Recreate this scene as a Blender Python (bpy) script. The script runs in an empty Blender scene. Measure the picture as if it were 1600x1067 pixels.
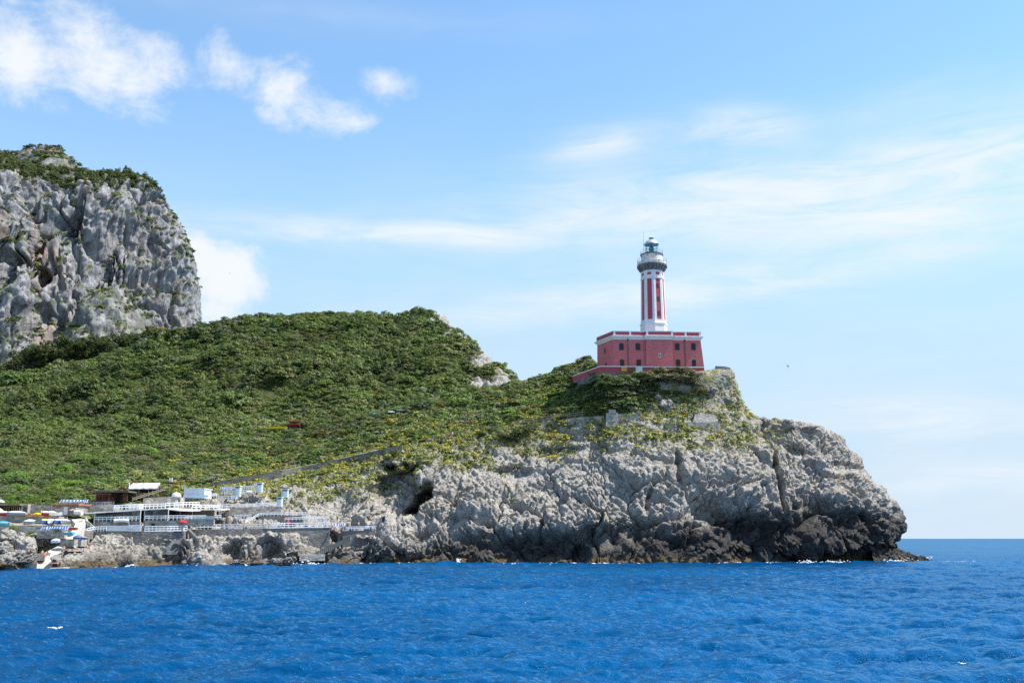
import bpy, math, random
import numpy as np
from mathutils import Vector, Matrix
from mathutils.bvhtree import BVHTree

random.seed(7)
RNG = np.random.default_rng(11)
SC = bpy.context.scene
COL = SC.collection
R = math.radians

# ------------------------------------------------------------------ camera
F, CXP, CYP = 1555.0, 800.0, 533.5
PITCH = math.atan(307.5 / F)
H = 5.4
KY = 0.72                                   # depths below are written in survey units of 0.72 m
cam_data = bpy.data.cameras.new('camera')
cam = bpy.data.objects.new('camera', cam_data)
COL.objects.link(cam)
cam.location = (0, 0, H)
cam.rotation_euler = (math.pi / 2 + PITCH, 0, 0)
cam_data.sensor_width = 36.0
cam_data.lens = 36.0 * F / 1600.0
cam_data.clip_start = 0.5
cam_data.clip_end = 120000.0
SC.camera = cam


def ray(px, py):
    cx, cy = (px - CXP) / F, (CYP - py) / F
    s, c = math.sin(PITCH), math.cos(PITCH)
    return Vector((cx, c - cy * s, s + cy * c))


def P(px, py, Y):
    d = ray(px, py)
    return Vector((0, 0, H)) + d * (Y * KY / d.y)


def W(px, py):
    d = ray(px, py)
    return Vector((0, 0, H)) + d * (-H / d.z)


def mpp(Y):                                  # metres per photo pixel at a depth
    return Y * KY / F


# ------------------------------------------------------------------ noise
_G = RNG.normal(size=(256, 3)); _G /= np.linalg.norm(_G, axis=1)[:, None]


def _hash(ix, iy, iz, seed=0):
    h = (ix.astype(np.int64) * 73856093) ^ (iy.astype(np.int64) * 19349663) ^ (iz.astype(np.int64) * 83492791) ^ (seed * 2654435761)
    h = (h ^ (h >> 13)) * 1274126177 & 0xffffffff
    h = (h ^ (h >> 16)) * 2246822519 & 0xffffffff
    return (h ^ (h >> 15)) & 0xffffffff


def gnoise(p, seed=0):
    i = np.floor(p); f = p - i; i = i.astype(np.int64)
    u = f * f * f * (f * (f * 6 - 15) + 10)
    out = 0
    for dx in (0, 1):
        wx = u[..., 0] if dx else 1 - u[..., 0]
        for dy in (0, 1):
            wy = u[..., 1] if dy else 1 - u[..., 1]
            for dz in (0, 1):
                wz = u[..., 2] if dz else 1 - u[..., 2]
                g = _G[_hash(i[..., 0] + dx, i[..., 1] + dy, i[..., 2] + dz, seed) & 255]
                d = g[..., 0] * (f[..., 0] - dx) + g[..., 1] * (f[..., 1] - dy) + g[..., 2] * (f[..., 2] - dz)
                out = out + wx * wy * wz * d
    return out * 1.4


def fbm(p, oct=4, seed=0, gain=.5):
    a, s, out = 1.0, 1.0, 0
    for k in range(oct):
        out = out + a * gnoise(p * s + 17.3 * k, seed + k)
        a *= gain; s *= 2.03
    return out


def worley(p, seed=0):
    i = np.floor(p).astype(np.int64); f = p - i
    f1 = np.full(p.shape[:-1], 9.0); f2 = f1.copy(); cid = np.zeros(p.shape[:-1], np.int64)
    for dx in (-1, 0, 1):
        for dy in (-1, 0, 1):
            for dz in (-1, 0, 1):
                h = _hash(i[..., 0] + dx, i[..., 1] + dy, i[..., 2] + dz, seed)
                ox = (h & 1023) / 1023.0; oy = ((h >> 10) & 1023) / 1023.0; oz = ((h >> 20) & 1023) / 1023.0
                d = np.sqrt((dx + ox - f[..., 0]) ** 2 + (dy + oy - f[..., 1]) ** 2 + (dz + oz - f[..., 2]) ** 2)
                nearer = d < f1
                f2 = np.where(nearer, f1, np.minimum(f2, d))
                cid = np.where(nearer, h, cid)
                f1 = np.where(nearer, d, f1)
    return f1, f2, (cid & 0xffff) / 65535.0


def facets(p, seed=0):
    """cells with a random tilted plane each: (F1, F2, cell value, height of the tilted plane)"""
    i = np.floor(p).astype(np.int64); f = p - i
    f1 = np.full(p.shape[:-1], 9.0); f2 = f1.copy(); hh = np.zeros(p.shape[:-1], np.int64)
    off = np.zeros(p.shape)
    for dx in (-1, 0, 1):
        for dy in (-1, 0, 1):
            for dz in (-1, 0, 1):
                h = _hash(i[..., 0] + dx, i[..., 1] + dy, i[..., 2] + dz, seed)
                o = np.stack([dx + (h & 1023) / 1023.0 - f[..., 0], dy + ((h >> 10) & 1023) / 1023.0 - f[..., 1], dz + ((h >> 20) & 1023) / 1023.0 - f[..., 2]], -1)
                d = np.sqrt((o * o).sum(-1))
                nearer = d < f1
                f2 = np.where(nearer, f1, np.minimum(f2, d))
                hh = np.where(nearer, h, hh)
                off = np.where(nearer[..., None], o, off)
                f1 = np.where(nearer, d, f1)
    g = _G[(hh >> 3) & 255]
    return f1, f2, (hh & 0xffff) / 65535.0, (g * off).sum(-1)


def sstep(a, b, x):
    t = np.clip((x - a) / (b - a), 0, 1)
    return t * t * (3 - 2 * t)


# ------------------------------------------------------------------ objects
def tag(o, label=None, cat=None, group=None, kind=None):
    if label: o['label'] = label
    if cat: o['category'] = cat
    if group: o['group'] = group
    if kind: o['kind'] = kind
    return o


def link(name, mesh, parent=None, loc=None):
    o = bpy.data.objects.new(name, mesh)
    COL.objects.link(o)
    if parent is not None: o.parent = parent
    if loc is not None: o.location = loc
    return o


def thing(name, label, cat, loc=(0, 0, 0), rotz=0, group=None):
    o = bpy.data.objects.new(name, None)
    COL.objects.link(o)
    o.empty_display_size = .3
    o.location = loc; o.rotation_euler = (0, 0, rotz)
    return tag(o, label, cat, group)


KIDS = {}


def copy_thing(root, loc, rotz=0.0, scale=None, label=None, group=None):
    def cp(o, parent):
        c = o.copy(); COL.objects.link(c)
        if parent is not None:
            c.parent = parent
            c.matrix_parent_inverse = o.matrix_parent_inverse.copy()
        for ch in KIDS.get(o.name, ()):
            cp(ch, c)
        return c
    r = cp(root, None)
    r.location = loc; r.rotation_euler = (0, 0, rotz)
    if scale is not None: r.scale = (scale,) * 3 if not hasattr(scale, '__len__') else scale
    if label: r['label'] = label
    if group: r['group'] = group
    return r


class MB:
    """collects polygons; .build links them as one mesh object"""
    def __init__(s):
        s.v, s.f, s.mi, s.uv = [], [], [], []

    def poly(s, pts, mi=0, uv=None):
        b = len(s.v)
        s.v += [tuple(p) for p in pts]
        s.f.append(tuple(range(b, b + len(pts)))); s.mi.append(mi)
        s.uv.append(uv if uv is not None else [(0, 0)] * len(pts))
        return s

    def prism(s, poly, z0, z1, mi=0, top=True, bottom=True, top_poly=None, walls=True):
        tp = top_poly or poly
        n = len(poly)
        b = len(s.v)
        s.v += [(x, y, z0) for x, y in poly] + [(x, y, z1) for x, y in tp]
        run = 0.0
        for i in range(n if walls else 0):
            j = (i + 1) % n
            L = math.hypot(poly[j][0] - poly[i][0], poly[j][1] - poly[i][1])
            s.f.append((b + i, b + j, b + n + j, b + n + i)); s.mi.append(mi)
            s.uv.append([(run, z0), (run + L, z0), (run + L, z1), (run, z1)])
            run += L
        if top: s.f.append(tuple(b + n + i for i in range(n))); s.mi.append(mi); s.uv.append([(0, 0)] * n)
        if bottom: s.f.append(tuple(b + i for i in reversed(range(n)))); s.mi.append(mi); s.uv.append([(0, 0)] * n)
        return s

    def box(s, c, size, rotz=0.0, mi=0, M=None):
        hx, hy, hz = size[0] / 2, size[1] / 2, size[2] / 2
        co, si = math.cos(rotz), math.sin(rotz)
        b = len(s.v)
        for z in (-hz, hz):
            for x, y in ((-hx, -hy), (hx, -hy), (hx, hy), (-hx, hy)):
                if M is not None:
                    q = M @ Vector((x, y, z)); s.v.append((c[0] + q.x, c[1] + q.y, c[2] + q.z))
                else:
                    s.v.append((c[0] + x * co - y * si, c[1] + x * si + y * co, c[2] + z))
        for q in ((3, 2, 1, 0), (4, 5, 6, 7), (0, 1, 5, 4), (1, 2, 6, 5), (2, 3, 7, 6), (3, 0, 4, 7)):
            s.f.append(tuple(b + i for i in q)); s.mi.append(mi)
            s.uv.append([(s.v[b + i][0] + s.v[b + i][1] * .6, s.v[b + i][2]) for i in q])
        return s

    def tube(s, p0, p1, r0, r1=None, n=8, mi=0, caps=True):
        r1 = r0 if r1 is None else r1
        p0, p1 = Vector(p0), Vector(p1)
        d = (p1 - p0).normalized()
        a = d.orthogonal().normalized(); c = d.cross(a)
        b = len(s.v)
        for p, r in ((p0, r0), (p1, r1)):
            for k in range(n):
                t = 2 * math.pi * k / n
                q = p + (a * math.cos(t) + c * math.sin(t)) * r
                s.v.append(tuple(q))
        for k in range(n):
            j = (k + 1) % n
            s.f.append((b + k, b + j, b + n + j, b + n + k)); s.mi.append(mi); s.uv.append([(0, 0)] * 4)
        if caps:
            s.f.append(tuple(b + k for k in reversed(range(n)))); s.mi.append(mi); s.uv.append([(0, 0)] * n)
            s.f.append(tuple(b + n + k for k in range(n))); s.mi.append(mi); s.uv.append([(0, 0)] * n)
        return s

    def bar(s, p0, p1, w, h, mi=0):
        """square bar between two points"""
        p0, p1 = Vector(p0), Vector(p1)
        d = (p1 - p0); L = d.length
        d.normalize()
        up = Vector((0, 0, 1)) if abs(d.z) < .95 else Vector((1, 0, 0))
        side = d.cross(up).normalized(); up = side.cross(d)
        b = len(s.v)
        for p in (p0, p1):
            for a, c in ((-1, -1), (1, -1), (1, 1), (-1, 1)):
                s.v.append(tuple(p + side * a * w / 2 + up * c * h / 2))
        for q in ((3, 2, 1, 0), (4, 5, 6, 7), (0, 1, 5, 4), (1, 2, 6, 5), (2, 3, 7, 6), (3, 0, 4, 7)):
            s.f.append(tuple(b + i for i in q)); s.mi.append(mi); s.uv.append([(0, 0)] * 4)
        return s

    def lathe(s, prof, n=24, c=(0, 0, 0), mi=0, phase=0.0):
        b = len(s.v)
        for r, z in prof:
            for k in range(n):
                t = 2 * math.pi * k / n + phase
                s.v.append((c[0] + r * math.cos(t), c[1] + r * math.sin(t), c[2] + z))
        for i in range(len(prof) - 1):
            for k in range(n):
                j = (k + 1) % n
                s.f.append((b + i * n + k, b + i * n + j, b + (i + 1) * n + j, b + (i + 1) * n + k)); s.mi.append(mi); s.uv.append([(0, 0)] * 4)
        s.f.append(tuple(b + k for k in reversed(range(n)))); s.mi.append(mi); s.uv.append([(0, 0)] * n)
        e = b + (len(prof) - 1) * n
        s.f.append(tuple(e + k for k in range(n))); s.mi.append(mi); s.uv.append([(0, 0)] * n)
        return s

    def grid(s, pts, mi=0):
        """pts[i][j] -> quads"""
        b = len(s.v); m = len(pts[0])
        for row in pts: s.v += [tuple(p) for p in row]
        for i in range(len(pts) - 1):
            for j in range(m - 1):
                s.f.append((b + i * m + j, b + i * m + j + 1, b + (i + 1) * m + j + 1, b + (i + 1) * m + j)); s.mi.append(mi); s.uv.append([(0, 0)] * 4)
        return s

    def centre(s):
        a = np.array(s.v)
        return Vector(((a[:, 0].min() + a[:, 0].max()) / 2, (a[:, 1].min() + a[:, 1].max()) / 2, a[:, 2].min()))

    def build(s, name, mats, parent=None, origin=None, smooth=False, loc=None):
        me = bpy.data.meshes.new(name)
        v = s.v
        if origin is not None:
            v = [(x - origin[0], y - origin[1], z - origin[2]) for x, y, z in v]
        me.from_pydata(v, [], s.f)
        if not isinstance(mats, (list, tuple)): mats = [mats]
        for m in mats: me.materials.append(m)
        me.polygons.foreach_set('material_index', s.mi)
        uvl = me.uv_layers.new(name='uv')
        flat = [c for face in s.uv for uv in face for c in uv]
        uvl.data.foreach_set('uv', flat)
        if smooth: me.polygons.foreach_set('use_smooth', [True] * len(s.f))
        me.update()
        o = link(name, me, parent, loc)
        if parent is not None: KIDS.setdefault(parent.name, []).append(o)
        return o

    def build_world(s, name, mats, label=None, cat=None, group=None, kind=None, smooth=False):
        """vertices are in world space; the object's origin goes to the base of the mesh"""
        c = s.centre()
        o = s.build(name, mats, None, c, smooth, c)
        return tag(o, label, cat, group, kind)


def np_mesh(name, V, Q, mats, smooth=True, attrs=None):
    me = bpy.data.meshes.new(name)
    V = np.ascontiguousarray(V, np.float32); Q = np.ascontiguousarray(Q, np.int32)
    me.vertices.add(len(V)); me.vertices.foreach_set('co', V.ravel())
    k = Q.shape[1]
    me.loops.add(Q.size); me.loops.foreach_set('vertex_index', Q.ravel())
    me.polygons.add(len(Q)); me.polygons.foreach_set('loop_start', np.arange(0, Q.size, k, dtype=np.int32))
    me.polygons.foreach_set('loop_total', np.full(len(Q), k, np.int32))
    if smooth: me.polygons.foreach_set('use_smooth', np.ones(len(Q), bool))
    for nm, a in (attrs or {}).items():
        at = me.attributes.new(nm, 'FLOAT', 'POINT'); at.data.foreach_set('value', np.ascontiguousarray(a, np.float32).ravel())
    for m in mats: me.materials.append(m)
    me.update(calc_edges=True)
    return me


def grid_quads(nu, nv):
    i = np.arange(nu * nv).reshape(nu, nv)
    return np.stack([i[:-1, :-1], i[1:, :-1], i[1:, 1:], i[:-1, 1:]], -1).reshape(-1, 4)


def grid_normals(V):
    du = np.gradient(V, axis=0); dv = np.gradient(V, axis=1)
    n = np.cross(du, dv)
    return n / np.maximum(np.linalg.norm(n, axis=-1, keepdims=True), 1e-9)


def hermite(pts, t, ts):
    """cubic Hermite through pts (n, ...) at knots t, evaluated at ts"""
    n = len(t)
    sl = [(pts[i + 1] - pts[i]) / (t[i + 1] - t[i]) for i in range(n - 1)]
    m = [sl[0]] + [(sl[i - 1] * (t[i + 1] - t[i]) + sl[i] * (t[i] - t[i - 1])) / (t[i + 1] - t[i - 1]) for i in range(1, n - 1)] + [sl[-1]]
    m = np.array(m) * .85
    k = np.clip(np.searchsorted(t, ts, side='right') - 1, 0, n - 2)
    h = (t[k + 1] - t[k]); x = (ts - t[k]) / h
    sh = (-1,) + (1,) * (pts.ndim - 1)
    h = h.reshape(sh); x = x.reshape(sh)
    return pts[k] * (2 * x**3 - 3 * x**2 + 1) + m[k] * h * (x**3 - 2 * x**2 + x) + pts[k + 1] * (-2 * x**3 + 3 * x**2) + m[k + 1] * h * (x**3 - x**2)


def loft(net, res):
    """net[i][j] control points -> dense (nu, nv, 3) grid plus the row parameter v and column parameter u"""
    A = np.array([[tuple(p) for p in row] for row in net], float)
    def knots(A, axis):
        d = np.linalg.norm(np.diff(A, axis=axis), axis=-1)
        other = 1 - axis
        mean = d.mean(axis=other); mx = np.percentile(d, 85, axis=other)
        t = np.concatenate([[0], np.cumsum(np.maximum(mean, .5))])
        n = np.maximum(2, np.ceil(mx / res)).astype(int)
        return t, n
    tu, nu = knots(A, 0); tv, nv = knots(A, 1)
    su = np.concatenate([np.linspace(tu[i], tu[i + 1], nu[i], endpoint=False) for i in range(len(nu))] + [[tu[-1]]])
    sv = np.concatenate([np.linspace(tv[i], tv[i + 1], nv[i], endpoint=False) for i in range(len(nv))] + [[tv[-1]]])
    iu = np.concatenate([np.linspace(i, i + 1, nu[i], endpoint=False) for i in range(len(nu))] + [[len(nu)]])
    iv = np.concatenate([np.linspace(i, i + 1, nv[i], endpoint=False) for i in range(len(nv))] + [[len(nv)]])
    B = hermite(A, tu, su)
    C = hermite(np.swapaxes(B, 0, 1), tv, sv)
    return np.swapaxes(C, 0, 1).copy(), iu, iv
# ------------------------------------------------------------------ materials
class NT:
    def __init__(s, tree): s.t = tree; s.n = tree.nodes; s.l = tree.links
    def node(s, typ, **kw):
        nd = s.n.new(typ)
        for k, v in kw.items():
            if k.startswith('_'): setattr(nd, k[1:], v)
        return nd
    def set(s, sock, v):
        if isinstance(v, bpy.types.NodeSocket): s.l.new(v, sock)
        elif v is not None:
            if hasattr(v, '__len__') and len(v) == 3 and sock.type == 'RGBA': v = (*v, 1)
            sock.default_value = v
    def math(s, op, a, b=None, c=None, clamp=False):
        nd = s.n.new('ShaderNodeMath'); nd.operation = op; nd.use_clamp = clamp
        for i, v in enumerate((a, b, c)):
            if v is not None: s.set(nd.inputs[i], v)
        return nd.outputs[0]
    def vmath(s, op, a, b=None):
        nd = s.n.new('ShaderNodeVectorMath'); nd.operation = op
        s.set(nd.inputs[0], a)
        if b is not None: s.set(nd.inputs[1], b)
        return nd.outputs[0]
    def noise(s, vec, scale, detail=4, rough=.55, dist=0):
        nd = s.n.new('ShaderNodeTexNoise')
        s.set(nd.inputs['Vector'], vec); nd.inputs['Scale'].default_value = scale
        nd.inputs['Detail'].default_value = detail; nd.inputs['Roughness'].default_value = rough
        nd.inputs['Distortion'].default_value = dist
        return nd.outputs['Fac']
    def voro(s, vec, scale, feature='F1', rand=1.0):
        nd = s.n.new('ShaderNodeTexVoronoi'); nd.feature = feature
        s.set(nd.inputs['Vector'], vec); nd.inputs['Scale'].default_value = scale
        nd.inputs['Randomness'].default_value = rand
        return nd.outputs['Distance']
    def ramp(s, fac, a, b, ca=0.0, cb=1.0):
        nd = s.n.new('ShaderNodeMapRange'); nd.interpolation_type = 'SMOOTHSTEP'
        s.set(nd.inputs['Value'], fac)
        for k, v in (('From Min', a), ('From Max', b), ('To Min', ca), ('To Max', cb)): s.set(nd.inputs[k], v)
        return nd.outputs[0]
    def mix(s, fac, a, b, blend='MIX'):
        nd = s.n.new('ShaderNodeMix'); nd.data_type = 'RGBA'; nd.blend_type = blend
        s.set(nd.inputs[0], fac); s.set(nd.inputs[6], a); s.set(nd.inputs[7], b)
        return nd.outputs[2]
    def scalevec(s, vec, sc):
        return s.vmath('MULTIPLY', vec, sc)
    def bump(s, h, strength, dist, normal=None):
        nd = s.n.new('ShaderNodeBump'); nd.inputs['Strength'].default_value = strength; nd.inputs['Distance'].default_value = dist
        s.set(nd.inputs['Height'], h)
        if normal is not None: s.set(nd.inputs['Normal'], normal)
        return nd.outputs[0]
    def pos(s):
        return s.n.new('ShaderNodeNewGeometry').outputs['Position']
    def sep(s, vec):
        nd = s.n.new('ShaderNodeSeparateXYZ'); s.set(nd.inputs[0], vec); return nd.outputs
    def attr(s, name, typ='GEOMETRY'):
        nd = s.n.new('ShaderNodeAttribute'); nd.attribute_name = name; nd.attribute_type = typ
        return nd


def new_mat(name):
    m = bpy.data.materials.new(name); m.use_nodes = True
    nt = NT(m.node_tree); m.node_tree.nodes.clear()
    out = nt.n.new('ShaderNodeOutputMaterial')
    b = nt.n.new('ShaderNodeBsdfPrincipled')
    m.node_tree.links.new(b.outputs[0], out.inputs['Surface'])
    return m, nt, b, out


def mat(name, col, rough=.75, var=.18, scale=3.0, metal=0.0, bump=0.0, spec=.35, col2=None):
    m, nt, b, out = new_mat(name)
    p = nt.pos()
    n = nt.noise(p, scale, 5, .6)
    n2 = nt.noise(p, scale * .23, 3, .5)
    f = nt.ramp(nt.math('MULTIPLY_ADD', n2, .5, nt.math('MULTIPLY', n, .5)), .3, .7)
    c2 = col2 or tuple(c * (1 - var) for c in col)
    c1 = col if col2 else tuple(min(1, c * (1 + var * .6)) for c in col)
    nt.set(b.inputs['Base Color'], nt.mix(f, c2, c1))
    b.inputs['Roughness'].default_value = rough
    b.inputs['Metallic'].default_value = metal
    b.inputs['Specular IOR Level'].default_value = spec
    if bump: nt.set(b.inputs['Normal'], nt.bump(n, .6, bump))
    return m


def stone_wall_mat(name, c1, c2, mortar, bw=.95, bh=.55):
    """rubble masonry: irregular voronoi stones with pale joints"""
    m, nt, b, out = new_mat(name)
    p = nt.pos()
    warp = nt.n.new('ShaderNodeTexNoise'); warp.inputs['Scale'].default_value = 1.5
    nt.set(warp.inputs['Vector'], p)
    q = nt.vmath('ADD', nt.scalevec(p, (1 / bw, 1 / bw, 1 / bh)), nt.scalevec(warp.outputs['Color'], (.5, .5, .5)))
    vo = nt.n.new('ShaderNodeTexVoronoi'); vo.inputs['Scale'].default_value = 1.0
    nt.set(vo.inputs['Vector'], q)
    e = nt.voro(q, 1.0, 'DISTANCE_TO_EDGE')
    cell = nt.sep(vo.outputs['Color'])[0]
    col = nt.mix(nt.ramp(e, .03, .10), mortar, nt.mix(cell, c1, c2))
    big = nt.noise(p, .5, 3)
    col = nt.mix(nt.ramp(big, .3, .7, .0, .35), col, tuple(c * .55 for c in c1))
    nt.set(b.inputs['Base Color'], col)
    b.inputs['Roughness'].default_value = .9; b.inputs['Specular IOR Level'].default_value = .2
    nt.set(b.inputs['Normal'], nt.bump(nt.ramp(e, .0, .14), .7, .06))
    return m


def rock_mat():
    m, nt, b, out = new_mat('limestone')
    p = nt.pos()
    z = nt.sep(p)[2]
    n1 = nt.noise(p, .09, 5, .6)
    n2 = nt.noise(p, .55, 6, .65)
    n3 = nt.noise(p, 2.6, 5, .7)
    base = nt.mix(nt.ramp(n2, .30, .70), (.265, .242, .21), (.50, .46, .40))
    base = nt.mix(nt.ramp(n1, .50, .68, 0, .45), base, (.42, .345, .26))
    base = nt.mix(nt.ramp(n3, .36, .50, .6, 0), base, (.14, .13, .125))
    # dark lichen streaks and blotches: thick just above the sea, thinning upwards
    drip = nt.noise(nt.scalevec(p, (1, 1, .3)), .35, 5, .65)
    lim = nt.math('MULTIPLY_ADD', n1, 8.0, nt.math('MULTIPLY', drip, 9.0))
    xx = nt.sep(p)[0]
    # blacker at the seaward end: lichen, with shade painted into the colour
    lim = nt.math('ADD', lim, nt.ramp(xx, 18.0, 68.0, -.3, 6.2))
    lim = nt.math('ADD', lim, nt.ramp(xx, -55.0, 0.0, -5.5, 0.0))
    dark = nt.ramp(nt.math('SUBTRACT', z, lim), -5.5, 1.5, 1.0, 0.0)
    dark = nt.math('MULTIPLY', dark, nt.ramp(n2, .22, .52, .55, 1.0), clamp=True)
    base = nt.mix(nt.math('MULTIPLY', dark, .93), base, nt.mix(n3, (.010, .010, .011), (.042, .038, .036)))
    # ochre weed line
    wl = nt.math('ADD', z, nt.math('MULTIPLY', n2, -1.6))
    ochre = nt.math('MULTIPLY', nt.ramp(wl, .1, 1.0, 1, 0), nt.ramp(nt.noise(p, .12, 3), .42, .6, .05, .9))
    base = nt.mix(ochre, base, nt.mix(n3, (.06, .042, .022), (.21, .15, .075)))
    # soil between plants on the upper slope
    veg = nt.attr('soil').outputs['Fac']
    soil = nt.math('MULTIPLY', veg, nt.ramp(nt.noise(p, .6, 5, .65), .35, .55), clamp=True)
    base = nt.mix(soil, base, nt.mix(n2, (.13, .145, .045), (.29, .265, .13)))
    nt.set(b.inputs['Base Color'], base)
    b.inputs['Roughness'].default_value = .92; b.inputs['Specular IOR Level'].default_value = .2
    v = nt.voro(nt.vmath('ADD', p, nt.scalevec(nt.n.new('ShaderNodeTexNoise').outputs['Color'], (.4, .4, .4))), 1.5)
    h = nt.math('ADD', nt.math('MULTIPLY', n3, .7), nt.math('MULTIPLY', v, .6))
    pit = nt.voro(p, 2.3)
    h = nt.math('ADD', h, nt.math('ADD', nt.math('MULTIPLY', nt.noise(p, 6.0, 4, .75), .35), nt.math('MULTIPLY', pit, .45)))
    nrm = nt.bump(h, 1.0, .5)
    nt.set(b.inputs['Normal'], nrm)
    return m


def cliff_mat():
    m, nt, b, out = new_mat('mountain_limestone')
    p = nt.pos()
    streak = nt.math('ADD', nt.math('MULTIPLY', nt.noise(nt.scalevec(p, (1, 1, .16)), .10, 6, .65), .45), nt.math('MULTIPLY', nt.noise(nt.scalevec(p, (1, 1, .12)), .42, 6, .7), .55))
    n1 = nt.noise(p, .022, 4, .55)
    n2 = nt.noise(nt.scalevec(p, (1, 1, .5)), .30, 6, .7)
    base = nt.mix(nt.ramp(streak, .38, .62), (.125, .124, .127), (.36, .355, .35))
    wx = nt.ramp(nt.sep(p)[0], -350.0, -285.0, .6, .08)
    base = nt.mix(nt.math('MULTIPLY', nt.ramp(n1, .46, .62), wx), base, (.38, .27, .21))  # patches of sunlit pink painted into the rock colour, strongest at the left
    base = nt.mix(nt.ramp(n2, .34, .47, .6, 0), base, (.10, .105, .10))
    g = nt.noise(p, .07, 5, .7)
    nz = nt.sep(nt.n.new('ShaderNodeNewGeometry').outputs['Normal'])[2]
    green = nt.math('MULTIPLY', nt.ramp(g, .50, .60), nt.ramp(nz, .08, .45), clamp=True)
    green = nt.math('MAXIMUM', green, nt.math('MULTIPLY', nt.attr('soil').outputs['Fac'], nt.ramp(g, .35, .5)))
    base = nt.mix(green, base, nt.mix(n2, (.05, .07, .028), (.11, .12, .05)))
    nt.set(b.inputs['Base Color'], base)
    b.inputs['Roughness'].default_value = .95; b.inputs['Specular IOR Level'].default_value = .15
    h = nt.math('ADD', nt.math('MULTIPLY', n2, 1.0), nt.math('MULTIPLY', streak, 1.0))
    nt.set(b.inputs['Normal'], nt.bump(h, 1.0, 1.6))
    return m


def soil_mat():
    m, nt, b, out = new_mat('hill_soil')
    p = nt.pos()
    n = nt.noise(p, .12, 5, .6); n2 = nt.noise(p, 1.1, 5, .65)
    base = nt.mix(nt.ramp(n2, .35, .65), (.035, .043, .018), (.085, .085, .04))
    rk = nt.math('MULTIPLY', nt.attr('rock').outputs['Fac'], nt.ramp(n2, .33, .48), clamp=True)
    base = nt.mix(rk, base, nt.mix(nt.noise(p, .5, 5, .7), (.20, .185, .165), (.50, .46, .41)))
    nt.set(b.inputs['Base Color'], base)
    b.inputs['Roughness'].default_value = .95; b.inputs['Specular IOR Level'].default_value = .15
    nt.set(b.inputs['Normal'], nt.bump(n2, .8, .8))
    return m


def leaf_mat(name, source):
    """source 'INSTANCER' reads the scattered point's tint, 'OBJECT' the object's own colour"""
    m, nt, b, out = new_mat(name)
    if source == 'INSTANCER':
        tint = nt.attr('tint', 'INSTANCER').outputs['Color']
    else:
        tint = nt.n.new('ShaderNodeObjectInfo').outputs['Color']
    p = nt.pos()
    n = nt.noise(p, 1.3, 4, .65)
    # each leaf clump has its own age: yellower young tips, browner old leaves
    la = nt.attr('age').outputs['Fac']
    col = nt.mix(nt.ramp(la, .0, 1.0, .0, .55), tint, nt.mix(.5, tint, (.16, .17, .035)))
    col = nt.mix(nt.ramp(n, .35, .7, .0, .45), col, nt.mix(.62, tint, (.012, .018, .010)))
    nt.set(b.inputs['Base Color'], col)
    b.inputs['Roughness'].default_value = .6; b.inputs['Specular IOR Level'].default_value = .25
    tr = nt.n.new('ShaderNodeBsdfTranslucent'); nt.set(tr.inputs['Color'], nt.mix(.5, col, (.16, .22, .03)))
    mx = nt.n.new('ShaderNodeMixShader'); mx.inputs[0].default_value = .26
    nt.l.new(b.outputs[0], mx.inputs[1]); nt.l.new(tr.outputs[0], mx.inputs[2])
    nt.l.new(mx.outputs[0], out.inputs['Surface'])
    return m


def brick_red_mat():
    m, nt, b, out = new_mat('red_rusticated_plaster')
    uv = nt.n.new('ShaderNodeUVMap'); uv.uv_map = 'uv'
    br = nt.n.new('ShaderNodeTexBrick')
    nt.set(br.inputs['Vector'], uv.outputs[0])
    br.inputs['Scale'].default_value = 1.0
    br.inputs['Brick Width'].default_value = 1.05; br.inputs['Row Height'].default_value = .43
    br.inputs['Mortar Size'].default_value = .035; br.inputs['Mortar Smooth'].default_value = .3
    br.inputs['Color1'].default_value = (.48, .104, .108, 1); br.inputs['Color2'].default_value = (.56, .132, .135, 1)
    br.inputs['Mortar'].default_value = (.54, .23, .235, 1)
    p = nt.pos()
    n = nt.noise(nt.scalevec(p, (1, 1, .35)), .8, 5, .65)
    col = nt.mix(nt.ramp(n, .38, .72, 0, .5), br.outputs['Color'], (.52, .19, .18))
    nt.set(b.inputs['Base Color'], col)
    b.inputs['Roughness'].default_value = .85; b.inputs['Specular IOR Level'].default_value = .25
    nt.set(b.inputs['Normal'], nt.bump(nt.math('SUBTRACT', 1.0, br.outputs['Fac']), .5, .03))
    return m


def water_mat():
    m, nt, b, out = new_mat('sea_water')
    p = nt.pos()
    big = nt.noise(nt.scalevec(p, (.6, 1, 1)), .018, 3, .5)
    nt.set(b.inputs['Base Color'], nt.mix(nt.ramp(big, .35, .65), (.0001, .042, .125), (.0001, .068, .185)))
    b.inputs['Roughness'].default_value = .6; b.inputs['Specular IOR Level'].default_value = 0.0
    n1 = nt.noise(nt.scalevec(p, (.75, 1, 1)), 2.6, 5, .62)
    n2 = nt.noise(nt.scalevec(p, (.5, 1, 1)), .55, 4, .6)
    h = nt.math('ADD', nt.math('MULTIPLY', n1, .15), nt.math('MULTIPLY', n2, .40))
    nrm = nt.bump(h, .8, 1.0)
    nt.set(b.inputs['Normal'], nrm)
    # the tilted wavelets keep the mean reflectance well under the grazing value of a flat sheet
    fr = nt.n.new('ShaderNodeFresnel'); fr.inputs['IOR'].default_value = 1.30; nt.set(fr.inputs['Normal'], nrm)
    gl = nt.n.new('ShaderNodeBsdfGlossy'); gl.inputs['Roughness'].default_value = .05; gl.inputs['Color'].default_value = (.50, .80, 1.0, 1); nt.set(gl.inputs['Normal'], nrm)
    mx = nt.n.new('ShaderNodeMixShader'); nt.set(mx.inputs[0], nt.math('MINIMUM', fr.outputs[0], .42))
    nt.l.new(b.outputs[0], mx.inputs[1]); nt.l.new(gl.outputs[0], mx.inputs[2]); nt.l.new(mx.outputs[0], out.inputs['Surface'])
    return m


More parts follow.
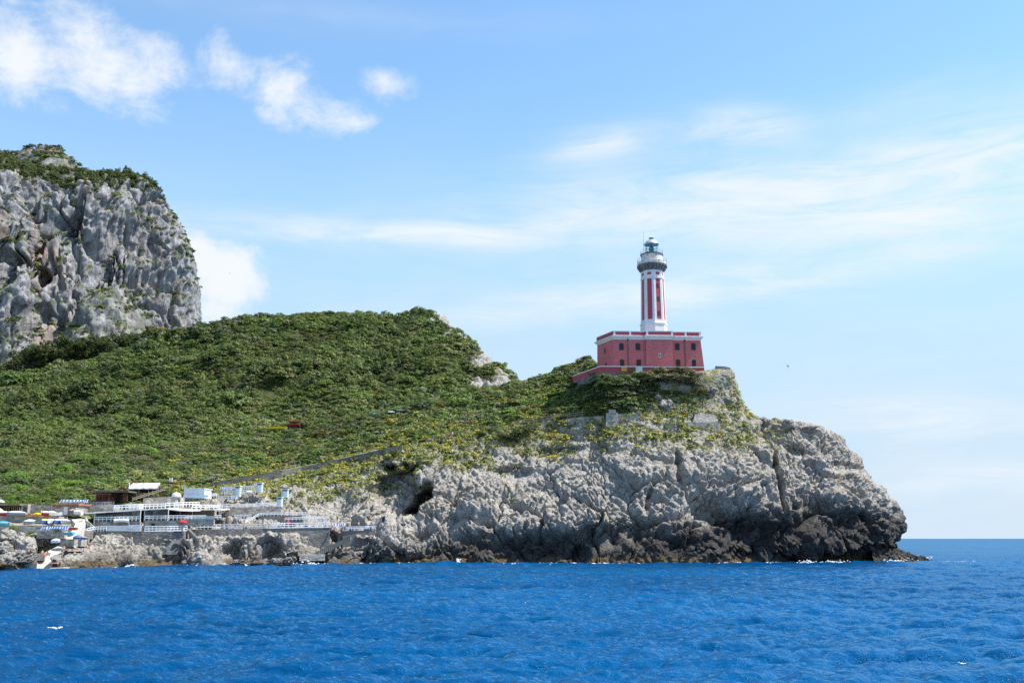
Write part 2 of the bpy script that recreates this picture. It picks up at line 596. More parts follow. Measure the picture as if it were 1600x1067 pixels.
M = {}
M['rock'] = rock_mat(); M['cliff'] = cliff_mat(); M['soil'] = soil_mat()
M['leaf'] = leaf_mat('scrub_leaf', 'INSTANCER'); M['leaf_own'] = leaf_mat('shrub_leaf', 'OBJECT')
M['bark'] = mat('bark', (.12, .085, .06), .9, .3, 8)
M['red_wall'] = brick_red_mat()
M['red'] = mat('dark_red_paint', (.46, .072, .092), .8, .2, .8, col2=(.38, .06, .075))
M['white'] = mat('white_lime_paint', (.72, .71, .69), .7, .10, .6)
M['white_wood'] = mat('white_painted_wood', (.76, .76, .75), .6, .10, 1.5)
M['cream'] = mat('weathered_white_concrete', (.66, .63, .57), .85, .25, .9)
M['dark_stone'] = mat('blackened_corbel_stone', (.19, .19, .185), .9, .5, 1.6, bump=.1)
M['grey_stone'] = stone_wall_mat('rubble_masonry', (.24, .215, .18), (.58, .525, .44), (.42, .39, .345))
M['dark_wall'] = stone_wall_mat('dark_rubble_masonry', (.12, .116, .11), (.25, .24, .225), (.20, .19, .18), 1.0, .6)
M['concrete'] = mat('pale_concrete', (.40, .375, .33), .9, .25, .7, bump=.02)
M['grey_concrete'] = mat('grey_concrete', (.19, .177, .158), .9, .25, .8, bump=.02)
M['shutter'] = mat('dark_green_shutter', (.012, .028, .026), .5, .3, 2)
M['glass_dark'] = mat('dark_window_glass', (.025, .035, .045), .12, .2, 1, spec=.6)
M['green_iron'] = mat('green_iron', (.14, .25, .27), .5, .2, 3)
M['dome'] = mat('pale_dome_metal', (.62, .65, .67), .35, .12, 1.5, metal=.35)
M['lens'] = mat('green_lens_glass', (.05, .20, .19), .08, .2, 2, spec=.8)
M['steel'] = mat('galvanised_steel', (.38, .38, .38), .45, .15, 3, metal=.5)
M['pipe'] = mat('dark_drainpipe', (.06, .055, .06), .6, .2, 3)
M['yellow'] = mat('yellow_sign_paint', (.75, .52, .02), .5, .1, 3)
M['black'] = mat('black_paint', (.015, .015, .015), .6, .1, 3)
M['wood'] = mat('brown_timber', (.15, .085, .05), .8, .35, 6)
M['old_wood'] = mat('weathered_timber', (.30, .24, .18), .85, .3, 6)
M['redwood'] = mat('red_brown_timber', (.17, .06, .04), .75, .3, 5)
M['awning'] = mat('white_awning_cloth', (.74, .72, .68), .85, .08, 2)
M['terracotta'] = mat('terracotta_tile', (.38, .16, .10), .85, .3, 4)
M['blue_cloth'] = mat('blue_cloth', (.05, .15, .40), .8, .15, 3)
M['white_cloth'] = mat('white_cloth', (.78, .78, .77), .8, .06, 3)
M['red_cloth'] = mat('red_cloth', (.60, .02, .025), .8, .12, 3)
M['yellow_cloth'] = mat('yellow_cloth', (.80, .55, .02), .8, .1, 3)
M['turquoise'] = mat('turquoise_gelcoat', (.05, .40, .50), .35, .1, 3)
M['grey_hull'] = mat('blue_grey_gelcoat', (.25, .30, .36), .4, .12, 3)
M['white_hull'] = mat('white_gelcoat', (.78, .78, .76), .35, .06, 3)
M['red_hull'] = mat('red_gelcoat', (.42, .03, .03), .4, .15, 3)
M['orange_hull'] = mat('orange_gelcoat', (.70, .22, .03), .4, .1, 3)
M['pale_blue'] = mat('pale_blue_paint', (.50, .66, .78), .6, .08, 1.2)
M['skin'] = mat('skin', (.50, .27, .17), .6, .12, 8)
M['hair'] = mat('dark_hair', (.03, .02, .015), .7, .2, 20)
M['car_white'] = mat('white_car_paint', (.72, .74, .76), .25, .04, 2, spec=.6)
M['car_blue'] = mat('blue_grey_car_paint', (.20, .34, .42), .25, .06, 2, spec=.6)
M['rubber'] = mat('black_rubber', (.02, .02, .02), .8, .1, 6)
M['ramp'] = mat('ramp_concrete', (.54, .50, .43), .9, .2, .5, bump=.02)  # the slipway's own concrete, paler than the bathing slabs
M['asphalt'] = mat('asphalt', (.09, .088, .085), .95, .2, 2)
M['dirt'] = mat('pale_path_dirt', (.27, .235, .17), .95, .25, 1.2, bump=.03)
M['foam'] = mat('white_foam', (.70, .73, .76), .7, .06, 2)
M['thatch'] = mat('reed_thatch', (.24, .19, .13), .95, .4, 9, bump=.06)
M['olive_tarp'] = mat('grey_green_net', (.16, .20, .17), .95, .3, 2, bump=.05)
M['sea'] = water_mat()
# ------------------------------------------------------------------ headland
def sec(pts):
    """control column of the headland: (px, py, survey depth); the first point lies on the sea, one more is put under it"""
    w = W(pts[0][0], pts[0][1])
    out = [w + Vector((0, -1.5, -4.0)), w]
    out += [P(*q) for q in pts[1:]]
    return out

# columns from the cove on the left round the point on the right and back behind it
NET = [
 sec([(-260,893), (-260,865,248), (-260,840,258), (-260,820,272), (-260,800,288), (-260,783,304), (-260,772,330), (-260,740,372), (-260,715,420), (-260,722,440), (-260,760,460)]),
 sec([(-120,892), (-120,863,250), (-120,839,259), (-120,820,272), (-120,800,288), (-120,784,304), (-120,773,330), (-120,742,372), (-120,715,420), (-120,722,440), (-120,760,460)]),
 sec([(0,891), (0,864,252), (0,838,261), (0,824,272), (0,806,288), (0,787,302), (0,776,318), (0,745,368), (0,715,420), (0,722,440), (0,760,460)]),
 sec([(60,890), (60,866,254), (60,843,262), (60,828,272), (60,806,288), (60,789,302), (60,778,318), (60,745,368), (60,715,420), (60,722,440), (60,760,460)]),
 sec([(112,888), (112,862,266), (112,848,269), (112,834,276), (112,811,288), (112,790,302), (112,780,318), (112,745,366), (112,712,420), (112,720,440), (112,760,460)]),
 sec([(165,887), (165,858,274), (165,843,277), (165,834,281), (165,828,290), (165,800,304), (165,782,318), (165,740,366), (165,706,420), (165,714,440), (165,756,460)]),
 sec([(235,885), (235,860,280), (235,846,283), (235,836,286), (235,826,296), (235,795,308), (235,776,324), (235,732,370), (235,700,420), (235,708,440), (235,750,460)]),
 sec([(300,884), (300,860,286), (300,845,289), (300,832,295), (300,812,309), (300,786,321), (300,768,339), (300,725,382), (300,692,427), (300,700,447), (300,745,467)]),
 sec([(370,884), (370,860,291), (370,845,294), (370,831,299), (370,802,314), (370,776,327), (370,752,349), (370,712,389), (370,680,432), (370,688,452), (370,735,472)]),
 sec([(450,882), (450,862,296), (450,845,299), (450,829,304), (450,800,319), (450,766,333), (450,736,359), (450,702,397), (450,667,437), (450,675,457), (450,725,477)]),
 sec([(530,881), (530,860,305), (530,842,308), (530,826,314), (530,785,327), (530,752,339), (530,722,362), (530,690,399), (530,655,437), (530,663,457), (530,715,477)]),
 sec([(590,880), (590,858,310), (590,836,313), (590,818,320), (590,775,329), (590,738,340), (590,708,364), (590,676,399), (590,645,434), (590,653,454), (590,705,474)]),
 sec([(650,880), (650,852,315), (650,828,320), (650,806,325), (650,765,330), (650,728,340), (650,693,362), (655,661,394), (655,630,426), (655,638,446), (655,695,466)]),
 sec([(720,880), (720,850,316), (720,818,321), (720,785,327), (720,750,334), (720,715,345), (725,682,362), (730,645,392), (735,612,422), (735,620,442), (735,680,462)]),
 sec([(790,880), (790,848,315), (790,812,320), (790,775,327), (790,740,335), (790,703,348), (790,670,363), (795,630,390), (800,601,415), (800,612,438), (800,675,458)]),
 sec([(860,880), (860,845,314), (860,805,319), (860,765,327), (860,730,336), (860,690,350), (860,657,364), (865,612,388), (868,582,408), (868,596,432), (868,660,452)]),
 sec([(920,881), (920,845,312), (920,803,317), (920,760,323), (920,725,332), (920,682,344), (920,650,354), (918,606,374), (916,562,404), (918,578,428), (918,645,448)]),
 sec([(952,881), (952,846,311), (952,802,316), (952,757,321), (952,721,329), (952,684,337), (952,652,345), (951,618,352), (950,591,359.5), (950,606,400), (950,660,440)]),
 sec([(985,881), (985,846,310), (985,802,315), (985,755,320), (985,718,328), (985,682,336), (985,651,344), (985,618,352), (985,589,359), (985,607,400), (985,660,440)]),
 sec([(1050,881), (1050,846,309), (1050,800,314), (1050,752,320), (1050,715,328), (1050,684,336), (1050,655,344), (1050,620,352), (1050,586,359), (1050,605,400), (1050,660,440)]),
 sec([(1110,880), (1110,848,311), (1110,800,316), (1110,752,321), (1110,716,329), (1110,687,337), (1110,659,345), (1112,618,354), (1108,578,362), (1106,600,405), (1106,660,440)]),
 sec([(1158,879), (1158,848,315), (1158,800,319), (1158,752,325), (1158,716,333), (1160,688,341), (1160,655,350), (1152,612,359), (1139,577,365), (1134,596,404), (1130,660,432)]),
 sec([(1205,879), (1205,850,319), (1205,800,322), (1205,752,330), (1205,716,339), (1205,686,348), (1186,662,357), (1161,645,368), (1150,604,384), (1146,612,408), (1140,670,430)]),
 sec([(1245,878), (1245,850,321), (1245,800,324), (1245,752,332), (1245,712,340), (1245,682,348), (1238,657,357), (1216,664,374), (1180,690,392), (1160,710,412), (1150,740,432)]),
 sec([(1300,877), (1300,850,325), (1300,802,328), (1300,757,334), (1300,720,341), (1300,694,348), (1290,670,357), (1262,685,374), (1225,720,395), (1200,760,415), (1190,790,435)]),
 sec([(1340,877), (1343,850,328), (1345,806,330), (1344,768,336), (1340,732,343), (1332,706,350), (1316,682,358), (1292,702,374), (1262,745,395), (1240,790,415), (1230,830,435)]),
 sec([(1375,876), (1380,850,332), (1383,812,334), (1376,780,340), (1362,748,347), (1348,722,354), (1334,706,361), (1312,722,376), (1290,765,395), (1280,810,412), (1270,850,430)]),
 sec([(1396,876), (1400,850,338), (1402,815,340), (1394,786,345), (1378,762,352), (1362,742,358), (1348,735,365), (1335,750,378), (1318,785,394), (1308,825,408), (1300,862,422)]),
 sec([(1406,875), (1407,850,347), (1406,818,348), (1398,792,352), (1384,770,357), (1370,755,363), (1358,750,369), (1345,765,380), (1330,800,394), (1320,835,404), (1314,862,414)]),
 sec([(1398,872), (1398,850,364), (1396,824,365), (1388,800,367), (1376,782,370), (1364,772,373), (1355,772,377), (1344,784,384), (1332,812,392), (1324,840,398), (1318,862,404)]),
 sec([(1370,868), (1368,852,394), (1366,838,394), (1362,822,395), (1356,810,396), (1348,804,397), (1342,806,398), (1336,812,400), (1330,828,402), (1326,846,404), (1322,862,406)]),
]

V, IU, IV = loft(NET, .31)
nu, nv = V.shape[:2]
Nn = grid_normals(V)
UU, VV = np.meshgrid(IU, IV, indexing='ij')
# rows of the net: 1 sea line, 7 wall line of the slope, 9 crest
xpix = np.interp(IU, np.arange(len(NET)), [0.0] * len(NET))
colx = V[:, :, 0]
east = sstep(17, 22, UU)                       # the rocky seaward end has no soil
cove = 1 - sstep(5.5, 8.0, UU)
rocky_to = 7.0 + 2.0 * sstep(18.6, 21.0, UU) - 2.1 * (1 - sstep(4.0, 6.5, UU))
slope_soft = sstep(rocky_to - .35, rocky_to + .25, VV + .25 * fbm(V / 9.0, 3, 5))
terr = cove * sstep(3.7, 4.4, VV)              # built terraces above the cove: smooth ground
rocky = np.clip(1 - slope_soft, 0, 1) * (1 - .85 * terr) * (1 - .55 * (1 - sstep(4.2, 5.6, UU)) * sstep(.8, 1.6, VV))

warp = np.stack([gnoise(V / 5.0, s) for s in (31, 32, 33)], -1) * 1.6 + np.stack([gnoise(V / 1.7, s) for s in (34, 35, 36)], -1) * .5
Vw = V + warp
big = fbm(V / 17.0, 4, 40)
f1, f2, cid, fa = facets(Vw / np.array([10.5, 10.5, 10.5]), 3)
g1, g2, cid2, fb = facets(Vw / np.array([3.3, 3.3, 3.8]), 4)
h1, h2, cid3, fc = facets((V + warp * .35) / np.array([1.25, 1.25, 1.5]), 5)
fw, gw, hw = sstep(0, .30, f2 - f1), sstep(0, .30, g2 - g1), sstep(0, .35, h2 - h1)     # blocks round off towards the joints between them
fa, cid = fa * (.25 + .75 * fw), .5 + (cid - .5) * (.2 + .8 * fw)
fb, cid2 = fb * (.2 + .8 * gw), .5 + (cid2 - .5) * (.1 + .9 * gw)
fc, cid3 = fc * hw, .5 + (cid3 - .5) * hw
crack = np.exp(-((f2 - f1) / .05) ** 2) * 1.6 + np.exp(-((g2 - g1) / .07) ** 2) * .6
calm = sstep(-.25, .25, gnoise(V / 11.0, 71))                     # some faces are smooth, others broken up
flute = gnoise(Vw / np.array([1.2, 1.2, 3.0]), 61) * .15           # vertical karst runnels
disp = (big * 2.6 + fa * 2.9 + (cid - .5) * 2.8 + (.45 - f1) * 1.6 + (fb * .75 + (cid2 - .5) * .7 + (.42 - g1) * .3) * (.45 + .75 * calm)
        + (fc * .4 + (cid3 - .5) * .2 + (.45 - h1) * .12) * (.5 + .7 * calm) - crack + flute)
ridg = (1 - np.abs(fbm(V / 1.3, 4, 77))) ** 2
jv = np.stack([V[..., 0] * .83 + V[..., 2] * .55, V[..., 1], V[..., 2] * .83 - V[..., 0] * .55], -1) + warp * .5
joint = np.exp(-(gnoise(jv / np.array([9.0, 9.0, 2.4]), 83) / .085) ** 2) * .9 + np.exp(-(gnoise(jv / np.array([1.6, 5.0, 6.5]), 84) / .10) ** 2) * .7
disp += (ridg - .6) * .42 + fbm(V / .85, 2, 78) * .30 - joint * .8
upper = sstep(3.6, 5.6, VV) * (1 - sstep(20, 23, UU))
disp = disp * (1 - .58 * upper) + upper * (fc * .5 + (1 - np.abs(gnoise(V / .9, 79)) * 2.2) * .35 + (.45 - g1) * .4)
disp *= (.35 + .65 * sstep(.7, 1.6, VV)) * (1 - .45 * sstep(26.0, 28.0, UU))
soft_d = fbm(V / 6.0, 4, 50) * (.7 - .4 * sstep(7.3, 8.0, VV) * sstep(15, 17, UU))
crest = sstep(6.2, 7.4, VV) * sstep(17, 19, UU)
disp = disp * (1 - .72 * crest)
D = disp * rocky + soft_d * (1 - rocky)
V2 = V + Nn * np.where((Nn[..., 1:2] > .3) & (VV[..., None] < 8), 1, 1) * D[..., None]
orient = np.sign(-(Nn[nu // 2, nv // 4, 1]))   # outward = towards the sea
V2 = V + Nn * orient * D[..., None]

# caves, clefts and hollows are pressed into the face: (px, py, depth, rx px, ry px, tilt deg, metres deep, edge hardness)
DENTS = [
 (616, 766, 324, 44, 46, -8, 8.5, 4.0), (648, 786, 327, 11, 30, 38, 12.0, 2.5), (640, 800, 324, 10, 9, 0, 6.0, 2.0),
 (1218, 742, 332, 4.5, 62, 4, 4.0, 2.0), (1175, 838, 316, 62, 26, 0, 4.5, 1.5), (1330, 828, 330, 60, 34, 0, 4.2, 1.5),
 (800, 738, 334, 26, 11, 10, 3.0, 1.5), (950, 838, 312, 70, 18, -8, 3.6, 1.5), (905, 870, 311, 14, 16, 20, 4.5, 2.0),
 (1058, 735, 330, 5, 30, 0, 3.0, 2.0), (1012, 778, 322, 5, 22, 12, 2.4, 2.0), (1330, 728, 341, 36, 9, 0, 2.6, 2.0),
 (770, 845, 316, 45, 16, 0, 2.4, 1.5), (262, 872, 281, 16, 20, 0, 4.5, 1.5), (352, 866, 289, 16, 18, 0, 4.0, 1.5),
 (418, 862, 293, 16, 20, 5, 4.0, 1.5), (492, 848, 300, 20, 14, -30, 4.0, 1.5), (560, 858, 308, 26, 16, 0, 3.5, 1.5), (710, 800, 323, 12, 30, 20, 2.5, 1.5),
 (880, 706, 343, 42, 7, -4, 2.2, 1.8), (1110, 800, 317, 30, 18, 20, 2.8, 1.5), (1270, 800, 325, 26, 26, -20, 2.5, 1.5), (1250, 705, 342, 20, 8, 20, 2.0, 1.8),
 (425, 772, 322, 15, 12, 0, 3.0, 2.0), (1128, 638, 362, 14, 8, 10, 1.5, 1.5),
]
for px, py, Yc, rx, ry, tilt, dep, hard in DENTS:
    c = P(px, py, Yc); k = mpp(Yc)
    dx = (V2[..., 0] - c.x) / k; dz = (V2[..., 2] - c.z) / k
    dx = dx + gnoise(V / 3.0, 81) * rx * .55; dz = dz + gnoise(V / 3.0, 82) * ry * .55
    a = R(tilt); ca, sa = math.cos(a), math.sin(a)
    e = ((dx * ca - dz * sa) / rx) ** 2 + ((dx * sa + dz * ca) / ry) ** 2
    near = np.abs(V2[..., 1] - c.y) < 22
    V2[..., 1] += dep * np.exp(-e ** hard) * near

# the slipway's gully: ground in its footprint is kept behind and below the ramp
RAMP = [(891, 56, 79), (882, 57, 82), (872, 60, 86), (862, 72, 93), (852, 92, 107), (843, 101, 115), (834, 109, 121), (826, 114, 128), (818, 118, 134), (811, 112, 132)]
RYA, RYB = W(70, 889.5).y / KY + 1, 279.0
def ramp_depth(py): return RYA + (RYB - RYA) * (889.5 - py) / 78.5
rz = np.array([P(l, py, ramp_depth(py)).z for py, l, r in RAMP]); rl_ = np.array([P(l, py, ramp_depth(py)).x for py, l, r in RAMP]); rr_ = np.array([P(r, py, ramp_depth(py)).x for py, l, r in RAMP])
ry_ = np.array([ramp_depth(py) * KY for py, l, r in RAMP])
vz = V2[..., 2]; inz = (vz > -3.5) & (vz < rz[-1] + .5)
xl, xr, yr = np.interp(vz, rz, rl_), np.interp(vz, rz, rr_), np.interp(vz, rz, ry_)
wgt_ = sstep(-1.6, -.3, V2[..., 0] - xl) * (1 - sstep(.3, 1.6, V2[..., 0] - xr)) * inz
V2[..., 1] += np.maximum(0, yr + 1.2 - V2[..., 1]) * wgt_
# in front of the walls and decks of the cove the rock stays below their feet
dep_ = V2[..., 1] * math.cos(PITCH) + (V2[..., 2] - H) * math.sin(PITCH)
vpx = CXP + F * V2[..., 0] / dep_
lim_py = np.interp(vpx, [-200, 54, 62, 92, 102, 138, 150, 220, 228, 292, 304, 510, 520, 534, 542, 590, 604, 618], [835, 837, 874, 870, 860, 859, 838, 835, 842, 843, 837, 835, 829, 829, 838, 836, 800, 500])
wy_ = np.interp(vpx, [-40, 112, 145, 222, 290, 300, 330, 420, 516, 586, 620], [270, 273, 281.5, 283.5, 289.5, 294.5, 298.5, 302, 310, 316, 316]) * KY
cyl = (CYP - lim_py) / F
zlim = H + wy_ * (math.sin(PITCH) + cyl * math.cos(PITCH)) / (math.cos(PITCH) - cyl * math.sin(PITCH)) + fbm(V / 2.2, 3, 88) * 1.1
infront = 1 - sstep(.2, 1.4, V2[..., 1] - wy_)
V2[..., 2] -= np.maximum(0, V2[..., 2] - zlim) * infront * (vpx < 612)
VEGMASK = slope_soft
# soil shows where plants grow: the slope above the wall, and pockets on the rock under it
pocket = sstep(-.55, .05, fbm(V / 7.0, 3, 91) + .30 * (VV - 6.1)) * sstep(4.7, 6.0, VV) * (1 - sstep(22, 23.5, UU)) * (1 - .25 * sstep(17.2, 18.6, UU)) * sstep(7.2, 9.0, UU + (VV - 6) * 1.2)
SOIL = np.clip(np.maximum(slope_soft, pocket * .7) * (1 - sstep(23.0, 24.0, UU)), 0, 1)
SOIL = np.maximum(SOIL, cove * sstep(3.4, 4.2, VV) * .5)
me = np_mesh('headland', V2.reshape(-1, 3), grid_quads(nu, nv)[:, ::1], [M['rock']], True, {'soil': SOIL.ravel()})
headland = tag(link('headland', me), kind='structure')
HV, HN = V2, grid_normals(V2) * orient
HUU, HVV = UU, VV

# low weedy ledge running out to sea at the foot of the point
led = []
for (px, py, top, Yc, w) in ((1380,872,850,341,5), (1405,872,852,342,5), (1424,873,857,342,4.5), (1440,875,862,341,4), (1456,876,866,340,3), (1468,877,868,339,2.4), (1476,877.5,872,338.5,1.5), (1484,879,879,338,.8)):
    b = W(px, 878.3); zt = P(px, top, Yc).z
    b.y = Yc * KY
    led.append([Vector((b.x, b.y + w * s, z)) for s, z in ((-1.5, -1.6), (-1.05, .15), (-.7, zt * .55), (-.2, zt * .95), (.3, zt), (.8, zt * .6), (1.3, -1.0), (1.7, -2.0))])
Lv, _, _ = loft(led, .18)
Ln = grid_normals(Lv); s_ = -np.sign(Ln[Ln.shape[0] // 2, 2, 1])
q1, q2, _ = worley(Lv / 1.2, 15); r1, _, _ = worley(Lv / .5, 16)
Lv = Lv + Ln * s_ * ((.45 - q1) * 1.0 + (.5 - r1) * .5 + fbm(Lv / 2.5, 3, 17) * .5)[..., None]
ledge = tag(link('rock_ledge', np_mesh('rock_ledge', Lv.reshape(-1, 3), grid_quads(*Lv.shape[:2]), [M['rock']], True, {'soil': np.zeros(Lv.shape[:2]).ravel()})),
            'low brown weedy rock ledge running into the sea from the point', 'rock')

# ------------------------------------------------------------------ far hill
def hsec(pts): return [P(*q) for q in pts]
HNET = [
 hsec([(-420,735,400), (-420,700,450), (-420,660,540), (-420,622,640), (-420,585,760), (-420,610,860)]),
 hsec([(-200,735,400), (-200,700,450), (-200,658,540), (-200,628,640), (-200,594,760), (-200,605,860)]),
 hsec([(0,735,400), (0,700,450), (0,655,540), (0,622,640), (0,590,750), (0,612,850)]),
 hsec([(70,732,400), (70,698,450), (70,648,540), (70,612,640), (70,579,750), (70,590,850)]),
 hsec([(150,728,400), (150,692,450), (150,640,540), (150,602,640), (150,561,750), (150,570,850)]),
 hsec([(230,720,400), (230,685,450), (230,630,540), (230,584,640), (230,533,750), (230,556,850)]),
 hsec([(300,712,400), (300,678,450), (300,620,540), (300,570,640), (300,517,750), (300,540,850)]),
 hsec([(380,700,410), (380,668,452), (380,608,540), (380,555,635), (380,501,745), (380,515,840)]),
 hsec([(450,690,415), (450,658,455), (450,600,540), (450,543,630), (450,491,730), (450,505,830)]),
 hsec([(520,676,415), (520,646,455), (520,594,535), (520,541,620), (520,491,715), (520,505,810)]),
 hsec([(570,668,415), (570,640,455), (570,590,530), (570,540,610), (570,490,700), (570,510,800)]),
 hsec([(610,661,415), (610,634,455), (610,585,525), (610,541,600), (610,496,690), (610,515,790)]),
 hsec([(655,652,415), (655,628,455), (655,580,520), (655,537,590), (655,489,670), (655,510,770)]),
 hsec([(690,647,415), (690,622,452), (690,578,510), (690,537,575), (690,493,652), (690,515,750)]),
 hsec([(715,643,415), (715,618,450), (715,578,500), (715,548,555), (715,519,620), (715,540,720)]),
 hsec([(745,637,415), (745,612,446), (745,582,488), (745,558,535), (745,536,588), (745,556,690)]),
 hsec([(780,632,415), (780,608,440), (780,592,472), (780,580,512), (780,566,555), (780,592,650)]),
 hsec([(806,632,415), (806,613,440), (806,600,466), (806,592,500), (804,584,535), (804,615,620)]),
 hsec([(818,640,420), (818,625,440), (816,612,465), (815,606,495), (813,600,525), (813,640,600)]),
 hsec([(806,680,470), (806,665,490), (806,650,510), (806,640,530), (806,640,555), (806,670,600)]),
]
GV, GU, GVv = loft(HNET, 1.15)
gnu, gnv = GV.shape[:2]
GN = grid_normals(GV); gor = np.sign(GN[gnu // 3, gnv // 2, 2])
GUU, GVV = np.meshgrid(GU, GVv, indexing='ij')
hill_rock = sstep(11.8, 13.4, GUU + .6 * fbm(GV / 20, 3, 3)) * sstep(2.55, 3.4, GVV + .5 * fbm(GV / 14, 3, 4)) * sstep(.0, .25, fbm(GV / 9.0, 3, 7) + .30)
# a bare crag low on the right end, quarry scars by the road
def blob(Vg, px, py, Yc, rx, ry):
    c = P(px, py, Yc); k = mpp(Yc)
    return np.exp(-(((Vg[..., 0] - c.x) / (rx * k)) ** 2 + ((Vg[..., 2] - c.z) / (ry * k)) ** 2))
crag = np.maximum.reduce([blob(GV, 772, 588, 480, 46, 15), blob(GV, 720, 608, 452, 20, 6), blob(GV, 540, 652, 445, 40, 6), blob(GV, 610, 604, 490, 30, 4) * .0,
                          blob(GV, 700, 503, 645, 34, 18), blob(GV, 762, 550, 560, 22, 20)])
hill_rock = np.clip(np.maximum(hill_rock * .8, sstep(.22, .5, crag + .3 * fbm(GV / 6.0, 3, 9))), 0, 1)
w1, w2, _ = worley((GV + 2 * np.stack([gnoise(GV / 6, s) for s in (1, 2, 3)], -1)) / np.array([6, 6, 7.0]), 21)
x1, _, _ = worley(GV / 2.6, 22)
gd = fbm(GV / 38.0, 4, 12) * (2.2 + 3.6 * sstep(.9, 1.6, GVV) * (1 - sstep(2.6, 3.7, GVV))) - 1.6 * sstep(0, 1.2, GVV) + hill_rock * ((.5 - w1) * 5.0 + (.5 - x1) * 2.4)
GV2 = GV + GN * gor * gd[..., None]
hill = tag(link('hill', np_mesh('hill', GV2.reshape(-1, 3), grid_quads(gnu, gnv), [M['soil']], True, {'rock': hill_rock.ravel()})), kind='structure')

# ------------------------------------------------------------------ mountain wall on the left
CN = [
 hsec([(-330,640,760), (-330,580,790), (-330,520,815), (-330,450,835), (-330,370,850), (-330,300,870), (-330,246,890), (-330,250,1000), (-330,330,1100)]),
 hsec([(-180,640,780), (-180,580,805), (-180,520,830), (-180,450,845), (-180,370,860), (-180,300,880), (-180,246,900), (-180,248,1010), (-180,330,1100)]),
 hsec([(-70,640,800), (-70,575,830), (-70,515,850), (-70,445,865), (-70,370,875), (-70,305,890), (-70,255,910), (-70,252,1020), (-70,330,1100)]),
 hsec([(0,640,815), (0,580,840), (0,520,862), (0,450,880), (0,380,890), (0,315,902), (0,258,925), (0,256,1030), (0,330,1110)]),
 hsec([(30,640,830), (30,585,850), (30,520,876), (28,450,892), (28,380,902), (28,320,915), (30,268,940), (30,262,1040), (30,330,1110)]),
 hsec([(58,640,870), (58,590,900), (55,520,930), (52,450,940), (52,390,950), (55,335,955), (62,288,965), (62,270,1050), (62,330,1120)]),
 hsec([(95,635,880), (92,585,905), (90,520,930), (90,450,945), (92,390,955), (98,335,962), (105,290,975), (105,272,1060), (105,330,1130)]),
 hsec([(130,625,895), (130,575,920), (130,515,945), (130,455,958), (130,395,968), (132,340,976), (136,292,990), (136,276,1070), (136,330,1140)]),
 hsec([(165,610,915), (165,560,940), (162,505,962), (162,450,980), (165,395,990), (168,340,998), (170,292,1010), (170,276,1080), (170,330,1150)]),
 hsec([(205,590,945), (205,545,970), (205,500,1000), (208,450,1020), (208,395,1030), (208,340,1035), (208,290,1045), (205,278,1100), (205,330,1160)]),
 hsec([(240,570,970), (240,530,1000), (242,490,1030), (245,450,1045), (245,395,1055), (243,345,1060), (238,298,1070), (232,290,1110), (230,330,1170)]),
 hsec([(275,560,990), (275,525,1020), (275,490,1045), (275,450,1060), (272,400,1070), (266,352,1080), (256,310,1090), (246,304,1125), (240,340,1180)]),
 hsec([(302,560,1010), (302,528,1035), (301,492,1060), (299,450,1075), (296,410,1085), (285,362,1098), (266,322,1105), (256,318,1140), (248,350,1185)]),
 hsec([(316,560,1040), (318,530,1062), (316,495,1085), (310,450,1100), (305,412,1112), (292,372,1120), (272,334,1130), (260,332,1155), (250,362,1190)]),
 hsec([(322,562,1090), (322,532,1110), (319,498,1125), (312,455,1140), (306,420,1150), (295,384,1156), (277,348,1160), (262,345,1175), (250,375,1200)]),
 hsec([(300,565,1180), (300,540,1190), (298,505,1200), (292,470,1205), (286,435,1210), (278,400,1212), (264,368,1214), (252,365,1216), (244,395,1220)]),
]
MV, MU, MVv = loft(CN, 1.15)
mnu, mnv = MV.shape[:2]
MN = grid_normals(MV); mor = -np.sign(MN[mnu // 2, mnv // 3, 1])
MUU, MVV = np.meshgrid(MU, MVv, indexing='ij')
mw = np.stack([gnoise(MV / 25.0, s) for s in (1, 2, 3)], -1) * 9 + np.stack([gnoise(MV / 8.0, s) for s in (4, 5, 6)], -1) * 3
a1, a2, ac, af = facets((MV + mw) / np.array([34, 34, 95.0]), 31)
b1, b2, bc, bf = facets((MV + mw * .6) / np.array([12, 12, 30.0]), 32)
c1, _, cc, cf = facets((MV + mw * .3) / np.array([4.6, 4.6, 13.0]), 33)
af, ac = af * (.3 + .7 * sstep(0, .3, a2 - a1)), .5 + (ac - .5) * (.2 + .8 * sstep(0, .3, a2 - a1))
bc = .5 + (bc - .5) * sstep(0, .35, b2 - b1)
rib = gnoise((MV + mw * .5) / np.array([6, 6, 60.0]), 34)
led_ = np.maximum(0, gnoise((MV + mw) / np.array([50, 50, 14.0]), 36))
west = 1 - sstep(5.5, 8.5, MUU)
q1_ = np.array([12.0, 12.0, 170.0]); q2_ = np.array([5.0, 5.0, 60.0])
mv1 = MV + mw * .25
crev = np.exp(-(gnoise(mv1 / q1_, 37) / .14) ** 2) * 3.6 + np.exp(-(gnoise(mv1 / q2_, 38) / .20) ** 2) * 1.7
bed = np.exp(-(gnoise(mv1 / np.array([60, 60, 9.0]), 41) / .10) ** 2) * .9
fine = fbm(mv1 / np.array([2.2, 2.2, 11.0]), 3, 39); fine2 = 1 - 2 * np.abs(gnoise(mv1 / np.array([3.0, 3.0, 18.0]), 42))
md = (fbm(MV / 60.0, 3, 35) * 8 + (af * 6 + (ac - .5) * 10) * (.35 + .85 * west) + (bc - .5) * 1.6 + led_ * 3
      + cf * 2.0 + (cc - .5) * 1.2 + fine * .6 + fine2 * .5 - crev * 1.5 - bed - np.exp(-((a2 - a1) / .05) ** 2) * 4)
md *= 1 - .75 * sstep(5.9, 6.6, MVV)
md *= 1 - .5 * sstep(10.5, 12.5, MUU)
MV2 = MV + MN * mor * md[..., None]
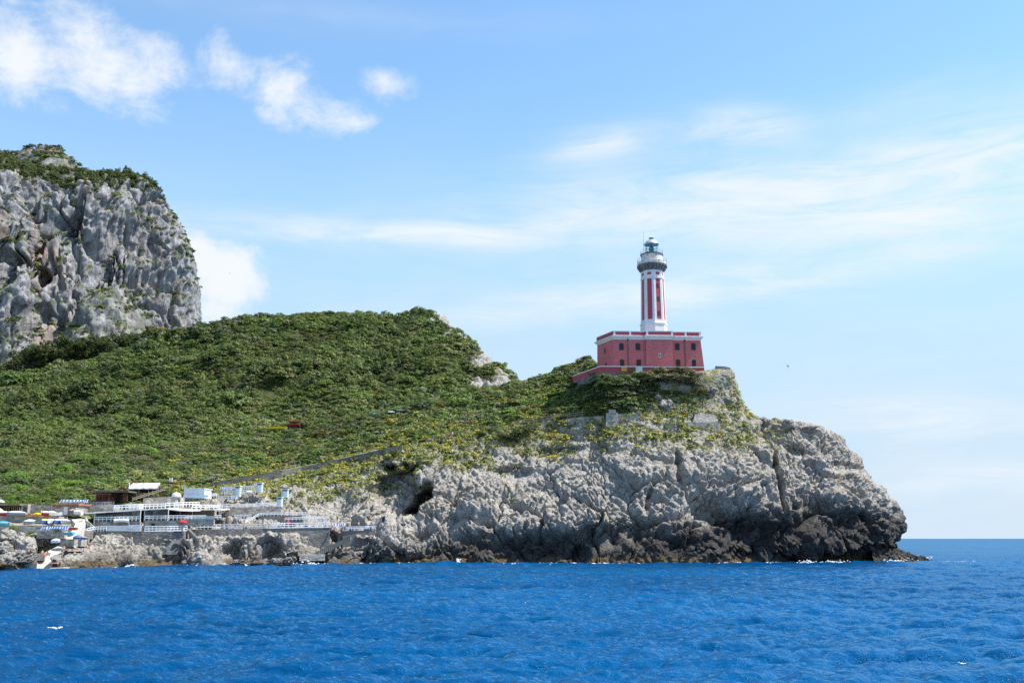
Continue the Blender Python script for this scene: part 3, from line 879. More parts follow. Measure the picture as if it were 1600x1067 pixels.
# overhung grottoes in the left buttresses
for px, py, Yc, rx, ry, tilt, dep in ((75, 350, 950, 11, 26, 25, 22), (18, 362, 900, 9, 24, 15, 22), (40, 415, 925, 14, 12, 30, 14), (8, 420, 885, 7, 26, 0, 14), (112, 330, 970, 9, 40, 5, 14), (95, 500, 940, 10, 34, 8, 12), (150, 420, 975, 8, 45, 5, 10), (60, 440, 938, 8, 24, 20, 12)):
    c = P(px, py, Yc); k = mpp(Yc)
    dx = (MV2[..., 0] - c.x) / k + gnoise(MV / 12.0, 81) * rx * .6; dz = (MV2[..., 2] - c.z) / k + gnoise(MV / 12.0, 82) * ry * .4
    a = R(tilt); ca, sa = math.cos(a), math.sin(a)
    e = ((dx * ca - dz * sa) / rx) ** 2 + ((dx * sa + dz * ca) / ry) ** 2
    MV2[..., 1] += dep * np.exp(-e ** 2) * (np.abs(MV2[..., 1] - c.y) < 90)
msoil = sstep(6.1, 6.5, MVV)
mountain = tag(link('mountain', np_mesh('mountain', MV2.reshape(-1, 3), grid_quads(mnu, mnv), [M['cliff']], True, {'soil': msoil.ravel()})), kind='structure')
MN2 = grid_normals(MV2) * mor

# rocky spur in front of the wall
SN = [hsec([(q, b, y0 - 40), (q, (b * 2 + t) / 3, y0 - 22), (q, (b + t * 2) / 3, y0 + 2), (q, t, y0 + 28), (q, t + 8, y0 + 70), (q, t + 60, y0 + 100)]) for q, b, t, y0 in
      ((92,600,560,845), (118,600,500,850), (140,598,466,856), (158,592,458,860), (176,585,462,866), (196,575,478,874), (216,560,494,884), (236,545,510,896), (250,540,525,905), (262,545,540,915))]
SV, SU, SVv = loft(SN, 1.3)
Sn = grid_normals(SV); so = -np.sign(Sn[Sn.shape[0] // 2, 3, 1])
s1, s2, sc_ = worley((SV + np.stack([gnoise(SV / 8.0, s) for s in (4, 5, 6)], -1) * 3) / np.array([9, 9, 16.0]), 41)
t1, _, _ = worley(SV / 3.6, 42)
SV2 = SV + Sn * so * (fbm(SV / 25, 3, 45) * 5 + (.5 - s1) * 6 + (sc_ - .5) * 4 + (.5 - t1) * 2.6)[..., None]
spur = tag(link('hill_spur', np_mesh('hill_spur', SV2.reshape(-1, 3), grid_quads(*SV2.shape[:2]), [M['cliff']], True, {'soil': (.35 * np.ones(SV2.shape[:2])).ravel()})), kind='structure')
SN2 = grid_normals(SV2) * so

# farther peak rising behind the wall
PN = [hsec([(q, 330, 1500), (q, (330 + t) / 2 - 6, 1580), (q, t + 12, 1640), (q, t, 1680), (q, t + 14, 1760), (q, 320, 1900)]) for q, t in
      ((-160,262), (-90,256), (-20,250), (20,243), (40,238), (55,235), (72,233), (88,236), (100,243), (112,252), (124,262), (140,285), (160,320))]
PV, _, _ = loft(PN, 3.0)
Pn = grid_normals(PV); po = -np.sign(Pn[Pn.shape[0] // 2, 3, 1])
p1, p2, _ = worley((PV + np.stack([gnoise(PV / 20.0, s) for s in (4, 5, 6)], -1) * 6) / np.array([22, 22, 30.0]), 51)
PV2 = PV + Pn * po * (fbm(PV / 40, 4, 55) * 8 + (.5 - p1) * 9)[..., None]
peak = tag(link('mountain_peak', np_mesh('mountain_peak', PV2.reshape(-1, 3), grid_quads(*PV2.shape[:2]), [M['cliff']], True, {'soil': (.5 * np.ones(PV2.shape[:2])).ravel()})), kind='structure')
PN2 = grid_normals(PV2) * po

# ------------------------------------------------------------------ sea
def ocean_tile(N, L, lw, small, wdir, seed, rms, spread=2):
    rg = np.random.default_rng(seed)
    k1 = 2 * np.pi * np.fft.fftfreq(N, L / N)
    kx, ky = np.meshgrid(k1, k1, indexing='ij')
    k2 = kx**2 + ky**2; k2[0, 0] = 1
    k = np.sqrt(k2)
    c = (kx * wdir[0] + ky * wdir[1]) / k
    Ph = np.exp(-1 / (k * lw) ** 2) / k2**2 * (np.abs(c) ** spread + .035) * np.exp(-k2 * small**2)
    Ph[0, 0] = 0
    a = np.sqrt(Ph) * (rg.normal(size=(N, N)) + 1j * rg.normal(size=(N, N)))
    h = np.fft.ifft2(a).real
    sx = np.fft.ifft2(1j * kx / k * a).real; sy = np.fft.ifft2(1j * ky / k * a).real
    s = rms / h.std()
    return h * s, sx * s, sy * s, N, L


def sample(T, x, y, which=0):
    A, N, L = T[which], T[3], T[4]
    fx, fy = (x / L * N) % N, (y / L * N) % N
    i, j = fx.astype(int) % N, fy.astype(int) % N; u, v = fx - np.floor(fx), fy - np.floor(fy)
    i2, j2 = (i + 1) % N, (j + 1) % N
    return A[i, j] * (1 - u) * (1 - v) + A[i2, j] * u * (1 - v) + A[i, j2] * (1 - u) * v + A[i2, j2] * u * v


wd = np.array([.55, -.83])
T1 = ocean_tile(512, 97.0, 1.25, .10, np.array([.22, -.97]), 1, .142, 7)
T2 = ocean_tile(512, 29.0, .55, .04, np.array([.45, -.89]), 2, .096, 4)
T3 = ocean_tile(256, 310.0, 4.5, .5, np.array([.3, -.95]), 3, .10, 4)
T4 = ocean_tile(256, 11.0, .15, .02, np.array([.9, -.3]), 4, .020, 1)
ys = [9.0]
while ys[-1] < 330: ys.append(ys[-1] + max(.13, ys[-1] * .0030))
n_near = len(ys)
while ys[-1] < 60000: ys.append(ys[-1] * 1.016)
ys = np.array(ys)
ts = np.concatenate([-np.linspace(6, .72, 22)[:-1], np.linspace(-.70, .70, 500), np.linspace(.72, 6, 22)[1:]])
X = ys[:, None] * ts[None, :]; Yg = np.repeat(ys[:, None], len(ts), 1)
fade = 1 - sstep(200, 420, Yg); fade2 = 1 - sstep(110, 330, Yg); fade3 = 1 - sstep(700, 2500, Yg)
fx = (1 - sstep(.75, 2.5, np.abs(ts)))[None, :]
fade4 = 1 - sstep(70, 160, Yg)
Z = sample(T4, X, Yg) * fade4 * fx + sample(T1, X, Yg) * fade * fx + sample(T2, X, Yg) * fade2 * fx + sample(T3, X, Yg) * fade3 * fx
X2 = X - 1.25 * (sample(T1, X, Yg, 1) * fade + sample(T2, X, Yg, 1) * fade2) * fx
Y2 = Yg - 1.25 * (sample(T1, X, Yg, 2) * fade + sample(T2, X, Yg, 2) * fade2) * fx
SVt = np.stack([X2, Y2, Z], -1)
sea = tag(link('sea', np_mesh('sea', SVt.reshape(-1, 3), grid_quads(*SVt.shape[:2])[:, ::-1], [M['sea']], True)), kind='structure')

# ------------------------------------------------------------------ ray lookups on the finished ground
def bvh(Vg):
    n = Vg.shape
    q = grid_quads(n[0], n[1])
    return BVHTree.FromPolygons([tuple(p) for p in Vg.reshape(-1, 3).tolist()], q.tolist())
BV_HEAD = bvh(HV); BV_HILL = bvh(GV2)
def hit(px, py, trees=None):
    d = ray(px, py).normalized(); o = Vector((0, 0, H))
    best = None
    for t in trees or (BV_HEAD, BV_HILL):
        loc, nrm, i, dist = t.ray_cast(o, d)
        if loc is not None and (best is None or dist < best[1]): best = (loc, dist, nrm)
    return best[0] if best else None
def ground_z(x, y, trees=None):
    best = None
    for t in trees or (BV_HEAD, BV_HILL):
        loc, nrm, i, dist = t.ray_cast(Vector((x, y, 500)), Vector((0, 0, -1)))
        if loc is not None and (best is None or loc.z > best): best = loc.z
    return best
# ------------------------------------------------------------------ lighthouse
LY = 366.0
def zat(py, Y): return P(900, py, Y).z
def xy(px, Y, py=545): 
    q = P(px, py, Y); return (q.x, q.y)

fl = xy(958.6, 366); fr = xy(1095.2, 368.3); bl = xy(933.8, 378)
d_ = Vector((bl[0] - fl[0], bl[1] - fl[1]))
br = (fr[0] - 1.2, fr[1] + 13.0); bl2 = (fl[0] + d_.x * 1.02, fl[1] + d_.y * 1.02)
fdir = (Vector(fr) - Vector(fl)).normalized(); fnrm = Vector((fdir.y, -fdir.x))     # facade direction, outward normal (towards the sea)
b0 = xy(1008.6, 367); b1 = xy(1050.2, 367.6)
def out(p, d): return (p[0] + fnrm.x * d, p[1] + fnrm.y * d)
def on_facade(px, py=545):
    """point on the facade plane seen at a pixel"""
    r = ray(px, py); o = Vector((0, 0, H))
    n = Vector((fnrm.x, fnrm.y, 0)); a = Vector((fl[0], fl[1], 0))
    t = (a - o).dot(n) / r.dot(n)
    return o + r * t
Z0 = on_facade(1000, 577).z - 3.0
ZW = on_facade(1000, 531).z; ZC = on_facade(1000, 525.3).z; ZP = on_facade(1000, 517.4).z
foot = [fl, b0, out(b0, .75), out(b1, .75), b1, fr, br, bl2]
def grow(poly, d):
    """offset polygon outward by d"""
    n = len(poly); res = []
    for i in range(n):
        a, b, c = Vector(poly[i - 1]), Vector(poly[i]), Vector(poly[(i + 1) % n])
        e1 = (b - a).normalized(); e2 = (c - b).normalized()
        n1 = Vector((e1.y, -e1.x)); n2 = Vector((e2.y, -e2.x))
        m = n1 + n2
        m = m / max(.25, m.dot(n1)) if m.length > 1e-6 else n1
        res.append((b.x + m.x * d, b.y + m.y * d))
    return res

base = Vector((sum(p[0] for p in foot) / 8, sum(p[1] for p in foot) / 8, Z0))
LH = thing('lighthouse', 'red and white octagonal lighthouse on a two storey red house on the headland', 'lighthouse', base)
def part(mb, name, m, parent=LH, smooth=False): return mb.build(name, m, parent, base, smooth)
bot = list(grow(foot, .12)); bot[5] = (fr[0] + 1.0, fr[1] - .1); bot[6] = (br[0] + 1.0, br[1])
body = part(MB().prism(bot, Z0, ZW + .05, top_poly=foot), 'house_wall', M['red_wall'])
cor = MB()
cor.prism(grow(foot, .10), ZW + .05, ZW + .45); cor.prism(grow(foot, .30), ZW + .45, ZC - .15, top_poly=grow(foot, .55)); cor.prism(grow(foot, .62), ZC - .15, ZC)
part(cor, 'cornice', M['white'])
par = MB()
def parapet_ring(o, i, z0, z1, m):
    n = len(o)
    for k in range(n):
        j = (k + 1) % n
        m.poly([(*o[k], z0), (*o[j], z0), (*o[j], z1), (*o[k], z1)], uv=[(0, z0), (9, z0), (9, z1), (0, z1)])
        m.poly([(*i[j], z0), (*i[k], z0), (*i[k], z1), (*i[j], z1)])
        m.poly([(*o[k], z1), (*o[j], z1), (*i[j], z1), (*i[k], z1)])
        m.poly([(*o[j], z0), (*o[k], z0), (*i[k], z0), (*i[j], z0)])
parapet_ring(grow(foot, .12), grow(foot, -.28), ZC, ZP - .22, par)
part(par, 'parapet', M['red'])
pw = MB(); parapet_ring(grow(foot, .20), grow(foot, -.34), ZP - .22, ZP, pw)
parapet_ring(grow(foot, .16), grow(foot, -.10), ZC + .003, ZC + .25, pw)
for px in (959.8, 984.4, 1010, 1048.8, 1071, 1093.3):
    q = on_facade(px, 521); k = out((q.x, q.y), .75 + .16 if 1009 < px < 1050 else .16)
    pw.box((k[0] - fnrm.x * .16, k[1] - fnrm.y * .16, (ZC + ZP) / 2 - .1), (.55, .36, ZP - ZC - .22), math.atan2(fdir.y, fdir.x))
part(pw, 'parapet_coping', M['white'])
rf = MB(); rf.prism(grow(foot, -.3), ZC - .2, ZC + .1); part(rf, 'roof', M['concrete'])
ang = math.atan2(fdir.y, fdir.x)
FM = Matrix(((fdir.x, fnrm.x, 0), (fdir.y, fnrm.y, 0), (0, 0, 1)))
def arched_window(px, py, w, h, name='window'):
    """frame with a shallow arched head, shutters inside as its sub-part"""
    c = on_facade(px, py); o = Vector((fnrm.x, fnrm.y, 0))
    def shape(w, h, d0, d1, mb):
        pts = [(-w / 2, -h / 2), (w / 2, -h / 2), (w / 2, h / 2 - w * .22)] + [(w / 2 * math.cos(t), h / 2 - w * .22 + w * .22 * math.sin(t)) for t in (.5, 1.0, 1.57, 2.14, 2.64)] + [(-w / 2, h / 2 - w * .22)]
        A = [c + Vector((fdir.x, fdir.y, 0)) * u + o * d1 + Vector((0, 0, v)) for u, v in pts]
        B = [c + Vector((fdir.x, fdir.y, 0)) * u + o * d0 + Vector((0, 0, v)) for u, v in pts]
        mb.poly([tuple(p) for p in A])
        for i in range(len(pts)):
            j = (i + 1) % len(pts); mb.poly([tuple(B[i]), tuple(B[j]), tuple(A[j]), tuple(A[i])])
        return mb
    f = part(shape(w + .22, h + .2, -.1, .05, MB()), name, M['red'])
    s = shape(w, h, -.1, .09, MB())
    for k in range(6):                                             # louvres stand a little proud of the leaf
        z = -h / 2 + .15 + k * (h - .45) / 5
        for sx in (-1, 1):
            q = c + Vector((fdir.x, fdir.y, 0)) * (sx * w * .24) + o * .10 + Vector((0, 0, z))
            s.box(q, (w * .38, .05, .07), ang)
    g = s.build('shutter', M['shutter'], f, base)
    return f
for px in (971, 996.7, 1058.2, 1083.4): arched_window(px, 541.5, 1.12, 1.82)
for px in (972, 998, 1059.5, 1084.3): arched_window(px, 567, 1.12, 1.82)
c = on_facade(1030, 556) + Vector((fnrm.x, fnrm.y, 0)) * .78
sm = part(MB().box(c, (.62, .12, 1.15), ang), 'window', M['white'])
MB().box(c + Vector((fnrm.x, fnrm.y, 0)) * .03, (.36, .12, .85), ang).build('pane', M['glass_dark'], sm, base)
KIDS.setdefault(sm.name, [])
sdir = d_.normalized(); snrm = Vector((sdir.y * -1, sdir.x)) if (Vector((-sdir.y, sdir.x)).x < 0) else Vector((sdir.y, -sdir.x))
for t, py, h in ((.52, 548, 1.15), (.46, 569.5, .8)):
    a = Vector((fl[0] + d_.x * t, fl[1] + d_.y * t))
    z = P(946, py, 372).z
    wd_ = part(MB().box((a.x + snrm.x * .10, a.y + snrm.y * .10, z), (.75, .14, h + .2), math.atan2(sdir.y, sdir.x)), 'window', M['red'])
    MB().box((a.x + snrm.x * .14, a.y + snrm.y * .14, z), (.55, .14, h), math.atan2(sdir.y, sdir.x)).build('pane', M['glass_dark'], wd_, base)
for px in (981, 1069.8):
    q = on_facade(px, 545) + Vector((fnrm.x, fnrm.y, 0)) * .2
    m = MB().tube((q.x, q.y, Z0 + 1.5), (q.x, q.y, ZW + .1), .075, n=8)
    m.box((q.x, q.y, ZW + .05), (.34, .26, .3), ang)
    for k in range(5): m.box((q.x, q.y, Z0 + 3.4 + k * 1.3), (.22, .2, .06), ang)
    part(m, 'drainpipe', M['pipe'])

# tower
TY = 375.0
tc = P(1020.3, 470, TY); TX, TYm = tc.x, tc.y
def tz(py): return P(1020, py, TY - 2).z
def oct_(r, ph=0.0): return [(TX + r * math.cos(2 * math.pi * k / 8 - math.pi / 2 + ph), TYm + r * math.sin(2 * math.pi * k / 8 - math.pi / 2 + ph)) for k in range(8)]
PH = R(-2.0)
m_ = mpp(TY) * 1.02
RB, RT = 19.4 * m_, 17.6 * m_
zr0, z_ped, z_s0, z_fr, z_top = ZC, tz(507.5), tz(503.5), tz(435.5), tz(423.5)
def rad(z): return RB + (RT - RB) * (z - z_s0) / (z_top - z_s0)
ped = MB(); ped.prism(oct_(21.2 * m_, PH), zr0, z_ped, top_poly=oct_(20.9 * m_, PH)); ped.prism(oct_(21.9 * m_, PH), z_ped, z_ped + .28); ped.prism(oct_(21.4 * m_, PH), z_ped + .28, z_s0, top_poly=oct_(RB + .12, PH))
part(ped, 'tower_base', M['white'])
part(MB().prism(oct_(RB, PH), z_s0, z_top, top_poly=oct_(RT, PH), top=False, bottom=False), 'tower_shaft', M['red'])
za, zb = z_s0 + .003, z_fr - .25
# white framing: a corner strip each side of every edge, bands above and below the red panels
for k in range(8):
    mb = MB()
    for zlo, zhi in ((za, z_s0 + .5),):
        pass
    def corner(z, t, d):
        """point at fraction t of the face right (t>0) or left (t<0) of corner k, pushed out by d"""
        o = oct_(rad(z) + d, PH); a = Vector(o[k]); b = Vector(o[(k + 1) % 8]) if t > 0 else Vector(o[k - 1])
        q = a.lerp(b, abs(t)); return (q.x, q.y, z)
    fz = [(za, .23), (zb, .23)]
    for sgn in (1, -1):
        lo_i, lo_o = corner(za, sgn * .235, .09), corner(za, 0.0001 * sgn, .09)
        hi_i, hi_o = corner(zb, sgn * .235, .09), corner(zb, 0.0001 * sgn, .09)
        loi, hii = corner(za, sgn * .235, -.02), corner(zb, sgn * .235, -.02)
        if sgn > 0:
            mb.poly([lo_o, lo_i, hi_i, hi_o]); mb.poly([lo_i, loi, hii, hi_i])
        else:
            mb.poly([lo_i, lo_o, hi_o, hi_i]); mb.poly([loi, lo_i, hi_i, hii])
    part(mb, 'pilaster', M['white'])
part(MB().prism(oct_(rad(z_s0) + .14, PH), z_s0 - .02, z_s0 + .55, top_poly=oct_(rad(z_s0 + .55) + .14, PH)), 'base_band', M['white'])
bd = MB()
bd.prism(oct_(rad(zb) + .14, PH), zb, z_fr - .08, top_poly=oct_(rad(z_fr) + .14, PH)); bd.prism(oct_(rad(z_fr) + .24, PH), z_fr - .08, z_fr + .10)
bd.prism(oct_(rad(z_fr) + .10, PH), z_fr + .10, z_top, top_poly=oct_(RT + .10, PH))
part(bd, 'string_course', M['white'])
def face_frame(k, z, t, d):
    o = oct_(rad(z) + d, PH); a, b = Vector(o[k]), Vector(o[(k + 1) % 8]); q = a.lerp(b, t); return q
for k in range(8):
    zlo, zhi = tz(430.6), tz(426.6)
    m = MB(); pts = []
    for z, t in ((zlo, .28), (zlo, .72), (zhi, .72), (zhi, .28)):
        q = face_frame(k, z, t, .13); pts.append((q.x, q.y, z))
    inn = []
    for z, t in ((zlo, .28), (zlo, .72), (zhi, .72), (zhi, .28)):
        q = face_frame(k, z, t, .02); inn.append((q.x, q.y, z))
    m.poly(pts)
    for i in range(4): m.poly([inn[i], inn[(i + 1) % 4], pts[(i + 1) % 4], pts[i]])
    part(m, 'frieze_panel', M['red'])
# three slit windows on the face right of the front edge
for py in (447.5, 468, 490.5):
    z = tz(py); q = face_frame(0, z, .52, .03); q2 = face_frame(0, z, .6, .03)
    a = math.atan2((q2 - q).y, (q2 - q).x)
    f = part(MB().box((q.x, q.y, z), (.78, .14, 1.25), a), 'window', M['red'])
    MB().box((q.x, q.y, z), (.56, .20, 1.02), a).build('pane', M['glass_dark'], f, base)
# gallery
def circ(prof, n=32): return MB().lathe(prof, n, (TX, TYm, 0), phase=PH)
zc0, zc1 = tz(423.5), tz(413.2)
co = MB(); prof = [(RT + .05, zc0), (RT + .12, zc0 + .5), (RT + .45, zc0 + 1.0), (23.0 * m_, zc1 - .28), (23.6 * m_, zc1 - .25), (23.6 * m_, zc1)]
co.lathe(prof, 32, (TX, TYm, 0))
for k in range(24):                                               # corbels
    t = 2 * math.pi * k / 24
    a = Vector((math.cos(t), math.sin(t)))
    r0, r1 = RT + .15, 23.0 * m_
    for j in range(3):
        rr = r0 + (r1 - r0) * (j + .8) / 3
        co.box((TX + a.x * rr * .98, TYm + a.y * rr * .98, zc0 + .55 + j * .42), (.55, .34, .40), t)
part(co, 'gallery_corbels', M['dark_stone'])
zg = tz(404.2)
part(circ([(23.2 * m_, zc1), (23.2 * m_, zc1 + .14), (22.9 * m_, zc1 + .16), (22.7 * m_, zc1 + .75), (22.5 * m_, zc1 + .78), (17 * m_, zc1 + .78)]), 'gallery_parapet', M['cream'], smooth=False)
rl = MB()
for k in range(16):
    t = 2 * math.pi * k / 16; x, y = TX + 23.2 * m_ * math.cos(t), TYm + 23.2 * m_ * math.sin(t)
    rl.tube((x, y, zc1 + .1), (x, y, zg + .1), .035, n=6)
for zz in (zg + .1, zg - .35, zg - .75):
    for k in range(32):
        t0, t1 = 2 * math.pi * k / 32, 2 * math.pi * (k + 1) / 32
        rl.tube((TX + 23.2 * m_ * math.cos(t0), TYm + 23.2 * m_ * math.sin(t0), zz), (TX + 23.2 * m_ * math.cos(t1), TYm + 23.2 * m_ * math.sin(t1), zz), .028, n=5, caps=False)
part(rl, 'gallery_railing', M['steel'])
z_d = tz(397.6)
part(circ([(17.0 * m_, zc1 + .7), (17.0 * m_, z_d), (16.0 * m_, z_d + .05)]), 'watch_room', M['cream'])
por = MB()
for k in range(8):
    t = 2 * math.pi * (k + .35) / 8 - math.pi / 2; a = Vector((math.cos(t), math.sin(t)))
    por = MB().tube((TX + a.x * 16.5 * m_, TYm + a.y * 16.5 * m_, z_d - .5), (TX + a.x * 17.35 * m_, TYm + a.y * 17.35 * m_, z_d - .5), .15, n=10)
    part(por, 'porthole', M['black'])

z_r = z_d + .35
part(circ([(17.4 * m_, z_d - .02), (18.3 * m_, z_d + .06), (18.3 * m_, z_d + .26), (16.5 * m_, z_r)]), 'lantern_deck', M['dark_stone'])
rl = MB()
for k in range(14):
    t = 2 * math.pi * k / 14; x, y = TX + 17.6 * m_ * math.cos(t), TYm + 17.6 * m_ * math.sin(t)
    rl.tube((x, y, z_r - .1), (x, y, z_r + .95), .028, n=5)
    t1 = 2 * math.pi * (k + 1) / 14
    for h in (.5, .95): rl.tube((x, y, z_r + h), (TX + 17.6 * m_ * math.cos(t1), TYm + 17.6 * m_ * math.sin(t1), z_r + h), .022, n=5, caps=False)
part(rl, 'lantern_railing', M['green_iron'])
z_dm = tz(380.3)
RL = 10.4 * m_
part(circ([(RL + .02, z_r - .1), (RL + .02, z_r + .55), (RL - .08, z_r + .58)]), 'lantern_plinth', M['green_iron'])
lan = MB()
for k in range(12):
    t = 2 * math.pi * k / 12 + .13; x, y = TX + RL * math.cos(t), TYm + RL * math.sin(t)
    lan.tube((x, y, z_r + .5), (x, y, z_dm), .05, n=6)
    t1 = 2 * math.pi * (k + 1) / 12 + .13
    for h in (z_r + (z_dm - z_r) * .48, z_r + (z_dm - z_r) * .74, z_dm - .05):
        lan.tube((x, y, h), (TX + RL * math.cos(t1), TYm + RL * math.sin(t1), h), .035, n=6, caps=False)
part(lan, 'glazing_bars', M['green_iron'])
gm, gnt, gb, go_ = new_mat('lantern_glass')
gb.inputs['Base Color'].default_value = (.75, .92, .93, 1); gb.inputs['Roughness'].default_value = .03; gb.inputs['Transmission Weight'].default_value = 1.0; gb.inputs['IOR'].default_value = 1.02
gl = MB()
for k in range(12):
    t, t1 = 2 * math.pi * k / 12 + .13, 2 * math.pi * (k + 1) / 12 + .13
    r = RL - .02
    gl.poly([(TX + r * math.cos(t), TYm + r * math.sin(t), z_r + .5), (TX + r * math.cos(t1), TYm + r * math.sin(t1), z_r + .5), (TX + r * math.cos(t1), TYm + r * math.sin(t1), z_dm), (TX + r * math.cos(t), TYm + r * math.sin(t), z_dm)])
part(gl, 'lantern_glass', gm)
zl = z_r + .5
part(MB().lathe([(.25, zl), (.3, zl + .25), (.62, zl + .45), (.80, zl + .85), (.80, zl + 1.15), (.60, zl + 1.55), (.3, zl + 1.75), (.2, z_dm)], 16, (TX, TYm, 0)), 'lens', M['lens'], smooth=True)
hd = tz(372.3) - z_dm
dm = [(RL + .28, z_dm - .02), (RL + .28, z_dm + .14)] + [(RL * 1.02 * math.cos(t), z_dm + .14 + (hd - .14) * math.sin(t)) for t in np.linspace(.05, 1.38, 9)]
part(circ(dm), 'dome', M['dome'], smooth=True)
zf = tz(372.6)
part(MB().lathe([(.62, zf - .2), (.62, zf + .30), (.70, zf + .34), (.70, zf + .55), (.40, zf + .66), (.1, zf + .72)], 16, (TX, TYm, 0)), 'vent_cowl', M['green_iron'])
ap = P(1005.6, 380, TY - 2)
an = MB().tube((ap.x, ap.y, z_r - .2), (ap.x, ap.y, tz(362)), .055, .03, n=6)
an.bar((ap.x - .35, ap.y, z_r + 1.9), (ap.x + .1, ap.y, z_r + 1.9), .04, .04); an.bar((ap.x - .45, ap.y, z_r + 2.6), (ap.x + .1, ap.y, z_r + 2.6), .04, .04); an.bar((ap.x - .3, ap.y, z_r + 1.3), (ap.x + .1, ap.y, z_r + 1.3), .04, .04)
part(an, 'antenna', M['green_iron'])

# ------------------------------------------------------------------ red terrace wall round the house
def wall(pts, thick, name, m, label, cat, group=None, cap=None, capm=None, build=True):
    """solid wall through [(px, py_top, py_bottom, depth)...]; the back is thick metres farther away"""
    mb = MB()
    A = [(P(a, t, Y), P(a, b, Y)) for a, t, b, Y in pts]
    run = 0
    for (t0, b0_), (t1, b1_) in zip(A[:-1], A[1:]):
        d = Vector((t1.x - t0.x, t1.y - t0.y)); L = d.length; d.normalize()
        n = Vector((-d.y, d.x)) * thick
        if n.y < 0: n = -n
        def bk(p): return Vector((p.x + n.x, p.y + n.y, p.z))
        b0q, b1q = Vector((t0.x, t0.y, b0_.z)), Vector((t1.x, t1.y, b1_.z))
        mb.poly([b0q, b1q, t1, t0], uv=[(run, b0q.z), (run + L, b1q.z), (run + L, t1.z), (run, t0.z)])
        mb.poly([t0, t1, bk(t1), bk(t0)]); mb.poly([bk(t0), bk(t1), bk(b1q), bk(b0q)])
        mb.poly([b0q, t0, bk(t0), bk(b0q)]); mb.poly([b1q, bk(b1q), bk(t1), t1])
        run += L
    if not build: return mb
    return mb.build_world(name, m, label, cat, group)

TW = [(894.8, 588.3, 597.0, 385), (937.3, 573.0, 581.5, 360.5), (1000, 573.6, 583.5, 360.8), (1072, 574.2, 588, 361.4), (1100, 574.6, 586, 362.2)]
tw = thing('terrace_wall', 'low red terrace wall with white coping and dark plinth below the lighthouse house', 'wall', P(990, 584, 361))
def wp(pts, th, name, m):
    mb = wall(pts, th, None, None, None, None, build=False); return mb.build(name, m, tw, tw.location)
wp(TW, .5, 'red_face', M['red'])
wp([(a, t - 1.5, t - .05, Y - .25) for a, t, b, Y in TW], .85, 'coping', M['white'])
wp([(894.8, 596.6, 606, 384.6), (937.3, 581.2, 592, 360.1), (1000, 583.4, 592, 360.4)], .7, 'dark_plinth', M['dark_wall'])
q = P(998.6, 579.6, 360.2); dr = MB().box(q, (1.75, .18, 1.75)).build('door', M['pale_blue'], tw, tw.location)
MB().box(q + Vector((.3, -.1, .0)), (.9, .06, 1.5)).build('door_leaf', M['white'], dr, tw.location)
sg = P(975, 576.8, 360.2)
ys_ = MB().box(sg, (1.35, .07, .95), .02)
s_o = thing('warning_sign', 'small yellow warning sign fixed to the red terrace wall', 'sign', sg)
ys_.build('sign_plate', M['yellow'], s_o, sg)
ml = MB()
for k, wdt in enumerate((.9, 1.0, .7)): ml.box(sg + Vector((0, -.045, .22 - k * .2)), (wdt, .02, .07))
ml.build('sign_text', M['black'], s_o, sg)
q = P(988, 578.5, 359.9)
wh = thing('cable_drum', 'small brown cable drum leaning on the red terrace wall beside the white door', 'drum', q)
MB().tube((0, -.25, 0), (0, -.15, 0), .62, n=20).tube((0, .15, 0), (0, .25, 0), .62, n=20).build('flange', M['wood'], wh)
MB().tube((0, -.15, 0), (0, .15, 0), .3, n=14).build('core', M['black'], wh)
# ------------------------------------------------------------------ vegetation
def foliage(seed, clumps=34, leaves=22, height=.8, spread=1.0, leaf=.15, lean=0.0, gap=.0):
    """leaf clumps spread through a dome of unit radius; every leaf is a small quad"""
    r = np.random.default_rng(seed)
    Vs, Qs, Ag, Nm = [], [], [], []
    n = 0
    for c in range(clumps):
        th = r.uniform(0, 2 * np.pi); u = r.uniform(-.12, 1.0) ** 1.0
        if u < -.12: continue
        ph = np.arcsin(np.clip(u, -1, 1)); rr = r.uniform(.62, .98) if r.random() > .2 else r.uniform(.2, .6)
        cen = np.array([np.cos(th) * np.cos(ph) * rr * spread, np.sin(th) * np.cos(ph) * rr * spread, np.sin(ph) * rr * height + .12])
        cen[:2] += lean * np.array([.35, .1]) * cen[2]
        cr = r.uniform(.20, .36)
        age = r.uniform(0, 1)
        for l in range(leaves):
            d = r.normal(size=3); d /= np.linalg.norm(d); d[2] = abs(d[2]) * .9 + d[2] * .1
            p = cen + d * cr * r.uniform(.55, 1.0) * np.array([1, 1, .75])
            nn = d * .9 + r.normal(size=3) * .38 + np.array([0, 0, .35]); nn /= np.linalg.norm(nn)
            a = np.cross(nn, r.normal(size=3)); a /= np.linalg.norm(a); b = np.cross(nn, a)
            s = leaf * r.uniform(.6, 1.3)
            dome_n = p - np.array([0, 0, -.35]); dome_n /= np.linalg.norm(dome_n)
            nn2 = dome_n * .55 + d * .6 + nn * .25; nn2 /= np.linalg.norm(nn2)
            if np.dot(np.cross(a, b), nn2) < 0: b = -b
            Vs += [p - a * s * .5, p - b * s * .36, p + a * s * .6, p + b * s * .36]
            Qs.append([n, n + 1, n + 2, n + 3]); n += 4
            Nm += [nn2] * 4
            Ag += [np.clip(age + r.uniform(-.25, .25), 0, 1)] * 4
    return np.array(Vs), np.array(Qs), np.array(Ag), np.array(Nm)


def foliage_mesh(name, m, *a, **k):
    v, q, ag, nm = foliage(*a, **k)
    me = np_mesh(name, v, q, [m], True, {'age': ag})
    me.normals_split_custom_set_from_vertices([tuple(x) for x in nm.tolist()])     # leaves shade like the clump they sit on
    return me


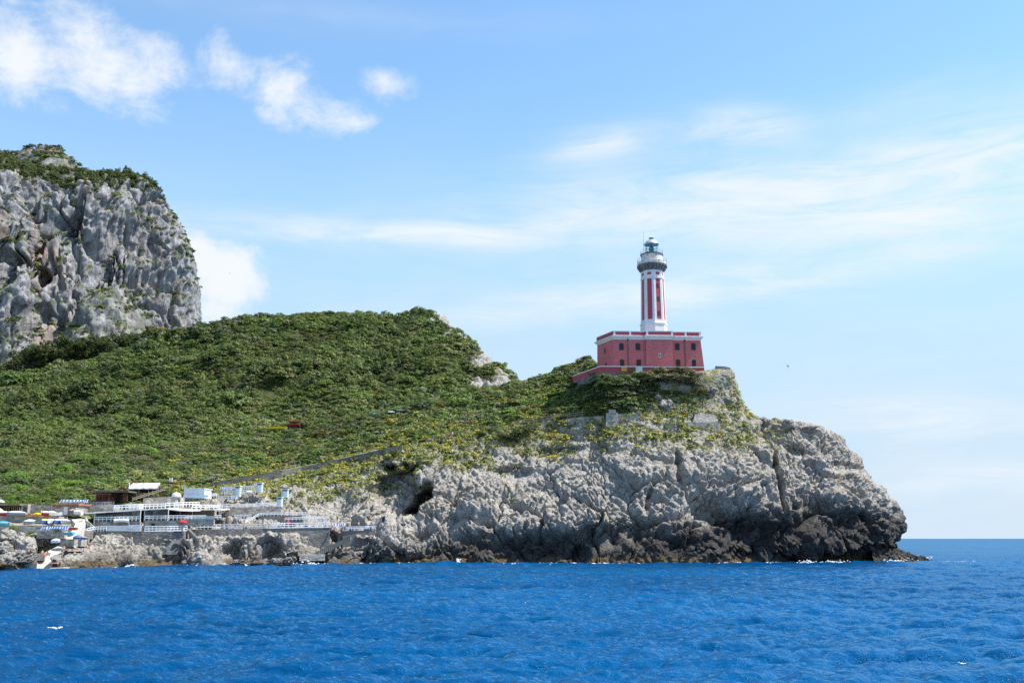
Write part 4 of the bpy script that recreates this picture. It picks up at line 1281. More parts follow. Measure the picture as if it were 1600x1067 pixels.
# scattered scrub: one object per tract, the instanced clumps are its own geometry
PROTO = bpy.data.collections.new('scrub_kinds')
def proto(i, **k):
    o = bpy.data.objects.new('scrub_kind', foliage_mesh('scrub_kind', M['leaf'], 100 + i, **k)); PROTO.objects.link(o); return o
KINDS_S = [proto(0, clumps=30, leaves=26, leaf=.165), proto(1, clumps=26, leaves=28, leaf=.17, height=.95, lean=.6), proto(2, clumps=24, leaves=28, leaf=.16, height=.6, spread=1.15), proto(4, clumps=40, leaves=24, leaf=.15, height=.75), proto(5, clumps=16, leaves=30, leaf=.17, height=.7),
           proto(3, clumps=36, leaves=24, leaf=.155, height=1.15, spread=.85)]
KINDS_T = [proto(10, clumps=40, leaves=18, leaf=.17, height=1.1), proto(11, clumps=36, leaves=18, leaf=.18, height=1.25, spread=.85)]
KINDS_F = [proto(20, clumps=9, leaves=12, leaf=.30, height=.7), proto(21, clumps=7, leaves=12, leaf=.32, height=.5)]


def gn_tree(kinds):
    g = bpy.data.node_groups.new('scatter', 'GeometryNodeTree')
    g.interface.new_socket('Geometry', in_out='INPUT', socket_type='NodeSocketGeometry')
    g.interface.new_socket('Geometry', in_out='OUTPUT', socket_type='NodeSocketGeometry')
    N, L = g.nodes, g.links
    gi, go = N.new('NodeGroupInput'), N.new('NodeGroupOutput')
    pts = N.new('GeometryNodeMeshToPoints'); L.new(gi.outputs[0], pts.inputs['Mesh'])
    g2i = N.new('GeometryNodeGeometryToInstance')
    for o in reversed(kinds):
        oi = N.new('GeometryNodeObjectInfo'); oi.inputs['Object'].default_value = o; oi.inputs['As Instance'].default_value = False
        L.new(oi.outputs['Geometry'], g2i.inputs[0])
    iop = N.new('GeometryNodeInstanceOnPoints')
    L.new(pts.outputs[0], iop.inputs['Points']); L.new(g2i.outputs[0], iop.inputs['Instance'])
    iop.inputs['Pick Instance'].default_value = True
    def na(nm, t):
        n = N.new('GeometryNodeInputNamedAttribute'); n.data_type = t; n.inputs['Name'].default_value = nm
        return n.outputs['Attribute']
    L.new(na('kind_id', 'INT'), iop.inputs['Instance Index'])
    L.new(na('size', 'FLOAT_VECTOR'), iop.inputs['Scale'])
    L.new(na('turn', 'FLOAT_VECTOR'), iop.inputs['Rotation'])
    L.new(iop.outputs[0], go.inputs[0])
    return g


def scatter(name, pts, size, tint, kinds, label=None, kind='stuff', mt=None):
    n = len(pts)
    me = bpy.data.meshes.new(name)
    me.vertices.add(n); me.vertices.foreach_set('co', np.ascontiguousarray(pts, np.float32).ravel())
    a = me.attributes.new('kind_id', 'INT', 'POINT'); a.data.foreach_set('value', RNG.integers(0, len(kinds), n).astype(np.int32))
    a = me.attributes.new('size', 'FLOAT_VECTOR', 'POINT'); a.data.foreach_set('vector', np.ascontiguousarray(size, np.float32).ravel())
    rot = np.stack([RNG.normal(0, .12, n), RNG.normal(0, .12, n), RNG.uniform(0, 6.283, n)], -1)
    a = me.attributes.new('turn', 'FLOAT_VECTOR', 'POINT'); a.data.foreach_set('vector', rot.astype(np.float32).ravel())
    a = me.attributes.new('tint', 'FLOAT_COLOR', 'POINT'); a.data.foreach_set('color', np.concatenate([tint, np.ones((n, 1))], 1).astype(np.float32).ravel())
    o = link(name, me)
    md = o.modifiers.new('scatter', 'NODES'); md.node_group = gn_tree(kinds)
    tag(o, label, None, None, kind)
    return o


def pick(Vg, mask, spacing, n_max=60000):
    """random points on a grid surface, density by area x mask"""
    A, B, C_ = Vg[:-1, :-1], Vg[1:, :-1], Vg[:-1, 1:]
    area = np.linalg.norm(np.cross(B - A, C_ - A), axis=-1)
    wgt = area * mask[:-1, :-1]
    tot = wgt.sum(); n = int(min(n_max, tot / spacing**2))
    c = np.cumsum(wgt.ravel()); idx = np.searchsorted(c, RNG.uniform(0, c[-1], n))
    i, j = np.unravel_index(np.minimum(idx, wgt.size - 1), wgt.shape)
    u, v = RNG.uniform(0, 1, (2, n, 1))
    p = Vg[i, j] * (1 - u) * (1 - v) + Vg[i + 1, j] * u * (1 - v) + Vg[i, j + 1] * (1 - u) * v + Vg[i + 1, j + 1] * u * v
    return p, i, j


LEAF_GAIN = 2.1
GREENS = np.array([(.050, .080, .020), (.066, .098, .024), (.082, .108, .027), (.042, .068, .022), (.090, .105, .034), (.060, .086, .030)])
OLIVE = np.array([(.115, .120, .040), (.095, .095, .050), (.125, .112, .055)])
GREY = np.array([(.105, .105, .085), (.13, .13, .10), (.10, .115, .08)])
RUST = np.array([(.085, .048, .028), (.10, .062, .03), (.08, .055, .04)])
BRIGHT = np.array([(.085, .165, .018), (.11, .19, .02), (.12, .16, .03)])
YELLOW = np.array([(.60, .52, .04), (.50, .50, .07), (.70, .54, .03)])
EUPH = np.array([(.50, .52, .15), (.40, .45, .13), (.60, .58, .19), (.32, .37, .11)])


def tints(p, bias=0.0, rust=.05, grey=.08):
    """neighbouring shrubs share a species: the palette follows patchy noise"""
    n = len(p)
    a = fbm(p / 16.0, 3, 201); b = fbm(p / 9.0, 3, 202)
    c = GREENS[RNG.integers(0, len(GREENS), n)]
    g = np.clip((a + .9) * 3, 0, 5).astype(int)
    c = np.where((RNG.random(n) < .65)[:, None], GREENS[g], c)
    c = np.where(((b > .38 - bias) & (RNG.random(n) < .7))[:, None], OLIVE[RNG.integers(0, 3, n)], c)
    r = RNG.random(n)
    c = np.where((r < grey)[:, None], GREY[RNG.integers(0, 3, n)], c)
    rb = fbm(p / 12.0, 2, 203)
    c = np.where(((r > 1 - rust * (1 + 4 * np.clip(rb, 0, 1))))[:, None], RUST[RNG.integers(0, 3, n)], c)
    c = c * (1 + .55 * np.clip(fbm(p / 34.0, 3, 219), -.7, .8))[:, None]
    return c * RNG.uniform(.72, 1.28, (n, 1)) * LEAF_GAIN * np.array([1.0, 1.07, .95])


def front(Vg, Ng, m):
    """drop what faces away from the sea side altogether"""
    d = (Ng * (np.array([0, 0, H]) - Vg)).sum(-1)
    return m * (d > -12.0)


# maquis over the far hill
GN2 = grid_normals(GV2) * gor
mask = np.clip(1 - 1.6 * hill_rock, .0, 1) * (GVV > .25) * (GVV < 4.35) * (GUU > .8)
mask = front(GV2, GN2, mask)
p, i, j = pick(GV2, mask, 1.75, 46000)
far_ = sstep(300, 520, p[:, 1])
s = RNG.lognormal(0, .36, len(p)) * (1.5 + .65 * far_) * (1 + .25 * np.clip(fbm(p / 25.0, 2, 7), -1, 1))
wood = sstep(.0, .35, fbm(p / 45.0, 2, 207) + .15)
s *= 1 + .35 * wood
p[:, 2] -= .35 * s
t = tints(p, .12, .006, .05) * (1 - .22 * wood[:, None])
glade = sstep(.04, .34, fbm(p / 24.0, 3, 215)) * (1 - wood)                      # paler, grassier openings between the thickets
t = t * (1 - .55 * glade[:, None]) + np.array([.22, .25, .07]) * .55 * glade[:, None]
s = s * (1 - .35 * glade)
t = t * (1 - .20 * far_[:, None]); t = t * (1 - .28 * (1 - far_[:, None])) + np.array([.19, .23, .06]) * .28 * (1 - far_[:, None])
scatter('macchia_scrub', p, np.stack([s * 1.12, s * 1.12, s * (.85 + .3 * wood)], -1), t, KINDS_S, 'green Mediterranean scrub covering the hill behind the cove')

# taller pines massed in the middle of the hill and in its folds
pmask = front(GV2, GN2, np.clip(1 - 3 * hill_rock, 0, 1) * np.maximum.reduce([blob(GV, 460, 580, 560, 170, 42), .8 * blob(GV, 330, 610, 520, 90, 30), .7 * blob(GV, 560, 560, 560, 90, 30), .5 * blob(GV, 120, 600, 600, 120, 30)]) * sstep(-.25, .25, fbm(GV / 18.0, 3, 217)) * (GVV < 3.5))
p, i, j = pick(GV2, pmask, 3.6, 2600)
s = RNG.lognormal(0, .22, len(p)) * 3.3
scatter('hill_pinewood', p, np.stack([s, s, s * 1.05], -1), GREENS[RNG.integers(0, 6, len(p))] * RNG.uniform(.95, 1.7, (len(p), 1)), KINDS_T, 'taller dark green pines massed on the middle of the hill')

# scrub on the near slope between the wall line and the crest
mask = VEGMASK * (.25 + .75 * sstep(7.0, 7.5, HVV + .25 * fbm(HV / 8.0, 2, 230))) * (HVV > 6.8) * (HVV < 9.15) * (1 - sstep(17.6, 19.0, HUU)) * (HUU > .8)
streaks = sstep(-.38, .05, fbm(np.stack([HV[..., 0] / 14 + HV[..., 2] / 9, HV[..., 1] / 40, HV[..., 2] / 30], -1), 4, 208) + .22)
mask = front(HV, HN, mask * (.25 + .75 * streaks))
p, i, j = pick(HV, mask, 1.2, 24000)
s = RNG.lognormal(0, .36, len(p)) * 1.15
p[:, 2] -= .3 * s
scatter('slope_scrub', p, np.stack([s * 1.15, s * 1.15, s * .85], -1), tints(p, .22, .03, .09), KINDS_S, 'low mixed green and russet scrub on the slope up to the lighthouse')

gmask = front(HV, HN, VEGMASK * (HVV > 6.8) * (HVV < 9.0) * (1 - sstep(17.6, 19.0, HUU)) * (HUU > 4) * (1 - streaks))
p, i, j = pick(HV, gmask, .62, 14000)
s = RNG.lognormal(0, .3, len(p)) * .5
scatter('slope_grass', p, np.stack([s * 1.2, s * 1.2, s * .7], -1), EUPH[RNG.integers(0, 4, len(p))] * RNG.uniform(.45, .75, (len(p), 1)), KINDS_F, 'yellow-green grass streaks between the bushes of the slope')

# yellow-green spurge cushions and tufts on the rock under the wall
up = np.clip((HN[..., 2] - .15) * 2.2, 0, 1)
mask = np.clip(SOIL * 1.2, 0, 1) * up * sstep(4.5, 5.8, HVV) * (HVV < 8.4) * (1 - sstep(22.2, 23.4, HUU)) * (HUU > 6.5)
mask = mask * (.3 + .7 * sstep(-.1, .4, fbm(HV / 4.0, 3, 209))) * (1 - .10 * sstep(17.2, 18.6, HUU))
p, i, j = pick(HV, mask, .42, 52000)
s = RNG.lognormal(0, .38, len(p)) * .58
r = RNG.random(len(p)); yb = fbm(p / 5.0, 2, 210)
t = np.where((r < .22 + .5 * np.clip(yb, 0, .8))[:, None], YELLOW[RNG.integers(0, 3, len(p))], EUPH[RNG.integers(0, 4, len(p))])
t = np.where((r > .94)[:, None], GREENS[RNG.integers(0, 6, len(p))] * 1.2, t) * RNG.uniform(.8, 1.15, (len(p), 1))
scatter('spurge_cushions', p, np.stack([s, s, s * .75], -1), t, KINDS_F, 'yellow-green spurge cushions dotted over the upper rocks')

# sparse tufts in ledges of the open rock face
mask = up * sstep(3.2, 4.6, HVV) * (HVV < 7) * (HUU > 8) * (1 - sstep(21, 23, HUU)) * sstep(.05, .4, fbm(HV / 6.0, 3, 211))
p, i, j = pick(HV, mask, 1.1, 5000)
s = RNG.lognormal(0, .3, len(p)) * .34
scatter('rock_tufts', p, np.stack([s, s, s * .7], -1), EUPH[RNG.integers(0, 4, len(p))] * .8, KINDS_F, 'small green tufts in cracks of the grey rock face')

# grassy verge by the terraces on the left
mask = cove * (HVV > 5.2) * (HVV < 7.1) * (HUU > .8)
p, i, j = pick(HV, mask, .9, 9000)
s = RNG.lognormal(0, .3, len(p)) * .62
br_ = np.where((RNG.random(len(p)) < .45)[:, None], BRIGHT[RNG.integers(0, 3, len(p))], tints(p, .1, .02, .05))
scatter('terrace_scrub', p, np.stack([s, s, s * .8], -1), br_, KINDS_S, 'bright green low scrub behind the beach terraces')

# bushes clinging to the mountain wall, pines along its rim
up_m = np.clip((MN2[..., 2] - .12) * 2.0, 0, 1)
mask = up_m * (MVV < 6.3) * (MVV > .4) * (.15 + .85 * sstep(.0, .45, fbm(MV2 / 30.0, 3, 212))) + .012 * (MVV < 6.2)
p, i, j = pick(MV2, mask, 3.4, 5200)
s = RNG.lognormal(0, .35, len(p)) * 1.9
scatter('cliff_scrub', p, np.stack([s, s, s * .8], -1), tints(p, .1, .03, .05) * .85, KINDS_S, 'dark bushes clinging to ledges of the grey mountain wall')
mask = (MVV > 5.95) * (MVV < 7.6) * np.where(MVV < 6.2, .35, 1.0) * (1 - sstep(11.0, 12.0, MUU))
p, i, j = pick(MV2, mask.astype(float), 4.4, 5000)
s = RNG.lognormal(0, .28, len(p)) * 2.3
scatter('rim_pinewood', p, np.stack([s, s, s * 1.15], -1), GREENS[RNG.integers(0, 6, len(p))] * RNG.uniform(.75, 1.25, (len(p), 1)), KINDS_T, 'dark pinewood along the top of the mountain wall')
mask = np.clip((SN2[..., 2] - .1) * 1.6, 0.03, 1) * sstep(-.2, .3, fbm(SV2 / 15.0, 3, 213))
p, i, j = pick(SV2, mask, 2.6, 1800)
s = RNG.lognormal(0, .35, len(p)) * 1.4
tt = np.where((RNG.random(len(p)) < .25)[:, None], YELLOW[RNG.integers(0, 3, len(p))] * .6, tints(p, .2, .08, .05))
scatter('spur_scrub', p, np.stack([s, s, s * .8], -1), tt, KINDS_S, 'olive and yellow bushes on the rocky spur under the mountain wall')
# trees in the gully between hill and mountain
gq = []
for k in range(420):
    px = RNG.uniform(-60, 240); 
    base_ = np.interp(px, [-60, 0, 30, 70, 110, 150, 200, 240], [592, 582, 566, 552, 545, 543, 532, 516])
    q = P(px, base_ + 10 + RNG.uniform(-16, 14) * (1 if px < 200 else .4), RNG.uniform(765, 815)); gq.append(tuple(q))
p = np.array(gq); s = RNG.lognormal(0, .25, len(p)) * 2.9
scatter('gully_wood', p, np.stack([s, s, s], -1), GREENS[RNG.integers(0, 6, len(p))] * .7, KINDS_T, 'dark trees in the gully between green hill and mountain')
mask = np.clip((PN2[..., 2] - .2) * 1.5, 0, 1)
p, i, j = pick(PV2, mask, 7.0, 1500)
s = RNG.lognormal(0, .35, len(p)) * 3.5
scatter('peak_scrub', p, np.stack([s, s, s * .7], -1), tints(p) * .9, KINDS_S, 'thin green scrub on the pale peak behind the mountain wall')

# ---- shrubs one can tell apart
def bark_stem(r):
    mb = MB()
    for k in range(4):
        a = 2 * math.pi * k / 4 + r.uniform(-.4, .4)
        e = (math.cos(a) * .35, math.sin(a) * .35, .5)
        mb.tube((0, 0, -.25), (e[0] * .4, e[1] * .4, .2), .07, .05, 6); mb.tube((e[0] * .4, e[1] * .4, .2), e, .05, .02, 6)
    return mb
_pr = random.Random(5)
BUSH = []
for k, kw in enumerate((dict(clumps=50, leaves=40, leaf=.105), dict(clumps=46, leaves=40, leaf=.105, height=.62, spread=1.1), dict(clumps=56, leaves=36, leaf=.10, height=1.0, lean=.5), dict(clumps=30, leaves=16, leaf=.13, height=.8), dict(clumps=46, leaves=36, leaf=.105, height=.55, spread=1.0, lean=1.0))):
    crown_me = foliage_mesh('crown', M['leaf_own'], 300 + k, **kw)
    sm_ = bark_stem(_pr)
    BUSH.append((crown_me, sm_))
_stem_me = []
for crown_me, sm_ in BUSH:
    o = sm_.build('stem', M['bark']); _stem_me.append(o.data); bpy.data.objects.remove(o)
def shrub(loc, r, kind, col, label, cat='shrub', group=None, name='shrub', zs=.85):
    e = thing(name, label, cat, loc, random.uniform(0, 6.28), group)
    e.scale = (r, r, r * zs)
    c = link('crown', BUSH[kind][0], e); c.color = (*col, 1)
    s = link('stem', _stem_me[kind], e)
    return e
def colr(pal, k=None, f=None):
    c = pal[random.randrange(len(pal))] if k is None else pal[k]
    f = random.uniform(.8, 1.2) if f is None else f
    return tuple(float(x) * f * 1.7 for x in c)
# the dark thicket under the lighthouse terrace and its neighbours: (px, py, radius m, kind, palette, factor, label)
near = [
 (905,612,2.2,1,GREENS,3,.9), (925,604,2.4,1,GREENS,3,.85), (945,602,2.6,0,GREENS,3,.8), (965,598,2.4,0,GREENS,3,.75), (985,600,2.0,0,GREENS,3,.8), (915,626,2.4,1,GREENS,0,.9), (935,622,2.6,1,GREENS,3,.9),
 (955,618,2.6,0,GREENS,3,.8), (972,616,2.3,1,GREENS,3,.85), (988,622,1.5,0,GREENS,1,.9), (900,638,2.0,1,GREENS,1,.9), (922,642,1.7,1,GREENS,2,.8), (880,630,1.9,1,OLIVE,0,.8), (868,640,1.7,1,GREENS,0,.9), (884,650,1.5,1,GREENS,0,.8),
 (946,634,1.6,1,GREENS,1,.9), (968,630,1.4,1,GREENS,2,.9)]
for px, py, r, kd, pal, ki, f in near:
    q = hit(px, py + 4)
    if q: shrub(q - Vector((0, 0, .2)), r * 1.25, kd, colr(pal, ki, f), 'dark blue-green bush in the dense thicket below the red terrace wall', 'bush', 'bushes of the thicket below the terrace', 'bush', .8)
dome_ = [(1010,588,2.0), (1028,583,2.2), (1046,580,2.3), (1064,582,2.2), (1080,588,2.1), (1022,596,2.2), (1042,594,2.4), (1062,596,2.4), (1082,602,2.0), (1094,612,1.5)]
for px, py, r in dome_:
    q = hit(px, py + 5)
    if q: shrub(q + Vector((0, 0, .5)), r * 1.65, 4, colr([(.10, .10, .052), (.088, .082, .05), (.12, .108, .066)]), 'grey-brown wind-cut bush in the mound before the keeper\'s house', 'bush', 'bushes of the grey-brown mound', 'bush', .75)
for px, py, r, f in ((1006,604,1.9,.9), (1022,608,1.9,.8), (1040,612,1.8,1.1), (1058,612,1.7,1.1), (1052,624,1.3,1.2), (1014,616,1.4,.7)):
    q = hit(px, py + 4)
    if q: shrub(q - Vector((0, 0, .2)), r, 0, colr(GREENS, 1, f), 'mid green round bush under the grey-brown mound', 'bush', 'green bushes under the mound', 'bush', .8)
for px, py, r in ((1072,622,1.2), (1084,626,1.3), (1078,634,1.3), (1092,632,1.1), (1072,642,1.0), (1098,622,1.0), (1088,640,.9)):
    q = hit(px, py + 3)
    if q: shrub(q - Vector((0, 0, .2)), r, 1, colr(BRIGHT, 0, .95), 'bright green fleshy cushion plant above the stone bunker', 'bush', 'bright green cushions above the bunker', 'bush', .55)
for px, py, r, lab in ((815,676,2.3,'largest dark green bush below the timber path fence'), (800,684,1.5,'small dark bush left of the largest bush below the path fence'), (830,668,1.7,'dark green bush right of the largest bush below the path fence'), (786,680,1.4,'low dark bush on the rock edge below the path fence'),
                  (752,676,1.2,'small dark bush beside the walkers on the path'), (768,670,1.0,'little round bush on the slope edge between the walkers and the large dark bush'), (618,708,1.6,'dark bush at the upper end of the grey path wall'), (606,714,1.1,'small bush leaning on the grey path wall end')):
    q = hit(px, py + 5)
    if q: shrub(q + Vector((0, 0, .1)), r * 1.35, 0, colr(GREENS, 3, .6), lab, 'bush', None, 'bush', .8)
for k in range(26):
    px, py = random.uniform(12, 78), random.uniform(829, 839)
    q = hit(px, py)
    if q: shrub(q - Vector((0, 0, .1)), random.uniform(.45, .95), 1, colr(BRIGHT if k % 3 else GREENS), 'low green plant on the grassy bank below the terrace wall', 'plant', 'plants on the grassy bank below the terrace wall', 'plant', .6)
for px, py, r, lab in ((20, 824, 1.0, 'round dark green bush against the left terrace wall'), (129, 815, 1.1, 'green bush at the top of the slipway by the bar'), (88, 826, .7, 'small bush between the two groups of loungers')):
    shrub(P(px, py + 4, 266 if px < 100 else 279), r, 0, colr(GREENS, 1), lab, 'bush', None, 'bush')
# individual shrubs on the foot of the hill above the cove and on the near slope
looks = [('dark green rounded shrub', GREENS, 3), ('mid green shrub', GREENS, 1), ('olive green shrub', OLIVE, 0), ('grey leafless-looking shrub', GREY, 0), ('bright green leafy shrub', BRIGHT, 0), ('russet brown shrub', RUST, 0)]
zones = [((-20, 190, 715, 782), (3, 4, 2, 2, 8, 0), 'at the hill foot above the stone boathouses', 120), ((190, 345, 700, 752), (4, 5, 3, 3, 2, 0), 'on the slope above the beach bar', 70), ((345, 640, 660, 725), (4, 5, 4, 2, 2, 1), 'on the slope above the grey path wall', 60)]
for (x0, x1, y0, y1), wts, where, n in zones:
    for k in range(n):
        px, py = random.uniform(x0, x1), random.uniform(y0, y1)
        if x0 == 345 and py > 741 - (px - 345) * .16 - 16: continue
        li = random.choices(range(6), wts)[0]
        if x0 < 0 and li == 4 and not (py > 745 or 90 < px): li = 1
        q = hit(px, py)
        if q is None: continue
        lk = looks[li]
        r = random.uniform(1.3, 2.3) * (1.15 if x0 < 0 else .95)
        shrub(q - Vector((0, 0, .3)), r, 3 if li == 3 else random.randrange(3), colr(lk[1]), lk[0] + ' ' + where, 'shrub', lk[0] + 's ' + where, 'shrub', random.uniform(.75, 1.0))
# ------------------------------------------------------------------ the cove: terraces, bar, boats, bathers
P0 = P
def P(px, py, Y): return P0(px, py, Y + 7 * float(sstep(270.0, 330.0, px)))     # the right-hand decks stand back from the water
def Yw(px, py): return W(px, py).y / KY

def rail(pts, hpx, n, label, name='railing', m=None, rails=2, cat='railing', group=None, w=.14, rw=.12):
    """posts and rails through [(px, py_foot, depth)...]"""
    mb = MB()
    A = [P(a, b, Y) for a, b, Y in pts]
    hm = hpx * mpp(pts[0][2])
    L = [0]
    for a, b in zip(A[:-1], A[1:]): L.append(L[-1] + (b - a).length)
    def at(s):
        for k in range(len(A) - 1):
            if s <= L[k + 1] + 1e-6: return A[k].lerp(A[k + 1], (s - L[k]) / max(1e-6, L[k + 1] - L[k]))
        return A[-1]
    up = Vector((0, 0, hm))
    for k in range(n + 1):
        q = at(L[-1] * k / n); mb.box(q + up * .5, (w, w, hm * 1.02))
    for k in range(len(A) - 1):
        for r in range(rails):
            h = up * (1.0 - .46 * r) ; mb.bar(A[k] + h + Vector((0, -.07, 0)), A[k + 1] + h + Vector((0, -.07, 0)), rw * .6, rw * 1.3)
    return mb.build_world(name, m or M['white_wood'], label, cat, group)

def wbox(px0, px1, py0, py1, Y, depth, mi=0, mb=None):
    """upright box whose front face fills the pixel rectangle at a depth; depth in metres"""
    mb = mb or MB()
    a, b = P(px0, py1, Y), P(px1, py0, Y)
    z0, z1 = P((px0 + px1) / 2, py1, Y).z, P((px0 + px1) / 2, py0, Y).z
    mb.box(((a.x + b.x) / 2, a.y + depth / 2, (z0 + z1) / 2), (abs(b.x - a.x), depth, z1 - z0), 0, mi)
    return mb

# -- retaining walls of the terraces
GS, DS = M['grey_stone'], M['dark_wall']
wall([(58,829.5,841,265.5),(101,829.5,841,266.5)], 3.5, 'retaining_wall', GS, 'short stone wall under the row of blue and white sun loungers', 'wall')
wall([(-40,821,836,270),(12,820.5,836,271),(96,820.5,834,272.5),(113,822,834,273.5)], 4, 'retaining_wall', GS, 'long stone terrace wall with pale coping behind the blue and white sun loungers', 'wall')
wall([(-40,805.6,821,280),(92,806.4,820,281)], 4.5, 'retaining_wall', GS, 'stone terrace wall carrying the row of kayaks and long boats', 'wall')
wall([(40,788.5,806,291),(81,789.2,806,291.5)], 1.0, 'stone_wall', GS, 'plain stone wall between the thatched shed and the stone boathouse', 'wall')
wall([(128,789.6,804,295),(178,788.3,803,296)], 5, 'retaining_wall', GS, 'stone wall under the terrace of dark tables', 'wall')
wall([(178,796.5,800,291),(300,791.5,797,297)], 4, 'retaining_wall', GS, 'stone wall of the upper terrace above the long bar roof', 'wall')
wall([(224,778,793,300),(262,776,792,302),(300,776,791,305)], 4, 'retaining_wall', GS, 'stone wall with buttresses under the white terrace building', 'wall')
wall([(144,829,856,281.5),(222,830,860,283.5)], 4, 'sea_wall', DS, 'dark stone sea wall under the white picnic fence left of the steps', 'wall')
wall([(222,829,862,283.5),(262,829,866,286),(291,829,866,288)], 4, 'sea_wall', DS, 'dark stone sea wall below the red parasol', 'wall')
wall([(300,827,852,291),(420,825.5,856,295),(516,824,862,303)], 4, 'sea_wall', DS, 'long dark sea wall under the white sun deck railing', 'wall')
wall([(536,829,858,306),(586,828,850,309)], 3, 'sea_wall', M['grey_concrete'], 'smooth grey concrete sea wall at the right end of the sun decks', 'wall')
wall([(352,793,806,302),(440,790.5,804,306)], 3, 'retaining_wall', GS, 'grey stone wall behind the middle sun deck', 'wall')
wall([(405,806,818,299),(472,805,817,303)], 3, 'retaining_wall', DS, 'dark stone wall under the upper sun deck railing by the red parasol', 'wall')
wall([(131,828.8,842,276),(146,829,842,277)], 2.0, 'retaining_wall', GS, 'low stone wall beside the slipway below the bar fence', 'wall')
wall([(115,842,854,263.5),(136,843,853,268)], 3.0, 'retaining_wall', GS, 'low stone block wall with two blue boats right of the slipway', 'wall')

# -- slipway and bathing slabs
st = RAMP
rows_t, mb = [], MB()
for py, a, b in st:
    Y = ramp_depth(py)
    l, r = P(a, py, Y), P(b, py, Y)
    rows_t.append([l + Vector((0, 0, -2.5)), l, l.lerp(r, .5) + Vector((0, 0, .03)), r, r + Vector((0, 0, -2.5))])
mb.grid(rows_t)
mb.build_world('slipway', M['ramp'], None, None, None, 'structure')
def slab(pts, th, label, m=None, name='bathing_platform', cat='platform'):
    """flat slab with the given top corners (px, py, depth), all at the first corner's height"""
    q = [P0(*p) for p in pts]; z = q[0].z
    def onz(px, py):
        r = ray(px, py); t = (z - H) / r.z; return Vector((0, 0, H)) + r * t
    poly = [(p.x, p.y) for p in q]
    if sum(poly[i][0] * poly[(i + 1) % 4][1] - poly[(i + 1) % 4][0] * poly[i][1] for i in range(4)) < 0: poly = poly[::-1]
    return MB().prism(poly, z - th, z).build_world(name, m or M['concrete'], label, cat)
slab([(24,879,251),(58,878,251.5),(60,874,258),(28,875,258)], 1.3, 'narrow concrete bathing ledge among the rocks left of the slipway')
slab([(78,887,250),(108,885,254),(110,881.5,262),(84,882,262)], .9, 'concrete bathing ledge at the foot of the slipway')
slab([(106,857,262),(136,857,267),(138,853,276),(108,853,272)], .5, 'pale concrete sun deck right of the slipway')
slab([(53,865,255),(70,865,255.5),(76,858,262),(54,858,261)], 1.2, 'pale concrete sun deck left of the slipway')
slab([(468,866,296),(508,866,299),(506,861,306),(470,861,303)], 1.3, 'concrete landing platform below the sun decks', GS)
slab([(478,880,297),(500,879.5,298),(500,873,304),(480,873,303)], 1.6, 'lower concrete step of the landing platform', GS)
# curved concrete stair from the right deck to the platform
mb = MB()
for k in range(16):
    t = k / 15
    px, py = 545 - 48 * t, 838 + 24 * t ** .9
    q = P0(px, py, 309 - 9 * t); mb.box(q + Vector((0, .4, -.35)), (.75, 1.6, .8))
mb.build_world('stone_stair', M['grey_concrete'], 'curved pale concrete stair climbing from the landing platform to the decks', 'stairs')
mb = MB()
for k in range(12):
    t = k / 11
    q = P(292 + 15 * t, 826 + 15 * t, 288.5 - 2.5 * t); mb.box(q + Vector((0, .5, -.2)), (.5, 1.8, .5))
mb.build_world('stone_stair', M['grey_concrete'], 'pale stair going down the sea wall right of the red parasol', 'stairs')

# -- boulders
def boulder_mesh(seed):
    n, m = 40, 56
    th = np.linspace(0, np.pi, n)[:, None]; ph = np.linspace(0, 2 * np.pi, m)[None, :]
    S = np.stack([np.sin(th) * np.cos(ph), np.sin(th) * np.sin(ph), np.cos(th) * np.ones_like(ph)], -1)
    o = np.array([seed * 7.7, seed * 3.1, 0])
    f1_, f2_, c_, fa_ = facets(S * 1.3 + o, seed); g1_, _, _, fb_ = facets(S * 3.2 + o, seed + 1); h1_, _, _ = worley(S * 7.0 + o, seed + 2)
    d = 1 + fa_ * .42 + (c_ - .5) * .16 + fb_ * .16 + (.45 - g1_) * .12 + (.45 - h1_) * .07 + fbm(S * 4 + o, 3, seed) * .06
    Vb = S * d[..., None]
    Vb[:, -1] = Vb[:, 0]
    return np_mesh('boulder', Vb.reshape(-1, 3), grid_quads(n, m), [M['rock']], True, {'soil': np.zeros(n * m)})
BL = [boulder_mesh(k + 1) for k in range(7)]
rocks = [(33,853,24,28,'large overhanging pale boulder below the grassy bank'), (57,846,24,22,'large rounded grey boulder above the left sun deck'), (76,840,14,14,'pale boulder under the lounger wall'),
         (11,842,26,22,'broad pale boulder on the left edge of the cove'), (6,858,22,20,'pale cracked boulder low on the left edge'), (46,860,16,9,'flat pale boulder beside the left sun deck'), (24,870,26,16,'low dark-footed boulder beside the narrow bathing ledge'),
         (8,878,26,18,'dark wet boulder at the water on the left edge'), (42,873,22,12,'pale boulder behind the narrow bathing ledge'), (22,838,12,8,'small pale rock in the grassy bank'),
         (33,836,10,7,'small round rock right in the grassy bank'), (93,846,10,12,'grey rock between the pale blue boat and the slipway'), 
         (118,800,16,10,'pale rubble rock behind the white dinghy')]
for k, (px, py, w_, h_, lab) in enumerate(rocks):
    Y = {118: 286}.get(px, None)
    q = hit(px, py)
    Y = Y or (q.y / KY - 4 if q else 262)
    c = P0(px, py, Y); s = mpp(Y)
    o = link('boulder', BL[k % 7], None, c); o.rotation_euler = (random.uniform(-.3, .3), random.uniform(-.3, .3), random.uniform(0, 6))
    o.scale = (w_ * s * .56, w_ * s * .5, h_ * s * .58)
    tag(o, lab, 'boulder')
skerry = [(432,879,22,9,'dark skerry at the water under the sun decks'), (400,880,18,6,'ochre rock shelf at the water left of the dark skerry'), (372,879,20,6,'low ochre rock shelf under the long sea wall'), (450,876,14,8,'pointed dark rock beside the landing platform')]
